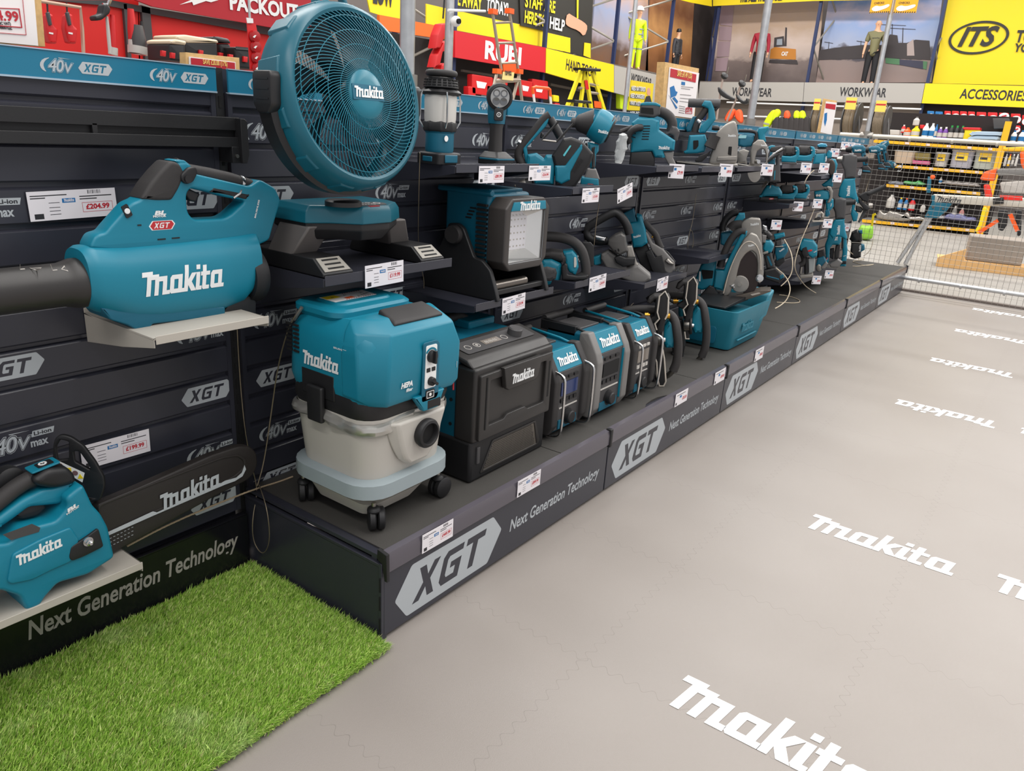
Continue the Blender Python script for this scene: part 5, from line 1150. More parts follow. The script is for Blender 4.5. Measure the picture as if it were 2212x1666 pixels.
tool('circular_saw','small blue-green circular saw with silver guard beside the plunge saw','circular saw',VB,(1850,1100),1.257,[
    ('base_plate',ALU,'s',.14,[(1650,1060),(1900,1100),(2070,1085),(2070,1100),(1900,1112),(1650,1075)],0,.001),
    ('motor_housing',TEALD,'s',.12,[(1690,700),(1760,670),(1900,690),(1900,770),(1860,840),(1760,850),(1690,830)],-.02,.012),
    ('>pale_label',mat('pale_teal_label',(150,200,206),.4),'s',.002,[(1700,690),(1800,690),(1790,730),(1690,730)],.041,0),
    ('handle',TEAL,'s',.06,[(1940,640),(1960,590),(2090,570),(2095,610),(2040,680),(2060,780),(1960,770)],0,.01),
    ('front_bar',BLK,'t',.010,[(1690,630,.03),(1900,635,.03),(1940,680,.03),(1880,810,.03)]),
    ('blade_guard',ALU,'s',.04,[arc(1965,970,235,190,-10,20,135),]if 0 else[[(1850,1080),(1845,900),(1880,800),(1950,745),(2020,750),(2075,830),(2085,960),(2070,1080),(2050,1080),(2055,950),(2030,880),(1990,865),(1940,900),(1910,1000),(1900,1080)]],.04,.008),
    ('>logo',LOGO,'logo',(1985,825),(2060,830),.0605),
    ('lower_guard',STL,'s',.02,[(1690,900),(1760,870),(1840,900),(1800,1000),(1810,1080),(1760,1060),(1680,1060),(1660,980)],.03,.004),
    ('blade',STL,'s',.003,[(q[0],q[1])for q in arc(1905,1160,155,0,345,30,95)],.03,0,0),
    ('>blade_bolt',CHR,'l',(1930,1040,.04),(1960,1040,.06),[(.012,0),(.012,1)]),
],Y=-.2)
# ---------------------------------------------------------------- crate, power cutter and saw behind it
def crate():
    t=thing('tool_crate','blue-green moulded crate on the plinth holding the big saw','crate',(3.0,-.38,ZT));CT=mat('matte_teal_crate',(28,116,136),.5,bump=.15,bscale=300,vary=.04)
    g=lambda a,c:(VE[1]+a/VE[0],VE[2]+c/VE[0]);z0=ZT
    x0=2.76;x1=3.30;y0=-.545;y1=-.19
    H=.235
    o=lambda z,e,g_=0:rrect(x0-.01+e-g_,x1+e*-1+g_,y0+e-g_,y1-e+g_,.03,z,4)
    b=MB();b.loft([o(z0+.008,.035),o(z0+.03,.028),o(z0+H*.62,.008),o(z0+H*.68,.003),o(z0+H,-.004),o(z0+H,.008),o(z0+H*.8,.012),o(z0+H*.8,.05)]);w=b.build('crate_shell',CT,t,sharp=40)
    b=MB();b.hexa([(x1-.12,y0+.01,z0+H*.45),(x1+.01,y0+.01,z0+H*.55),(x1+.01,y1-.01,z0+H*.55),(x1-.12,y1-.01,z0+H*.45),(x1-.03,y0-.002,z0+H+.03),(x1+.055,y0-.002,z0+H+.055),(x1+.055,y1,z0+H+.055),(x1-.03,y1,z0+H+.03)]);b.build('raised_end',CT,t,.012,3)
    M=fr(2.965,y0+.003,z0+.125);b=MB();makita(b,M,.19,.003,bevel=.0);b.build_flat('embossed_logo',CT,w)
    b=MB();b.box(2.85,3.16,y0+.006,y0+.018,z0+.055,z0+.063);b.build('rib',CT,w,.003)
    M=side(x0-.001,-.35,z0+.09);b=MB();b.slab(fillet([(-.09,-.055),(.09,-.055),(.09,.045),(-.09,.045)],.02),M,.006,.002);b.build('hand_recess',TEALD,w)
    b=MB();b.hexa([(2.78,-.46,z0+H+.002),(3.15,-.46,z0+H+.002),(3.15,-.25,z0+H+.002),(2.78,-.25,z0+H+.002),(2.78,-.46,z0+H+.012),(3.16,-.46,z0+H+.03),(3.16,-.25,z0+H+.03),(2.78,-.25,z0+H+.012)]);b.build('black_tray',BLK,t,.002)
crate()
tool('power_cutter','large blue-green circular saw with grey guard standing on the crate','circular saw',VE,(500,1000),None,[
    ('body_rear',TEAL,'s',.12,[(120,880),(115,780),(170,640),(230,580),(340,575),(330,660),(310,800),(290,880),(180,900)],-.03,.014),
    ('>battery_bay',SLOT,'s',.003,[(170,700),(300,710),(290,790),(190,800)],.031,0),('>bay_bar',WHT,'s',.006,[(150,715),(168,720),(162,825),(145,820)],.031,0),
    ('frame',TEAL,'s',.07,[[(300,880),(320,690),(410,700),(430,640),(540,420),(600,300),(660,290),(640,370),(580,520),(490,690),(430,850),(400,910)]],.0,.01),
    ('main_handle',RUB,'t',.021,[(370,670,.02),(400,560,.02),(460,420,.02),(520,330,.02),(590,290,.02),(640,300,.02)]),
    ('blade_guard',ALU,'s',.035,[[(400,990),(410,860),(470,680),(540,520),(620,370),(690,300),(760,330),(810,430),(830,600),(830,760),(790,850),(755,810),(765,650),(750,530),(700,490),(640,530),(590,600),(560,700),(540,800),(470,960)]],.05,.008,.012),
    ('>logo',LOGO,'logo',(665,455),(748,430),.0682),
    ('>guard_wire',mat('pale_wire',(190,180,166),.4),'t',.003,[(405,950,.07),(470,690,.07),(590,440,.07),(680,390,.07),(760,440,.07),(800,560,.07),(800,700,.07)]),
    ('blade',mat('dark_blade',(60,54,54),.25,.8),'s',.003,arc(665,730,235,0,345,30,120),.04,0,0),
    ('arbor_flange',STL,'l',(585,850,.04),(575,855,.085),[(.05,0),(.05,.4),(.045,.42),(.045,.7),(.012,.72),(.012,1)]),
    ('skid_plate',mat('worn_brown_plate',(96,88,80),.4,.4),'s',.12,[(380,1000),(600,940),(800,900),(910,900),(900,915),(700,985),(500,1040)],.0,.002),
    ('>skid_label',mat('plate_label',(170,160,150),.5),'s',.125,[(690,940),(780,920),(800,930),(710,955)],.0,0),
    ('lower_bracket',BLK,'s',.05,[(150,980),(260,860),(310,880),(350,960),(480,1040),(300,1010)],.03,.004),
    ('clamp_bolt',CHR,'s',.04,[(470,860),(520,845),(530,900),(500,890)],.06),('side_bolt',CHR,'l',(790,790,.06),(785,792,.09),[(.022,0),(.022,.5),(.012,.55),(.012,1)]),
],Y=-.37)
tool('large_circular_saw','big circular saw behind, with brown-grey guard and black dust elbow','circular saw',VE,(560,560),None,[
    ('blade_guard',ALU,'s',.05,[(560,280),(600,190),(690,145),(790,150),(805,190),(820,560),(780,600),(700,560),(640,480),(600,400)],.02,.01,.012),
    ('>logo',LOGO,'logo',(688,228),(780,215),.0455),
    ('handle',BLK,'t',.022,[(560,90),(500,100),(430,160),(395,240),(400,290)]),
    ('battery_mount',TEAL,'s',.08,[(520,170),(570,100),(630,100),(635,150),(560,210),(480,250),(500,200)],0,.008),
    ('motor_housing',TEALD,'s',.10,[(375,420),(380,310),(480,290),(560,320),(560,420),(460,460)],-.03,.01),
    ('dust_elbow',RUB,'t',.032,[(480,270,.03),(520,225,.03),(600,220,.03)]),
    ('elbow_port',BLK,'s',.04,[(610,340),(700,330),(700,380),(640,400)],.04),
],Y=-.2)
# ---------------------------------------------------------------- two pump guns with looped stands
def gun(label,dx,dy,P,full):
    v=(5.205,1160+dx/5.205,640+dy/5.205)
    parts=[
        ('motor',TEAL,'s',.11,[(1420,330),(1480,250),(1560,260),(1600,340),(1590,470),(1540,560),(1450,560),(1400,440)],-.06,.02),
        ('stand_loop',RUB,'t',.021,[(930,210,-.05),(1000,160,-.05),(1150,145,-.05),(1330,155,-.04),(1480,190,-.03),(1550,260,-.02),(1575,400,0),(1590,560,0),(1575,740,0),(1530,840,0)]),
        ('stand_tube',mat('dull_chrome',(130,126,120),.3,.9),'t',.0135,[(1540,825,0),(1470,900,-.01),(1400,905,-.03),(1280,900,-.08)]),
        ('upright',BLK,'s',.06,[(1250,250),(1320,210),(1330,100),(1340,0),(1480,0),(1490,190),(1440,250),(1430,400),(1400,420),(1330,400),(1320,300)],0,.006),
        ('hook_head',RUB,'s',.06,[(1240,60),(1260,10),(1320,-30),(1480,-30),(1500,20),(1480,60),(1330,30),(1280,80)],0,.012),
        ('lever',BLK,'s',.02,[[(1345,380),(1385,250),(1350,180),(1375,0),(1440,-60),(1480,20),(1470,200),(1410,400),(1400,520),(1395,640),(1345,640),(1330,520)]]if not full else[[(1345,380),(1385,250),(1350,180),(1375,0),(1440,-60),(1480,20),(1470,200),(1410,400),(1400,520),(1440,700),(1450,960),(1420,1030),(1380,1045),(1345,960),(1320,680),(1330,520)]],.04,.006,.008),
        ('>metal_edge',mat('bright_edge_metal',(206,198,186),.35,.4),'t',.0042,[(1345,380,.052),(1325,310,.052),(1375,255,.052),(1352,180,.052),(1378,0,.052),(1440,-55,.052),(1478,20,.052),(1470,200,.052),(1440,260,.052)],1),
        ('>metal_edge',mat('bright_edge_metal',(206,198,186),.35,.4),'t',.0042,[(1340,560,.052),(1350,640,.052),(1395,640,.052)]if not full else[(1320,680,.052),(1345,740,.052),(1350,900,.052),(1375,1010,.052),(1425,1010,.052),(1448,960,.052),(1430,700,.052),(1405,560,.052)],1),
        ('brass_bolt',BRS,'l',(1215,215,.03),(1270,215,.03),[(.014,0),(.014,.7),(.009,.72),(.009,1)]),
        ('brass_bolt',BRS,'l',(1440,222,.04),(1495,222,.04),[(.009,0),(.009,.3),(.014,.32),(.014,1)]),
        ('hex_coupling',STL,'l',(1330,490,.03),(1400,490,.03),[(.028,0),(.03,.1),(.03,1)]),
        ('rubber_disc',BLK,'l',(1395,490,.03),(1425,490,.03),[(.045,0),(.048,.5),(.045,1)]),
        ('axle_end',CHR,'l',(1425,490,.03),(1445,490,.03),[(.012,0),(.01,1)]),
        ('base_block',BLK,'s',.07,[(1200,780),(1330,760),(1330,960),(1280,975),(1210,960)],-.04,.006),
        ('pump_body',BLK,'s',.09,[(1180,420),(1320,400),(1350,700),(1330,800),(1210,800)],-.05,.01),
        ('air_hose',BLK,'t',.007,[(1000,220,-.02),(1080,175,0),(1160,195,.02),(1225,240,.03)]),
    ]
    return tool('pump_gun',label,'pump unit',v,(1500,930),ZT,parts,X=P[0]if 0 else None,Y=P)
gun('nearer of two pump units with black looped tube stand and long metal edged lever',0,0,-.53,1)
gun('farther pump unit with looped tube stand, beside the blue-green crate',320,-160,-.46,0)
# ================================================================ far tools, from the sanders to the fence
def sander(label,v,base,z0,X,k,w,h):
    """finishing sander; k = zoomed x,y of its lower left front corner, w,h its size in zoomed pixels"""
    a,c=k;q=lambda x,y:(a+x*w,c-y*h)
    return tool('finishing_sander',label,'sander',v,base,z0,[
        ('sanding_pad',DGR,'s',.10,[q(.02,0),q(.85,0),q(.85,.1),q(.02,.12)],0,.002),
        ('body',TEAL,'s',.09,[q(0,.12),q(.8,.08),q(.85,.25),q(1,.5),q(1,.78),q(.9,.82),q(.8,.5),q(.55,.42),q(.05,.45),q(0,.4)],0,.008),
        ('palm_grip',RUB,'s',.075,[q(.05,.45),q(.1,.85),q(.2,.97),q(.75,.95),q(.82,.7),q(.78,.48),q(.4,.42)],0,.02),
        ('rear_cap',TEAL,'s',.07,[q(.75,.95),q(.95,.9),q(1,.75),q(.98,.55),q(.8,.55)],0,.008),
        ('>logo',LOGO,'logo',q(.78,.7),q(.98,.72),.036),
    ],X=X)
tool('angle_tool','blue-green tool with steel lever standing at the shelf edge before the sanders','power tool',VC,(220,660),1.268,[
    ('rear_body',TEAL,'s',.06,[(135,390),(190,370),(240,380),(230,440),(150,450)],0),
    ('body',TEALD,'s',.06,[(165,470),(240,450),(235,660),(130,660),(150,560)],0,.008),('>logo',LOGO,'logo',(205,590),(212,480),.031),
    ('head',RUB,'s',.07,[(155,440),(180,400),(330,380),(385,430),(320,480),(250,480),(170,470)],0,.008),
    ('lower_handle',DGR,'s',.05,[(250,480),(300,480),(310,660),(320,920),(150,920),(140,700),(250,660)],-.02,.01),
    ('>teal_strip',TEAL,'s',.002,[(225,760),(245,740),(235,880),(220,900)],.027,0),
    ('lever',CHR,'t',.006,[(85,640,.04),(150,560,.04),(260,470,.04),(350,420,.04)]),('side_rod',BLK,'t',.008,[(120,620,.05),(210,550,.05),(300,500,.05)]),
],X=3.72)
sander('first of the two upper sanders, nearer the camera',VC,(440,655),1.268,4.0,(335,655),265,280)
sander('second of the two upper sanders, next to the round topped polisher',VC,(680,640),1.268,4.35,(545,640),290,270)
tool('polisher','upright blue-green polisher with a round mushroom top beside the sanders','power tool',VC,(890,655),1.268,[
    ('body',TEAL,'s',.08,[(800,655),(830,500),(1000,480),(985,655)],0,.012),('>logo',LOGO,'logo',(995,620),(1003,540),.04),
    ('collar',GRY,'s',.08,[(850,430),(1000,430),(1000,500),(840,500)],0,.01),('top_knob',mat('blue_teal_knob',(40,128,158),.4),'s',.085,[(865,390),(870,360),(930,340),(1000,350),(1022,385),(1000,405),(890,405)],0,.02),
    ('neck',BLK,'s',.07,[(875,400),(1010,400),(1000,440),(870,440)],0,.01),('rear_hump',TEAL,'s',.06,[(1000,500),(1040,440),(1090,480),(1080,560),(1030,570),(1000,560)],0,.01),
],X=4.72)
tool('disc_grinder','disc grinder with a big dark guard standing on edge','grinder',VC,(1080,830),1.19,[
    ('disc_guard',mat('brown_black_guard',(58,50,46),.45,.3),'s',.04,arc(1075,700,118,0,345,24,62),.02,.01),
    ('body',TEAL,'s',.08,[(1070,570),(1140,580),(1172,660),(1140,780),(1100,840),(1080,820)],-.02,.012),('handle_end',TEAL,'s',.05,[(930,960),(1110,830),(1100,990),(960,990)],-.03,.01),
    ('battery_clip',DGR,'s',.06,[(770,790),(990,780),(1000,800),(770,815)],0,.003),
],X=5.0)
# lower sanders
tool('delta_sander','broad blue-green sander with black knob cover, nearest on the lower shelf','sander',VC,(170,1190),1.006,[
    ('foot',BLK,'s',.12,[(0,1190),(20,1130),(280,1150),(260,1190)],0,.006),('>badge',BADGE,'xgt',(150,1172),(215,1172),.06),
    ('body',TEAL,'s',.12,[(0,1150),(60,1040),(110,970),(200,950),(300,1000),(345,1080),(330,1130),(100,1130)],0,.015),
    ('>top_cover',BLK,'s',.13,[(100,1070),(130,960),(170,900),(260,960),(320,1060),(240,1085)],-.01,.015),('>logo',LOGO,'logo',(158,1020),(175,975),.06),
    ('cable_loop',CABLE,'t',.003,[(40,1010),(80,930),(130,910),(60,1000)]),
],X=4.15)
sander('lower shelf sander directly below the upper pair, nearer',VC,(400,1200),1.006,4.32,(275,1195),300,235)
sander('lower shelf sander directly below the upper pair, farther',VC,(620,1180),1.006,4.5,(490,1190),265,250)
tool('trimmer','blue-green trimmer with a tall round guard, right of the lower sanders','power tool',VC,(960,1230),.998,[
    ('body',TEAL,'s',.10,[(830,1180),(820,1060),(960,1040),(1040,1060),(1060,1190)],0,.01),('>screw',CHR,'l',(862,1120,.05),(864,1122,.056),[(.009,0),(.009,1)]),('>screw',CHR,'l',(900,1120,.05),(902,1122,.056),[(.009,0),(.009,1)]),
    ('round_guard',ALU,'s',.04,[[(970,1020),(1020,980),(1070,990),(1100,1060),(1095,1160),(1050,1230),(1010,1230),(1050,1150),(1050,1060),(1010,1010)]],.04,.006),('front_handle',TEAL,'s',.06,[(990,1200),(1060,1150),(1110,1180),(1110,1290),(1060,1350),(1000,1330)],.02,.012),('>logo',LOGO,'logo',(1070,1290),(1080,1240),.052),
],X=5.0)
tool('jigsaw','white footed blue-green jigsaw on the lowest far shelf','jigsaw',VC,(880,1500),.838,[
    ('shoe',mat('pale_cast_shoe',(200,192,180),.4),'s',.09,[(790,1490),(960,1490),(960,1510),(800,1510)],0,.002),('loop_bracket',MATS['pale_cast_shoe'],'t',.008,[(830,1490),(870,1400),(930,1375),(955,1400),(940,1490)],1),
    ('blade_block',BLK,'s',.04,[(830,1460),(900,1440),(920,1470),(880,1500),(820,1500)],0,.003),('body',TEALD,'s',.07,[(985,1350),(1040,1320),(1060,1400),(1010,1450),(985,1420)],-.02,.01),('plate',STL,'s',.06,[(930,1430),(1050,1440),(1040,1455),(960,1460)],0,.002),
],X=4.8)
def hammer(label,v,base,z0,X,o,s,group=None):
    q=lambda x,y:(o[0]+x*s,o[1]+y*s)
    return tool('rotary_hammer',label,'rotary hammer',v,base,z0,[
        ('front_housing',DGR,'s',.09,[q(60,10),q(180,0),q(270,30),q(275,120),q(250,360),q(90,370),q(80,250),q(40,150)],0,.015),
        ('motor_housing',TEAL,'s',.09,[q(90,370),q(250,360),q(240,400),q(255,560),q(290,680),q(270,720),q(180,660),q(100,660),q(50,700),q(-10,620),q(10,500),q(60,400)],0,.012),
        ('>logo',LOGO,'logo',q(140,640),q(150,480),.046),
        ('chuck',STL,'l',q(-30,90),q(95,90),[(.018,0),(.026,.2),(.028,.6),(.03,1)]),
        ('side_handle',BLK,'l',q(205,90),q(430,80),[(.014,0),(.022,.08),(.020,.2),(.020,.92),(.024,.95),(.022,1)]),
        ('>handle_end',SLOT,'l',q(428,80),q(433,80),[(.014,0),(.014,1)]),
        ('depth_ring',CHR,'t',.003,[q(105,180),q(125,195),q(140,185),q(130,160)]),
    ],X=X,group=group)
hammer('upper upright rotary hammer with steel chuck and long side handle',VC,(1300,1180),None,5.35,(1190,500),1.0)
hammer('lower upright rotary hammer below the other, handle toward the fence',VC,(1180,1500),None,5.2,(1060,1150),.88)
tool('recip_saw','blue-green tool with a bowed handle beside the lower rotary hammer','power tool',VC,(1430,1480),None,[
    ('body',TEAL,'s',.07,[(1410,1150),(1480,1150),(1500,1230),(1440,1250),(1420,1330),(1480,1400),(1460,1500),(1400,1510),(1370,1400),(1390,1250)],0,.012),('>logo',LOGO,'logo',(1445,1260),(1460,1190),.036),('grip',BLK,'s',.05,[(1440,1270),(1520,1290),(1560,1330),(1520,1380),(1440,1360)],0,.01),
    ('front_shoe',BLK,'s',.05,[(1480,1150),(1560,1230),(1660,1310),(1620,1345),(1560,1330),(1490,1230)],.02,.006),('nose',STL,'l',(1610,1280),(1695,1270),[(.02,0),(.026,.3),(.018,1)]),('side_grip',BLK,'l',(1610,1110,.03),(1890,990,.03),[(.018,0),(.024,.1),(.021,.2),(.021,.92),(.025,1)]),('clamp',BLK,'s',.05,[(1480,1120),(1600,1060),(1660,1130),(1620,1220),(1540,1200)],.02,.01),
    ('long_blade_guard',DGR,'s',.02,[(1560,1330),(1620,1340),(1500,1530),(1470,1520)],-.02,.003),
],X=5.9)
def drill(label,o,s,X,tilt=0):
    q=lambda x,y:(o[0]+(x*math.cos(tilt)-y*math.sin(tilt))*s,o[1]+(x*math.sin(tilt)+y*math.cos(tilt))*s)
    return tool('cordless_drill',label,'drill',VC,q(330,330),None,[
        ('body',TEALD,'s',.07,[q(150,20),(q(200,-10)),q(330,-10),q(365,30),q(360,90),q(300,110),q(170,105)],0,.015),('>logo',LOGO,'logo',q(195,75),q(300,68),.036),
        ('nose',BLK,'l',q(60,60),q(160,55),[(.012,0),(.02,.2),(.026,.6),(.03,1)]),('chuck',STL,'l',q(-10,62),q(70,60),[(.008,0),(.014,.3),(.014,1)]),
        ('grip',TEALD,'s',.04,[q(290,100),q(360,90),q(400,290),q(330,300),q(310,190)],0,.01),('>grip_rubber',BLK,'s',.043,[q(330,130),q(370,130),q(395,270),q(345,280)],0,.01),
        ('battery',BLK,'s',.07,[q(310,330),q(330,300),q(400,300),q(450,350),q(440,410),q(310,400)],0,.008),('>battery_trim',TEALD,'s',.073,[q(320,360),q(430,370),q(435,395),q(320,385)],0,.003),
    ],X=X)
drill('nearest of the cordless drills hanging at the upper end of the display',(1225,380),1.0,5.9)
drill('second cordless drill, its chuck against the first drill',(1500,395),.86,6.3)
drill('third cordless drill, partly behind the second',(1590,370),.85,6.6)
tool('impact_driver','last blue-green driver at the top end, tilted up toward the fence','drill',VC,(1930,600),None,[
    ('body',TEALD,'s',.07,[(1760,370),(1830,320),(1930,300),(1948,350),(1900,410),(1860,450),(1780,440)],0,.015),('>logo',LOGO,'logo',(1840,360),(1900,330),.036),('grip',BLK,'s',.04,[(1860,450),(1910,430),(1950,590),(1900,600)],0,.01),('battery',TEALD,'s',.06,[(1770,700),(1880,620),(1990,600),(1970,680),(1900,750),(1850,740)],0,.008),
    ('nose',STL,'l',(1700,420),(1770,400),[(.014,0),(.024,1)]),
],X=6.9)
tool('ratchet_driver','blue-green angled tool with wire hook hanging lowest at the end','power tool',VC,(2000,750),None,[
    ('body',TEALD,'s',.06,[(1960,620),(2020,620),(2060,670),(2010,720),(1950,700)],0,.01),('>clip',CHR,'t',.004,[(2060,700),(2120,690),(2150,620),(2120,760),(2060,760)]),('head',STL,'s',.04,[(2010,640),(2050,650),(2040,700),(2000,690)],.02,.006),
],X=7.1)
# ---------------------------------------------------------------- low shelf and plinth-level tools
tool('nail_gun','blue-green and grey nailer with a large battery, right of the crate','nailer',VF,(180,1060),None,[
    ('magazine',GRY,'s',.04,[(35,480),(90,490),(75,580),(35,570)],.03,.004),('top',BLK,'s',.07,[(40,430),(110,440),(160,490),(130,540),(90,520)],0,.01),
    ('body',TEAL,'s',.08,[(60,540),(140,550),(180,610),(150,690),(80,700),(45,650)],0,.012),('plate',ALU,'s',.06,[(42,690),(110,670),(110,700),(45,720)],.02,.003),('grip',RUB,'s',.045,[(50,700),(140,690),(200,890),(90,890)],0,.012),('>grip_stripe',TEALD,'s',.002,[(90,740),(115,740),(160,850),(140,860)],.023,0),
    ('battery',BLK,'s',.09,[(60,900),(200,870),(310,990),(240,1060),(60,1000)],0,.01),('>battery_trim',TEALD,'s',.093,[(90,960),(210,990),(240,1000),(240,1015),(90,975)],0,.002),('>end_trim',TEALD,'s',.093,[(245,960),(290,950),(300,985),(255,1010)],0,.003),('tip',CHR,'s',.03,[(40,360),(90,380),(100,440),(50,430)],0,.004),
],X=3.75)
tool('stapler','blue-green stapler tool hanging between the nailer and the router','power tool',VF,(250,780),None,[
    ('body',TEALD,'s',.08,[(190,620),(340,590),(345,680),(300,750),(210,790),(190,700)],0,.01),('>logo',LOGO,'logo',(240,690),(300,650),.041),('upper',TEAL,'s',.08,[(175,480),(300,460),(310,500),(190,540)],0,.008),('rear',BLK,'s',.06,[(190,790),(300,740),(310,800),(240,860),(190,860)],0,.006),('bar',STL,'s',.02,[(190,620),(290,615),(290,632),(190,635)],.04,.003),('motor',DGR,'s',.06,[(195,550),(270,530),(280,620),(200,620)],0,.01),
],X=4.1)
tool('plunge_router','blue-green plunge router with black hose handle and clear guard','router',VF,(570,985),.40,[
    ('base_plate',ALU,'s',.12,[(490,960),(640,945),(650,980),(500,1000)],0,.002),('motor',TEAL,'s',.10,[(480,580),(530,530),(650,550),(700,620),(695,730),(640,760),(560,700),(490,660)],0,.012),('>logo',LOGO,'logo',(652,700),(690,680),.051),('>red_lever',RED,'s',.004,[(585,670),(635,660),(635,680),(585,690)],.052,.001),
    ('black_band',BLK,'s',.09,[(520,640),(570,620),(600,720),(540,760),(510,700)],.01,.006),('left_grip',RUB,'t',.022,[(440,690),(500,680),(540,760),(540,820),(490,850)]),('guard',mat('clear_guard',(190,196,196),.1,alpha=.45),'s',.05,[(590,770),(670,760),(655,920),(600,940)],.0,.004),('column',STL,'l',(510,850),(495,950),[(.012,0),(.012,1)]),('column',STL,'l',(660,780),(650,920),[(.009,0),(.009,1)]),('column',BLK,'l',(570,760),(565,960),[(.02,0),(.016,1)]),
],X=4.75)
tool('demolition_hammer','tall blue-green hammer standing upright on the low shelf','rotary hammer',VF,(870,860),.384,[
    ('body',TEAL,'s',.10,[(840,360),(980,350),(985,560),(960,600),(880,600),(850,640),(830,820),(800,800),(790,600),(820,520)],0,.015),('>logo',LOGO,'logo',(925,560),(930,440),.051),('grip',RUB,'s',.05,[(920,600),(975,600),(960,760),(900,780),(900,700)],0,.012),('grip_opening_trim',BLK,'s',.04,[(850,650),(900,640),(890,780),(850,760)],-.01,.008),('foot',GRY,'s',.08,[(840,830),(940,770),(1000,810),(950,870),(860,870)],0,.008),('>badge',BADGE,'xgt',(803,790),(822,760),.051),
],X=5.5)
tool('slim_grinder','short blue-green grinder standing in front of the tall hammer, nearer the fence','grinder',VF,(1010,860),.384,[
    ('body',TEAL,'s',.07,[(990,500),(1045,480),(1050,600),(1060,660),(1040,860),(970,860),(1000,700)],0,.012),('>logo',LOGO,'logo',(1008,745),(1042,735),.036),('side',BLK,'s',.06,[(990,520),(1015,510),(1010,640),(985,650)],.02,.006),('ring',BLK,'s',.08,[(975,800),(1045,790),(1045,830),(970,835)],0,.006),
],X=5.75)
tool('belt_sander','small blue-green machine with a disc foot, between router and tall hammer','sander',VF,(760,920),.384,[
    ('body',TEALD,'s',.08,[(680,850),(700,760),(780,740),(810,810),(760,900),(690,920)],0,.01),('disc',STL,'s',.04,arc(715,880,45,0,340,18,38),.03,.006),('grip',BLK,'s',.06,[(690,680),(780,660),(800,740),(770,820),(700,830)],-.02,.015),('guard',GRY,'s',.04,[(745,870),(800,800),(825,830),(790,890),(750,895)],.04,.006),
],X=5.2)
tool('black_pump','black cylindrical pump tool standing last before the fence','pump',VF,(1150,780),.384,[
    ('cylinder',BLK,'s',.10,[(1105,575),(1225,575),(1220,750),(1150,770),(1090,750)],0,.02),('head',mat('glossy_black',(20,20,22),.2),'s',.10,[(1090,520),(1110,450),(1170,420),(1230,440),(1235,560),(1120,575),(1080,530)],0,.02),('>cap',TEALD,'s',.08,[(1190,430),(1235,425),(1240,470),(1200,460)],.02,.006),('side_pod',TEALD,'s',.08,[(1215,590),(1260,600),(1268,660),(1215,690)],0,.012),('>logo',LOGO,'logo',(1208,690),(1214,610),.052),('ring',STL,'s',.11,[(1100,565),(1228,570),(1228,580),(1100,575)],0,.001),
],X=6.3)
# ================================================================ price labels
def pl_at(cx,cy,Y,price,label,w=.135,h=.058,tilt=0,far=False,back=0):
    p=onY(cx,cy,Y);M=Matrix.Translation(p)@Matrix(((1,0,0,0),(0,0,-1,0),(0,1,0,0),(0,0,0,1)))@Matrix.Rotation(math.radians(tilt),4,'Z')@Matrix.Rotation(math.radians(-back),4,'X')
    return price_label(M,price,label,w,h,far)
pl_at(160,441,-.006,'£204.99','price label on the slatwall above the leaf blower nozzle',.200,.066,1.5)
pl_at(252,970,-.006,'£199.99','price label on the slatwall above the chainsaw',.182,.066,-1)
pl_at(831,592,-.352,'£119.99','price label on the front of the fan shelf',.152,.064,1)
pl_at(1062,377,-.305,'£89.99','price label on the shelf edge below the flashlight',.138,.055,0)
pl_at(1166,374,-.305,'£24.99','price label below the angle drill handle',.138,.052,0)
pl_at(1276,422,-.34,'£139.99','price label on the shelf edge under the air duster',.13,.056,0)
pl_at(1350,417,-.34,'£339.99','tilted price label right of the one under the air duster',.13,.06,12)
pl_at(1110,656,-.345,'£129.99','price label on the shelf edge under the work light',.14,.06,2)
pl_at(1291,611,-.335,'£249.99','price label under the looped handle tool',.14,.062,2)
pl_at(1431,613,-.335,'£549.99','price label under the two band saws',.12,.062,2)
pl_at(946,1158,-PD-.010,'£449.99','price label on the nearest plinth rail below the vacuum',.135,.06,0)
pl_at(1143,1044,-PD-.010,'£899.99','price label on the plinth rail below the microwave',.135,.06,0)
pl_at(1472,859,-PD-.010,'£202.00','price label on the plinth rail below the third radio',.135,.062,0,True)
pl_at(1555,813,-PD-.010,'£699.00','price label at the right end of the second plinth rail',.14,.066,0,True)
pl_at(1640,765,-PD-.010,'£800.00','price label on the plinth rail below the blue-green crate',.14,.07,0,True)
SP=Matrix.Rotation(0,4,'Z')
def pls(cx,cy,X,price,label,w=.078,h=.066):
    """cards of the far shelves, turned a little towards the camera"""
    p=onX(cx,cy,X);M=basis(p,(.75,-.66,0),(0,0,1));return price_label(M,price,label,w,h,True)
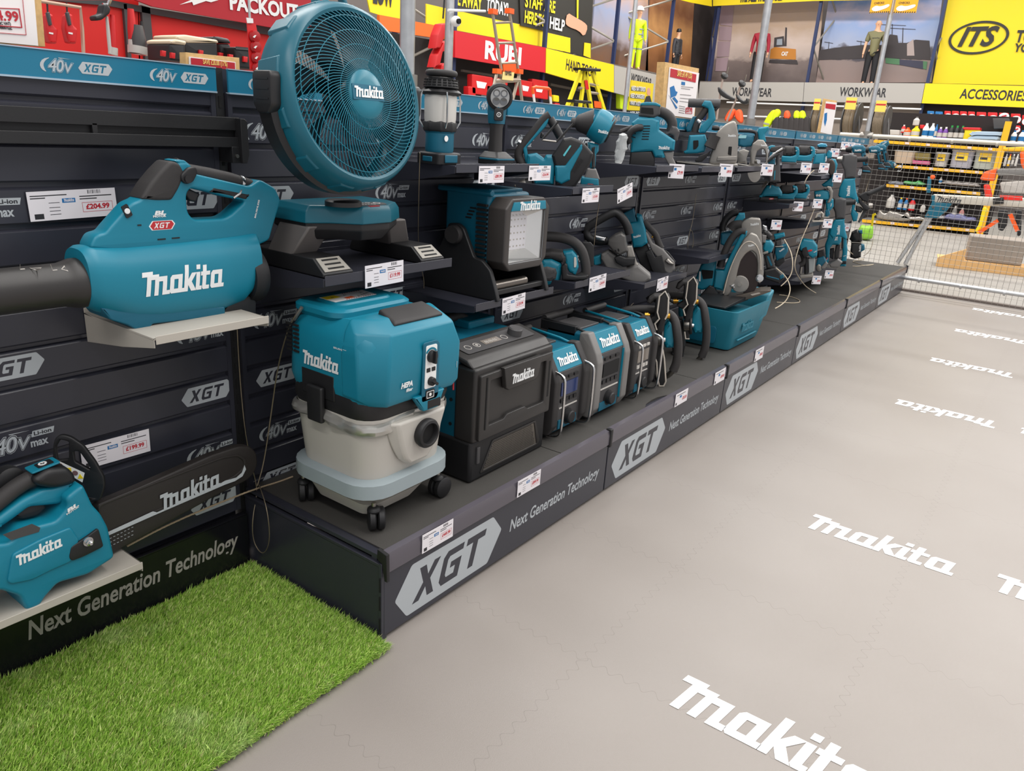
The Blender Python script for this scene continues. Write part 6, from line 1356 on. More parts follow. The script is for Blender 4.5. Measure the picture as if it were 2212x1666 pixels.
for cx,cy,X,pr_,lab in((1461,370,2.2,'£79.99','price label under the inflator'),(1568,368,2.8,'£499.99','price label under the plunge saw'),(1657,367,3.38,'£349.99','price label under the small circular saw'),
        (1741,363,4.1,'£119.99','price label between the upper sanders and the polisher'),(1780,363,4.6,'£129.99','price label under the round topped polisher'),(1809,384,5.0,'£189.99','price label under the disc grinder'),
        (1724,446,4.3,'£149.99','price label under the lower pair of sanders'),(1766,440,4.7,'£219.99','price label under the trimmer with the round guard'),(1788,483,4.8,'£299.99','price label left of the pair below the jigsaw'),(1814,480,5.2,'£309.99','price label right of the pair below the jigsaw'),
        (1764,605,4.9,'£299.99','price label in front of the plunge router'),(1791,593,5.2,'£399.99','price label on the low shelf right of the plunge router'),(1803,330,5.4,'£99.99','price label on the slatwall beside the polisher'),
        (1825,315,6.1,'£89.99','leftmost of three price labels high above the drills'),(1838,316,6.3,'£99.99','middle of three price labels high above the drills'),(1850,318,6.5,'£79.99','rightmost of three price labels high above the drills'),(1677,486,4.0,'£249.99','price label on the slatwall above the nailer'),(1826,491,5.9,'£279.99','crooked price label behind the lower rotary hammer')):
    pls(cx,cy,X,pr_,lab)
# ================================================================ security tethers
def tether(pts,label,r=.0016,m=None,it=2):
    W=smooth_poly([tuple(p)for p in pts],it,False);b=MB();b.tube(W,r,6);return tag(b.build('security_tether',m or CABLE,sharp=60),label,'cable','steel security tethers')
Yp=lambda a,c,Y:onY(a,c,Y)
tether([Yp(512,705,-.05),Yp(517,800,-.03),Yp(528,930,-.03),Yp(545,1010,-.03),Yp(557,1060,-.04),onX(545,1120,-.02),onX(546,1165,-.02),onX(558,1190,-.02),onX(570,1197,-.02),onX(580,1180,-.02),onX(583,1150,-.02),onX(576,1095,-.02),Yp(560,1048,-.05)],'thin steel tether hanging from the leaf blower shelf to a loop beside the grass')
tether([Yp(650,668,-.26),Yp(625,700,-.22),Yp(600,790,-.10),Yp(585,900,-.06),Yp(570,1000,-.05),Yp(556,1050,-.05)],'steel tether running down from the vacuum lid to the plinth corner',.0022)
b=MB();W=[Yp(275,1180,-.10),Yp(360,1135,-.09),Yp(460,1092,-.07),Yp(555,1055,-.05),Yp(600,1042,-.05),Yp(632,1030,-.06)];b.tube(smooth_poly([tuple(p)for p in W],2,False),.0026,8)
P_=[Vector(p)for p in smooth_poly([tuple(p)for p in W],4,False)]
h=[]
for i,p in enumerate(P_[:-1]):
    for j in range(4):
        q=p.lerp(P_[i+1],j/4);a=(i*4+j)*.9;h.append(q+Vector((0,math.cos(a),math.sin(a)))*.0017)
b.tube(h,.0016,5)
tag(b.build('twisted_rope_tether',mat('tan_twisted_rope',(176,156,128),.6)),'tan twisted steel rope stretched from the chainsaw tray past the plinth corner','cable')
b=MB();b.tube([Yp(652,664,-.262),Yp(644,676,-.25),Yp(636,690,-.23)],.005,8);tag(b.build('crimp_sleeve',ALU),'short silver crimp sleeve on the vacuum tether','sleeve')
tether([Yp(907,330,-.24),Yp(905,400,-.2),Yp(903,500,-.1),Yp(905,560,-.03),Yp(920,620,-.03),Yp(900,660,-.02)],'steel tether hanging left of the work light from the lantern')
tether([Yp(1113,400,-.1),Yp(1115,470,-.05),Yp(1120,560,-.02),Yp(1124,640,-.02)],'thin tether dropping behind the work light')
tether([Yp(1294,440,-.3),Yp(1288,480,-.28),Yp(1283,530,-.27)],'tether hanging from the air duster shelf in front of the black hoop handle')
tether([Yp(1504,420,-.02),Yp(1496,480,-.03),Yp(1490,500,-.05),Yp(1484,530,-.06),Yp(1490,548,-.06),Yp(1498,530,-.06),Yp(1497,500,-.05),Yp(1488,495,-.04)],'looped tether on the slatwall left of the power cutter')
tether([Yp(1488,550,-.05),Yp(1482,600,-.03),Yp(1474,630,-.03)],'short tether below the loop, above the pump units')
tether([Yp(1368,655,-.05),Yp(1350,672,-.05),Yp(1325,698,-.04),Yp(1305,722,-.03)],'tan tether slanting across the slats above the radios')
LC=mat('cream_cable',(196,182,158),.45)
xx=lambda a,c,X:onX(1640+a/5.553,420+c/5.553,X)
tether([xx(300,540,4.0),xx(380,680,3.9),xx(405,820,3.85),xx(390,950,3.85),xx(330,1040,3.8),xx(260,1100,3.75)],'cream cable hanging in an arc over the nailer battery',.0035,LC)
tether([xx(200,885,3.72),xx(300,960,3.7),xx(360,1060,3.65),xx(375,1160,3.6),xx(330,1270,3.55),xx(260,1330,3.5),xx(190,1370,3.45)],'cream cable from the nailer grip down to the plinth top',.0035,LC)
tether([xx(660,175,4.8),xx(600,330,4.7),xx(510,530,4.6),xx(440,740,4.5),xx(420,860,4.45),xx(450,960,4.5),xx(540,1090,4.7),xx(620,1150,4.9),xx(680,1185,5.0)],'long cream cable running from the jigsaw shelf to the plinth top',.0035,LC)
z=ZT+.004
fz=lambda a,c:onZ(1640+a/5.553,420+c/5.553,z)
tether([fz(240,1205),fz(330,1215),fz(440,1245),fz(500,1285),fz(450,1305),fz(300,1300),fz(210,1295)],'cream cable loop lying on the plinth top behind the crate',.0035,LC)
tether([xx(1045,650,5.8),xx(1110,710,6.0)]+[fz(1200,780),fz(1260,770),fz(1240,790),fz(1100,800),fz(1180,830),fz(1290,860),fz(1400,835),fz(1280,850),fz(1170,865),fz(1120,860)],'tangled cream cable lying on the far plinth top near the fence',.0035,LC)
tether([xx(1365,540,7.2),xx(1355,620,7.2),xx(1310,700,7.2),xx(1250,740,7.2)],'thin cream cable drooping in front of the mesh fence',.003,LC)
cz=lambda a,c,X:onX(1640+a/6.9125,260+c/6.9125,X)
tether([cz(820,745,4.5),cz(750,800,4.45),cz(700,880,4.4),cz(675,940,4.4)],'cream cable between the polisher and the lower sanders',.0035,LC)
tether([cz(1660,840,6.5),cz(1610,980,6.5),cz(1570,1150,6.4),cz(1500,1350,6.3)],'thin tether hanging below the drills',.002)
# ================================================================ galvanised poles standing behind the header
for x,lab,hh in((.80,'thick galvanised pole right of the big fan',.026),(4.24,'galvanised pole rising in front of the workwear banners',.026)):
    t=thing('scaffold_pole',lab,'pole',(x,.09,0));b=MB();b.cyl((x,.09,0),(x,.09,3.2),hh,seg=20);b.build('tube',GALV,t);b=MB();b.cyl((x,.09,1.44),(x,.09,1.55),.037,seg=16);b.build('socket',ALU,t)
# ================================================================ the rest of the shop
def planeX(X):return PL(Vector((X,0,0)),-90)
def planeYp(Y):return PL(Vector((0,Y,0)),0)
def panel(name,label,cat,pl,pts,m,depth=.04,dz=0,parent=None,group=None,kind=None,v=None,bevel=0,rnd=0):
    b=MB();g=(lambda q:(v[1]+q[0]/v[0],v[2]+q[1]/v[0]))if v else(lambda q:q)
    pp=[pl.p(*g(q),dz)for q in pts]
    if rnd:pp=fillet(pp,rnd)
    b.slab(pp,pl.M@Matrix.Translation((0,0,dz-depth/2)),depth,bevel)
    o=b.build(name,m,parent)
    if label:tag(o,label,cat,group,kind)
    return o
def write(pl,s,a,e,h,dz,m,parent,bold=.05,shear=0.0,name='lettering',mb=None):
    p=pl.w(*a,dz);q=pl.w(*e,dz);L=(q-p).length;b=mb or MB()
    b.text(s,basis(p,q-p,(0,0,1)),h,bold=bold,shear=shear,w=L)
    return b.build_flat(name,m,parent)if not mb else None
GB=mat('grey_fascia_board',(172,168,162),.6);YB=mat('yellow_fascia_board',(236,210,20),.55,vary=.02);RB=mat('red_fascia_board',(200,22,36),.55);BKB=mat('black_banner',(44,42,38),.6)
UPR=mat('navy_rack_upright',(34,48,88),.5);BRACE=mat('galvanised_brace',(166,160,150),.5,.5);DSH=mat('dark_rack_backing',(58,54,54),.8,vary=.2,vscale=2)
PX=planeX(19.8);PXr=planeX(20.0);PXb=planeX(20.6);PYf=planeYp(7.1);PYb=planeYp(7.44);PYc=planeYp(7.9)
# --- fascia boards facing us
def fascia(label,pl,pts,m,txt=None,tm=DARKT,h=.24,shear=0.0,bold=.03):
    o=panel('fascia_sign',label,'sign',pl,pts,m,.05)
    if txt:write(pl,txt[0],txt[1],txt[2],h,.004,tm,o,bold,shear)
    return o
fascia('grey WORKWEAR sign board left of the first long pole over the corner',PX,[(1512,177),(1737,178),(1734,220),(1508,214)],GB,('WORKWEAR',(1580,206),(1666,209)),h=.2,bold=.02)
fascia('grey WORKWEAR sign board next to the yellow ACCESSORIES board',PX,[(1738,178),(1998,180),(1990,223),(1735,220)],GB,('WORKWEAR',(1812,207),(1913,210)),h=.2,bold=.02)
fascia('yellow ACCESSORIES sign board at the right edge',PX,[(1999,180),(2260,187),(2252,234),(1991,223)],YB,('ACCESSORIES',(2072,212),(2216,218)),h=.2,bold=.02)
fascia('red RUBI sign board with white letters',PYf,[(983,66),(1179,103),(1178,157),(983,124)],RB,('RUBI',(1047,125),(1125,139)),WHT,h=.27,bold=.04)
fascia('yellow HAND TOOLS sign board beside the red one',PYf,[(1180,104),(1326,140),(1326,200),(1179,157)],YB,('HAND TOOLS',(1222,150),(1287,168)),h=.2,bold=.015)
fascia('grey WORKWEAR sign board on the side wall before the corner',PYf,[(1327,141),(1440,166),(1508,177),(1508,214),(1440,231),(1327,200)],GB,('WORKWEAR',(1362,177),(1406,189)),h=.19,bold=.02)
# --- photo banners on the facing rack
def poster_mat(name,bands,seed=0,horiz=False):
    m=bpy.data.materials.new(name);m.use_nodes=True;nt=m.node_tree;N=nt.nodes;L=nt.links;bs=N['Principled BSDF'];bs.inputs['Roughness'].default_value=.6
    tc=N.new('ShaderNodeTexCoord');sp=N.new('ShaderNodeSeparateXYZ');L.new(tc.outputs['Generated'],sp.inputs[0]);no=N.new('ShaderNodeTexNoise');no.inputs['Scale'].default_value=7;no.inputs['Detail'].default_value=8;L.new(tc.outputs['Generated'],no.inputs[0])
    a=N.new('ShaderNodeMath');a.operation='MULTIPLY_ADD';a.inputs[1].default_value=.3;L.new(no.outputs['Fac'],a.inputs[0])
    s2=N.new('ShaderNodeMath');s2.operation='SUBTRACT';s2.inputs[1].default_value=.15;L.new(sp.outputs[2],s2.inputs[0]);L.new(s2.outputs[0],a.inputs[2])
    cr=N.new('ShaderNodeValToRGB');L.new(a.outputs[0],cr.inputs[0]);e=cr.color_ramp
    e.elements[0].position,e.elements[0].color=bands[0][0],lin(bands[0][1]);e.elements[1].position,e.elements[1].color=bands[-1][0],lin(bands[-1][1])
    for p_,c in bands[1:-1]:q=e.elements.new(p_);q.color=lin(c)
    L.new(cr.outputs[0],bs.inputs['Base Color']);return m
site=poster_mat('printed_demolition_site',[(0,(96,84,82)),(.26,(128,114,110)),(.32,(188,172,164)),(.5,(206,188,178)),(.7,(184,160,140)),(1,(176,158,152))])
sky=poster_mat('printed_crane_skyline',[(0,(150,130,124)),(.27,(146,130,126)),(.3,(84,80,88)),(.42,(92,88,98)),(.46,(170,180,206)),(.7,(150,172,216)),(.85,(196,190,214)),(1,(120,150,205))])
wood=poster_mat('printed_timber_scene',[(0,(120,76,46)),(.3,(168,112,66)),(.55,(206,152,96)),(.8,(150,100,70)),(1,(190,140,100))])
dusk=poster_mat('printed_scaffold_dusk',[(0,(124,84,56)),(.25,(110,86,76)),(.4,(170,160,170)),(.7,(150,160,190)),(1,(200,160,130))])
o=panel('photo_banner','printed banner of a demolition site behind the red topped mannequin','banner',PXb,[(1557,10),(1780,0),(1762,179),(1536,176)],site,.03)
M0=PXb
b=MB();g4=lambda q:(1240+q[0]/4.424,q[1]/4.424)
def pic(mb,pl,pts,dz,v):mb.slab([pl.p(v[1]+a/v[0],v[2]+c/v[0],dz)for a,c in pts],pl.M@Matrix.Translation((0,0,dz)),.004)
V1=(4.424,1240,0);V2=(4.32,1700,0)
b.mat(0);pic(b,PXb,[(1870,560),(1880,470),(1920,450),(2120,470),(2120,570)],.01,V1);b.mat(1);pic(b,PXb,[(1860,600),(1870,570),(2130,575),(2140,615)],.012,V1);pic(b,PXb,[(1910,450),(1915,360),(2005,345),(2010,440)],.012,V1);pic(b,PXb,[(2010,440),(2020,260),(2035,265),(2030,440)],.012,V1)
b.mat(2);pic(b,PXb,[(1935,430),(1940,375),(1990,370),(1990,430)],.018,V1);b.mat(3);pic(b,PXb,[(1370,150),(1420,60),(1530,55),(1510,250),(1400,240)],.012,V1);pic(b,PXb,[(1390,250),(1510,255),(1500,390),(1380,385)],.012,V1);pic(b,PXb,[(1375,395),(1495,395),(1480,540),(1365,545)],.012,V1);pic(b,PXb,[(1360,555),(1475,550),(1455,680),(1350,680)],.012,V1)
b.mat(4);write(PXb,'CAT',(1240+1980/4.424,530/4.424),(1240+2040/4.424,532/4.424),.09,.02,None,None,mb=b)
b.build_flat('picture_print',[mat('print_digger_orange',(196,128,48),.6),mat('print_dark',(62,56,58),.6),mat('print_glass',(150,160,170),.6),mat('print_mauve_block',(164,142,150),.6),WHT],o)
o=panel('photo_banner','printed banner of cranes on a skyline behind the green shirted mannequin','banner',PXb,[(1790,0),(2035,0),(2012,178),(1762,179)],sky,.03)
b=MB();b.mat(0)
for x,y,h_,w_ in((200,390,70,80),(500,380,60,40),(620,300,150,120),(980,225,200,260),(1080,260,170,240)):
    x=min(x,1200);pic(b,PXb,[(x+190 if x<700 else x,y),(x+194 if x<700 else x+6,y),(x+190 if x<700 else x+2,y+h_),(x+184 if x<700 else x-6,y+h_)],.01,V2);pic(b,PXb,[(x+150 if x<700 else x-w_/2,y),(x+230 if x<700 else x+w_/2,y+12),(x+230 if x<700 else x+w_/2,y+16),(x+150 if x<700 else x-w_/2,y+5)],.01,V2)
pic(b,PXb,[(300,470),(420,450),(600,430),(700,420),(900,420),(960,320),(1030,330),(1040,400),(1120,400),(1200,370),(1330,380),(1340,560),(900,540),(290,560)],.008,V2)
b.mat(1);pic(b,PXb,[(1120,410),(1180,365),(1190,520),(1120,520)],.012,V2);b.mat(2);pic(b,PXb,[(920,540),(1050,550),(1050,605),(920,590)],.012,V2);pic(b,PXb,[(1270,570),(1310,575),(1300,650),(1270,640)],.012,V2);b.mat(3);pic(b,PXb,[(1050,555),(1270,570),(1270,645),(1050,605)],.012,V2)
b.build_flat('picture_print',[MATS['print_dark'],mat('print_pale',(176,160,156),.6),mat('print_green',(84,130,92),.6),mat('print_navy',(60,60,80),.6)],o)
# yellow ITS banner
o=panel('store_banner','large yellow vinyl banner with a black oval ITS emblem','banner',planeX(20.2),[(2050,-10),(2300,-10),(2300,186),(2014,180)],YB,.02)
b=MB();pl=planeX(20.19)
cx,cy=pl.p(1700+1785/4.32,352/4.32);rx=abs(pl.p(1700+2065/4.32,352/4.32)[0]-cx);ry=abs(pl.p(1700+1785/4.32,195/4.32)[1]-cy)
sk=lambda pts:[(a+(c-cy)*.18,c)for a,c in pts]
b.slab([sk(arc(cx,cy,ry,0,352,44,rx)),sk(arc(cx,cy,ry*.87,0,352,44,rx*.91))],pl.M@Matrix.Translation((0,0,.01)),.01)
write(pl,'ITS',(1700+1590/4.32,428/4.32),(1700+1950/4.32,420/4.32),.38,.015,None,None,bold=.035,shear=.3,mb=b)
write(pl,'TO',(1700+2125/4.32,390/4.32),(1700+2290/4.32,392/4.32),.23,.015,None,None,bold=.035,mb=b);write(pl,'YO',(1700+2110/4.32,480/4.32),(1700+2250/4.32,484/4.32),.16,.015,None,None,bold=.035,mb=b)
b.build_flat('emblem',BKB,o)
o=panel('store_banner','yellow strip banner along the top above the demolition picture','banner',planeX(19.9),[(1540,-30),(1990,-60),(1990,-2),(1760,2),(1540,13)],YB,.02)
write(planeX(19.9),'ITS: ALL THE TOOLS',(1240+1590/4.424,4),(1690,0),.14,.02,DARKT,o)
o=panel('store_banner','yellow strip banner along the top of the side wall','banner',planeYp(7.2),[(1445,-30),(1537,-40),(1538,14),(1490,5),(1448,-6)],YB,.02)
# --- rack frames: uprights with diagonal braces
def rack_frame(label,pl,a,e,off,n=4,dz=0,w=.07):
    """upright from pixel a (bottom) to e (top); braces zigzag to a line shifted by off pixels"""
    t=thing('pallet_rack',label,'rack',pl.w(*a,dz),'pallet rack frames');p,q=pl.w(*a,dz),pl.w(*e,dz);z0=min(0,p.z)
    b=MB();p0=Vector((p.x,p.y,0));b.box(-w/2,w/2,0,q.z+.6,-w/2,w/2,basis(p0,pl.h,(0,0,1)));b.build('upright',UPR,t)
    p2=pl.w(a[0]+off,a[1],dz);d=p2-p;bk=d-pl.h*d.dot(pl.h)*0
    b=MB();p0b=Vector((p2.x,p2.y,0))-pl.n*.7;b.box(-w/2,w/2,0,q.z+.6,-w/2,w/2,basis(p0b,pl.h,(0,0,1)));b.build('upright',UPR,t)
    zz=[p.z+(q.z+.5-p.z)*k/n for k in range(n+1)]
    for k in range(n):
        s_,e_=(p0,p0b)if k%2 else(p0b,p0);b=MB();b.cyl(Vector((s_.x,s_.y,zz[k])),Vector((e_.x,e_.y,zz[k+1])),.022,seg=6);b.build('brace',BRACE,t)
rack_frame('rack frame between the two printed site banners',PXr,(1744,176),(1766,0),22,3)
rack_frame('rack frame between the crane banner and the yellow emblem banner',PXr,(2004,178),(2036,0),16,3)
rack_frame('rack frame in the far corner of the shop',PXr,(1533,172),(1545,15),-28,4)
rack_frame('rack frame on the side wall beside the yellow suited mannequin',planeYp(7.28),(1324,135),(1334,0),-46,4)
rack_frame('rack frame on the side wall beside the dark jacketed mannequin',planeYp(7.28),(1440,135),(1455,0),-48,4)
rack_frame('rack frame on the side wall above the red sign board',planeYp(7.28),(1176,100),(1184,0),-50,3)
rack_frame('rack frame on the side wall left of the red sign board',planeYp(7.28),(978,150),(980,0),-60,3)
for lab,pts,m in(('printed banner of wooden scaffolding beside the yellow suited mannequin',[(1285,0),(1400,0),(1400,160),(1275,128)],dusk),('printed banner of a timber building behind the dark jacketed mannequin',[(1405,0),(1500,0),(1490,172),(1394,158)],wood),
        ('dark printed banner of city lights in the corner',[(1502,0),(1560,0),(1545,176),(1492,172)],mat('dark_city_print',(66,58,56),.6,vary=.5,vscale=3))):
    panel('photo_banner',lab,'banner',PYc,pts,m,.03)
# black and yellow banners over the red board
o=panel('store_banner','black and yellow banner reading AWAY TODAY above the red sign','banner',PYb,[(985,22),(985,-30),(1175,-30),(1175,60),(1080,44)],BKB,.02)
b=MB();b.slab([PYb.p(*q,.0)for q in[(985,22),(1120,52),(1177,66),(1177,102),(983,65)]],PYb.M@Matrix.Translation((0,0,-.012)),.02);b.build_flat('yellow_field',YEL,o)
YLT=mat('yellow_letter',(244,222,40),.5)
write(PYb,'E AWAY',(988,10),(1041,22),.2,.006,YLT,o,bold=.03);write(PYb,'TODAY!',(1050,22),(1097,34),.2,.006,WHT,o,bold=.03);write(PYb,'TOOLS TO',(1045,-14),(1105,-2),.14,.006,YLT,o,bold=.03)
o=panel('store_banner','black and yellow banner reading STAFF ARE HERE TO HELP','banner',PYb,[(1180,68),(1125,55),(1122,-30),(1282,-30),(1276,126),(1228,112),(1228,80)],BKB,.02,dz=.03)
b=MB();b.slab([PYb.p(*q,.04)for q in[(1180,70),(1232,82),(1232,114),(1180,103)]],PYb.M@Matrix.Translation((0,0,.03)),.02);b.slab([PYb.p(*q,.04)for q in[(1262,92),(1275,94),(1275,126),(1260,120)]],PYb.M@Matrix.Translation((0,0,.045)),.01);b.build_flat('yellow_field',YEL,o)
write(PYb,'STAFF ARE',(1134,14),(1199,28),.2,.05,YLT,o,bold=.03);write(PYb,'HERE TO',(1133,48),(1178,58),.2,.05,YLT,o,bold=.03);write(PYb,'HELP',(1187,60),(1219,68),.2,.05,WHT,o,bold=.03)
b=MB();SKIN=mat('print_skin',(226,164,134),.6)
for pts in([(1221,50),(1226,27),(1240,36),(1262,48),(1270,58),(1262,80),(1250,66),(1228,58)],):b.slab(smooth_poly([PYb.p(*q,.05)for q in pts],1),PYb.M@Matrix.Translation((0,0,.05)),.006)
b.mat(1);b.slab([PYb.p(*q,.05)for q in[(1246,-20),(1250,-20),(1249,40),(1246,40)]],PYb.M@Matrix.Translation((0,0,.05)),.006)
b.build_flat('printed_arms',[SKIN,YLT],o)
o=panel('store_banner','yellow banner with black letters behind the big fan','banner',planeYp(7.4),[(790,-20),(893,-20),(893,52),(850,42),(800,26)],YEL,.02);write(planeYp(7.4),'LOW',(806,4),(850,14),.28,.01,DARKT,o,bold=.05)
panel('store_banner','small piece of yellow banner between the two left poles','banner',planeYp(7.4),[(921,8),(972,20),(972,66),(921,54)],YEL,.02)
panel('pallet_rack_beam','orange pallet rack beam behind the big fan','rack beam',planeYp(7.35),[(820,32),(980,62),(980,88),(820,64)],mat('orange_beam',(228,104,30),.5),.06)
# shelving backdrop under the side wall boards
t_=panel('rack_backing','dark backing of the shelving under the side wall signs','shelving',planeYp(7.75),[(820,66),(1178,130),(1490,198),(1490,330),(820,330)],DSH,.04)
panel('rack_backing','grey backing panel of the clothing wall under the workwear boards','shelving',planeX(20.2),[(1440,200),(1990,222),(1990,345),(1440,330)],mat('taupe_backing',(140,128,118),.7,vary=.05),.04)
panel('rack_backing','black backing panel of the accessories wall','shelving',planeX(20.2),[(1991,222),(2290,232),(2290,360),(1991,345)],mat('near_black_backing',(44,36,38),.7),.04)
for k,(a,c,e,f)in enumerate(((1000,150,1170,178),(1000,205,1210,238),(1190,180,1330,208),(1190,232,1330,250))):
    panel('rack_shelf',('upper shelf left under the red sign','lower shelf left under the red sign','upper shelf under the yellow hand tools sign','lower shelf under the yellow hand tools sign')[k]+' board','shelf',planeYp(7.5),[(a,c),(e,f),(e,f+5),(a,c+5)],mat('grey_brown_shelf',(104,96,90),.6),.05)
items=[(1020,160,45,42,RED,'large red tool case on the shelf under the red sign','tool case'),(1075,168,22,14,RED,'long red tool on the shelf under the red sign','tool'),(1012,186,16,26,RED,'small red box left of the large red case','box'),(1040,204,30,12,DGR,'grey box below the large red case','box'),(1052,184,30,40,mat('orange_rib',(216,110,40),.5),'orange ribbed cabinet behind the torch','cabinet'),
         (1122,172,30,34,RED,'red packet hanging left of the orange step stool','packet'),(1150,170,34,40,RED,'red star printed packet above the orange step stool','packet'),(1196,205,12,14,YEL,'small yellow tag on the dark rack','tag'),(1200,222,10,8,RED,'small red tag on the dark rack','tag'),(1340,175,26,60,mat('hi_vis_green',(200,228,30),.6),'hi-vis yellow garment on the side wall','garment')]
for x,y,w_,h_,m,lab,cat in items:
    pl=planeYp(7.2);t=panel('shop_'+cat.replace(' ','_'),lab,cat,pl,[(x,y),(x+w_,y+w_*.16),(x+w_,y+h_+w_*.16),(x,y+h_)],m,.12,bevel=.01,rnd=.03)
    if w_>20 and m is RED:
        b=MB();b.slab([pl.p(*q,.003)for q in[(x+w_*.2,y+h_*.35),(x+w_*.7,y+h_*.45),(x+w_*.6,y+h_*.75),(x+w_*.25,y+h_*.7)]],pl.M@Matrix.Translation((0,0,.003)),.004);b.build_flat('label_print',WHT,t)
# ---------------------------------------------------------------- mannequins
def skinned(name,pts,edges,m,parent,sub=2):
    me=bpy.data.meshes.new(name);me.from_pydata([p[:3]for p in pts],edges,[]);o=bpy.data.objects.new(name,me);COL.objects.link(o);me.materials.append(m)
    sk=o.modifiers.new('skin','SKIN');lay=me.skin_vertices[0]if me.skin_vertices else None
    if lay is None:bpy.context.view_layer.update();lay=me.skin_vertices[0]if me.skin_vertices else me.attributes
    for i,p in enumerate(pts):lay.data[i].radius=(p[3],p[4]if len(p)>4 else p[3]);lay.data[i].use_root=(i==0)
    s2=o.modifiers.new('sub','SUBSURF');s2.levels=sub;s2.render_levels=sub;sk.use_smooth_shade=True
    o.parent=parent;o.matrix_parent_inverse=parent.matrix_world.inverted();return o
def mannequin(label,P,H,face_deg,shirt,trousers,sleeves,extra,skin=mat('mannequin_skin',(222,172,138),.5)):
    t=thing('mannequin',label,'mannequin',P);k=H/1.85;R_=Matrix.Translation(P)@Matrix.Rotation(math.radians(face_deg),4,'Z')@Matrix.Scale(k,4)
    X=lambda L:[tuple(R_@Vector(p[:3]))+tuple(r*k for r in p[3:])for p in L]
    # body faces local -Y
    B=[(0,0,1.0,.12,.08),(0,0,1.2,.11,.08),(0,0,1.42,.14,.09),(0,.0,1.53,.065,.06),(0,-.01,1.62,.06,.07),(0,-.015,1.72,.078,.095),(0,-.01,1.81,.06,.07),
         (.19,0,1.46,.06),(.25,0,1.18,.045),(.27,-.05,.93,.034),(.275,-.07,.84,.03),(-.19,0,1.46,.06),(-.25,0,1.18,.045),(-.27,-.05,.93,.034),(-.275,-.07,.84,.03),
         (.09,0,.92,.09),(.11,0,.5,.06),(.12,.01,.1,.042),(.12,-.14,.03,.035),(-.09,0,.92,.09),(-.11,0,.5,.06),(-.12,.01,.1,.042),(-.12,-.14,.03,.035)]
    E=[(0,1),(1,2),(2,3),(3,4),(4,5),(5,6),(2,7),(7,8),(8,9),(9,10),(2,11),(11,12),(12,13),(13,14),(0,15),(15,16),(16,17),(17,18),(0,19),(19,20),(20,21),(21,22)]
    skinned('body',X(B),E,skin,t)
    b=MB();b.tube([R_@Vector((0,-.105,1.73)),R_@Vector((0,-.125,1.695)),R_@Vector((0,-.10,1.685))],[.008*k,.014*k,.01*k],6);
    for s_ in(-1,1):
        b.ball(tuple(R_@Vector((.028*s_,-.102,1.735))),.008*k,8);b.ball(tuple(R_@Vector((.08*s_,0,1.715))),(.012*k,.02*k,.03*k),8)
        for f in range(4):b.tube([R_@Vector((s_*.275+(f-1.5)*.006,-.075+(f-1.5)*.014,.83)),R_@Vector((s_*.272,-.085+(f-1.5)*.014,.75+abs(f-1.5)*.012))],.009*k,5)
        b.tube([R_@Vector((s_*.265,-.10,.84)),R_@Vector((s_*.255,-.13,.79))],.009*k,5)
    b.tube([R_@Vector((-.02,-.103,1.663)),R_@Vector((.02,-.103,1.663))],.005*k,5)
    b.build('face_and_fingers',skin,t)
    S=[(0,0,.78,.19,.13),(0,0,.98,.185,.13),(0,0,1.2,.175,.13),(0,0,1.42,.2,.135),(0,0,1.52,.09,.075),(.2,0,1.44,.085),(-.2,0,1.44,.085)];ES=[(0,1),(1,2),(2,3),(3,4),(3,5),(3,6)]
    if sleeves:S+=[(.25,0,1.2,.06),(.27,-.045,.88,.045),(-.25,0,1.2,.06),(-.27,-.045,.88,.045)];ES+=[(5,7),(7,8),(6,9),(9,10)]
    else:S+=[(.24,0,1.2,.075),(-.24,0,1.2,.075)];ES+=[(5,7),(6,8)]
    sh_=skinned('shirt',X(S),ES,shirt,t)
    T_=[(0,0,1.04,.17,.12),(.09,0,.9,.12),(.11,0,.5,.09),(.12,.01,.02,.075),(-.09,0,.9,.12),(-.11,0,.5,.09),(-.12,.01,.02,.075)]
    skinned('trousers',X(T_),[(0,1),(1,2),(2,3),(0,4),(4,5),(5,6)],trousers,t)
    extra(t,R_,k,sh_)
    return t
def ex_cap(t,R,k,s):
    b=MB();b.lathe([(.092,1.765),(.095,1.79),(.08,1.835),(.04,1.86),(.0001,1.862)],(0,0,0),seg=20,M=R);b.loft([[(-.07,-.08,1.77),(.07,-.08,1.77),(.07,-.08,1.785),(-.07,-.08,1.785)],[(-.055,-.17,1.76),(.055,-.17,1.76),(.055,-.17,1.77),(-.055,-.17,1.77)]],M=R);b.build('cap',BLK,t)
    b=MB();b.ball((0,-.09,1.675),(.05,.045,.045),12,M=R);b.build('dust_mask',WHT,t);b=MB();b.box(.03,.10,-.152,-.148,1.36,1.40,R);b.build_flat('chest_logo',mat('gold_print',(200,150,50),.5),s)
def ex_bald(t,R,k,s):
    b=MB();b.text('apache',R@Matrix(((1,0,0,-.10),(0,0,-1,-.152),(0,1,0,1.3),(0,0,0,1))),.03,bold=.02,w=.2);b.build_flat('chest_logo',DARKT,s)
def ex_beanie(t,R,k,s):
    b=MB();b.lathe([(.095,1.74),(.102,1.76),(.098,1.82),(.07,1.87),(.0001,1.885)],(0,0,0),seg=20,M=R);b.build('beanie',BLK,t)
    b=MB()
    for j in range(9):b.lathe([(.195,.98+j*.055),(.2,1.0+j*.055),(.195,1.02+j*.055)],(0,0,0),seg=20,M=R@Matrix.Diagonal((1,.72,1,1)),caps=False)
    b.build('quilt_ribs',mat('quilted_charcoal',(52,52,56),.5),s)
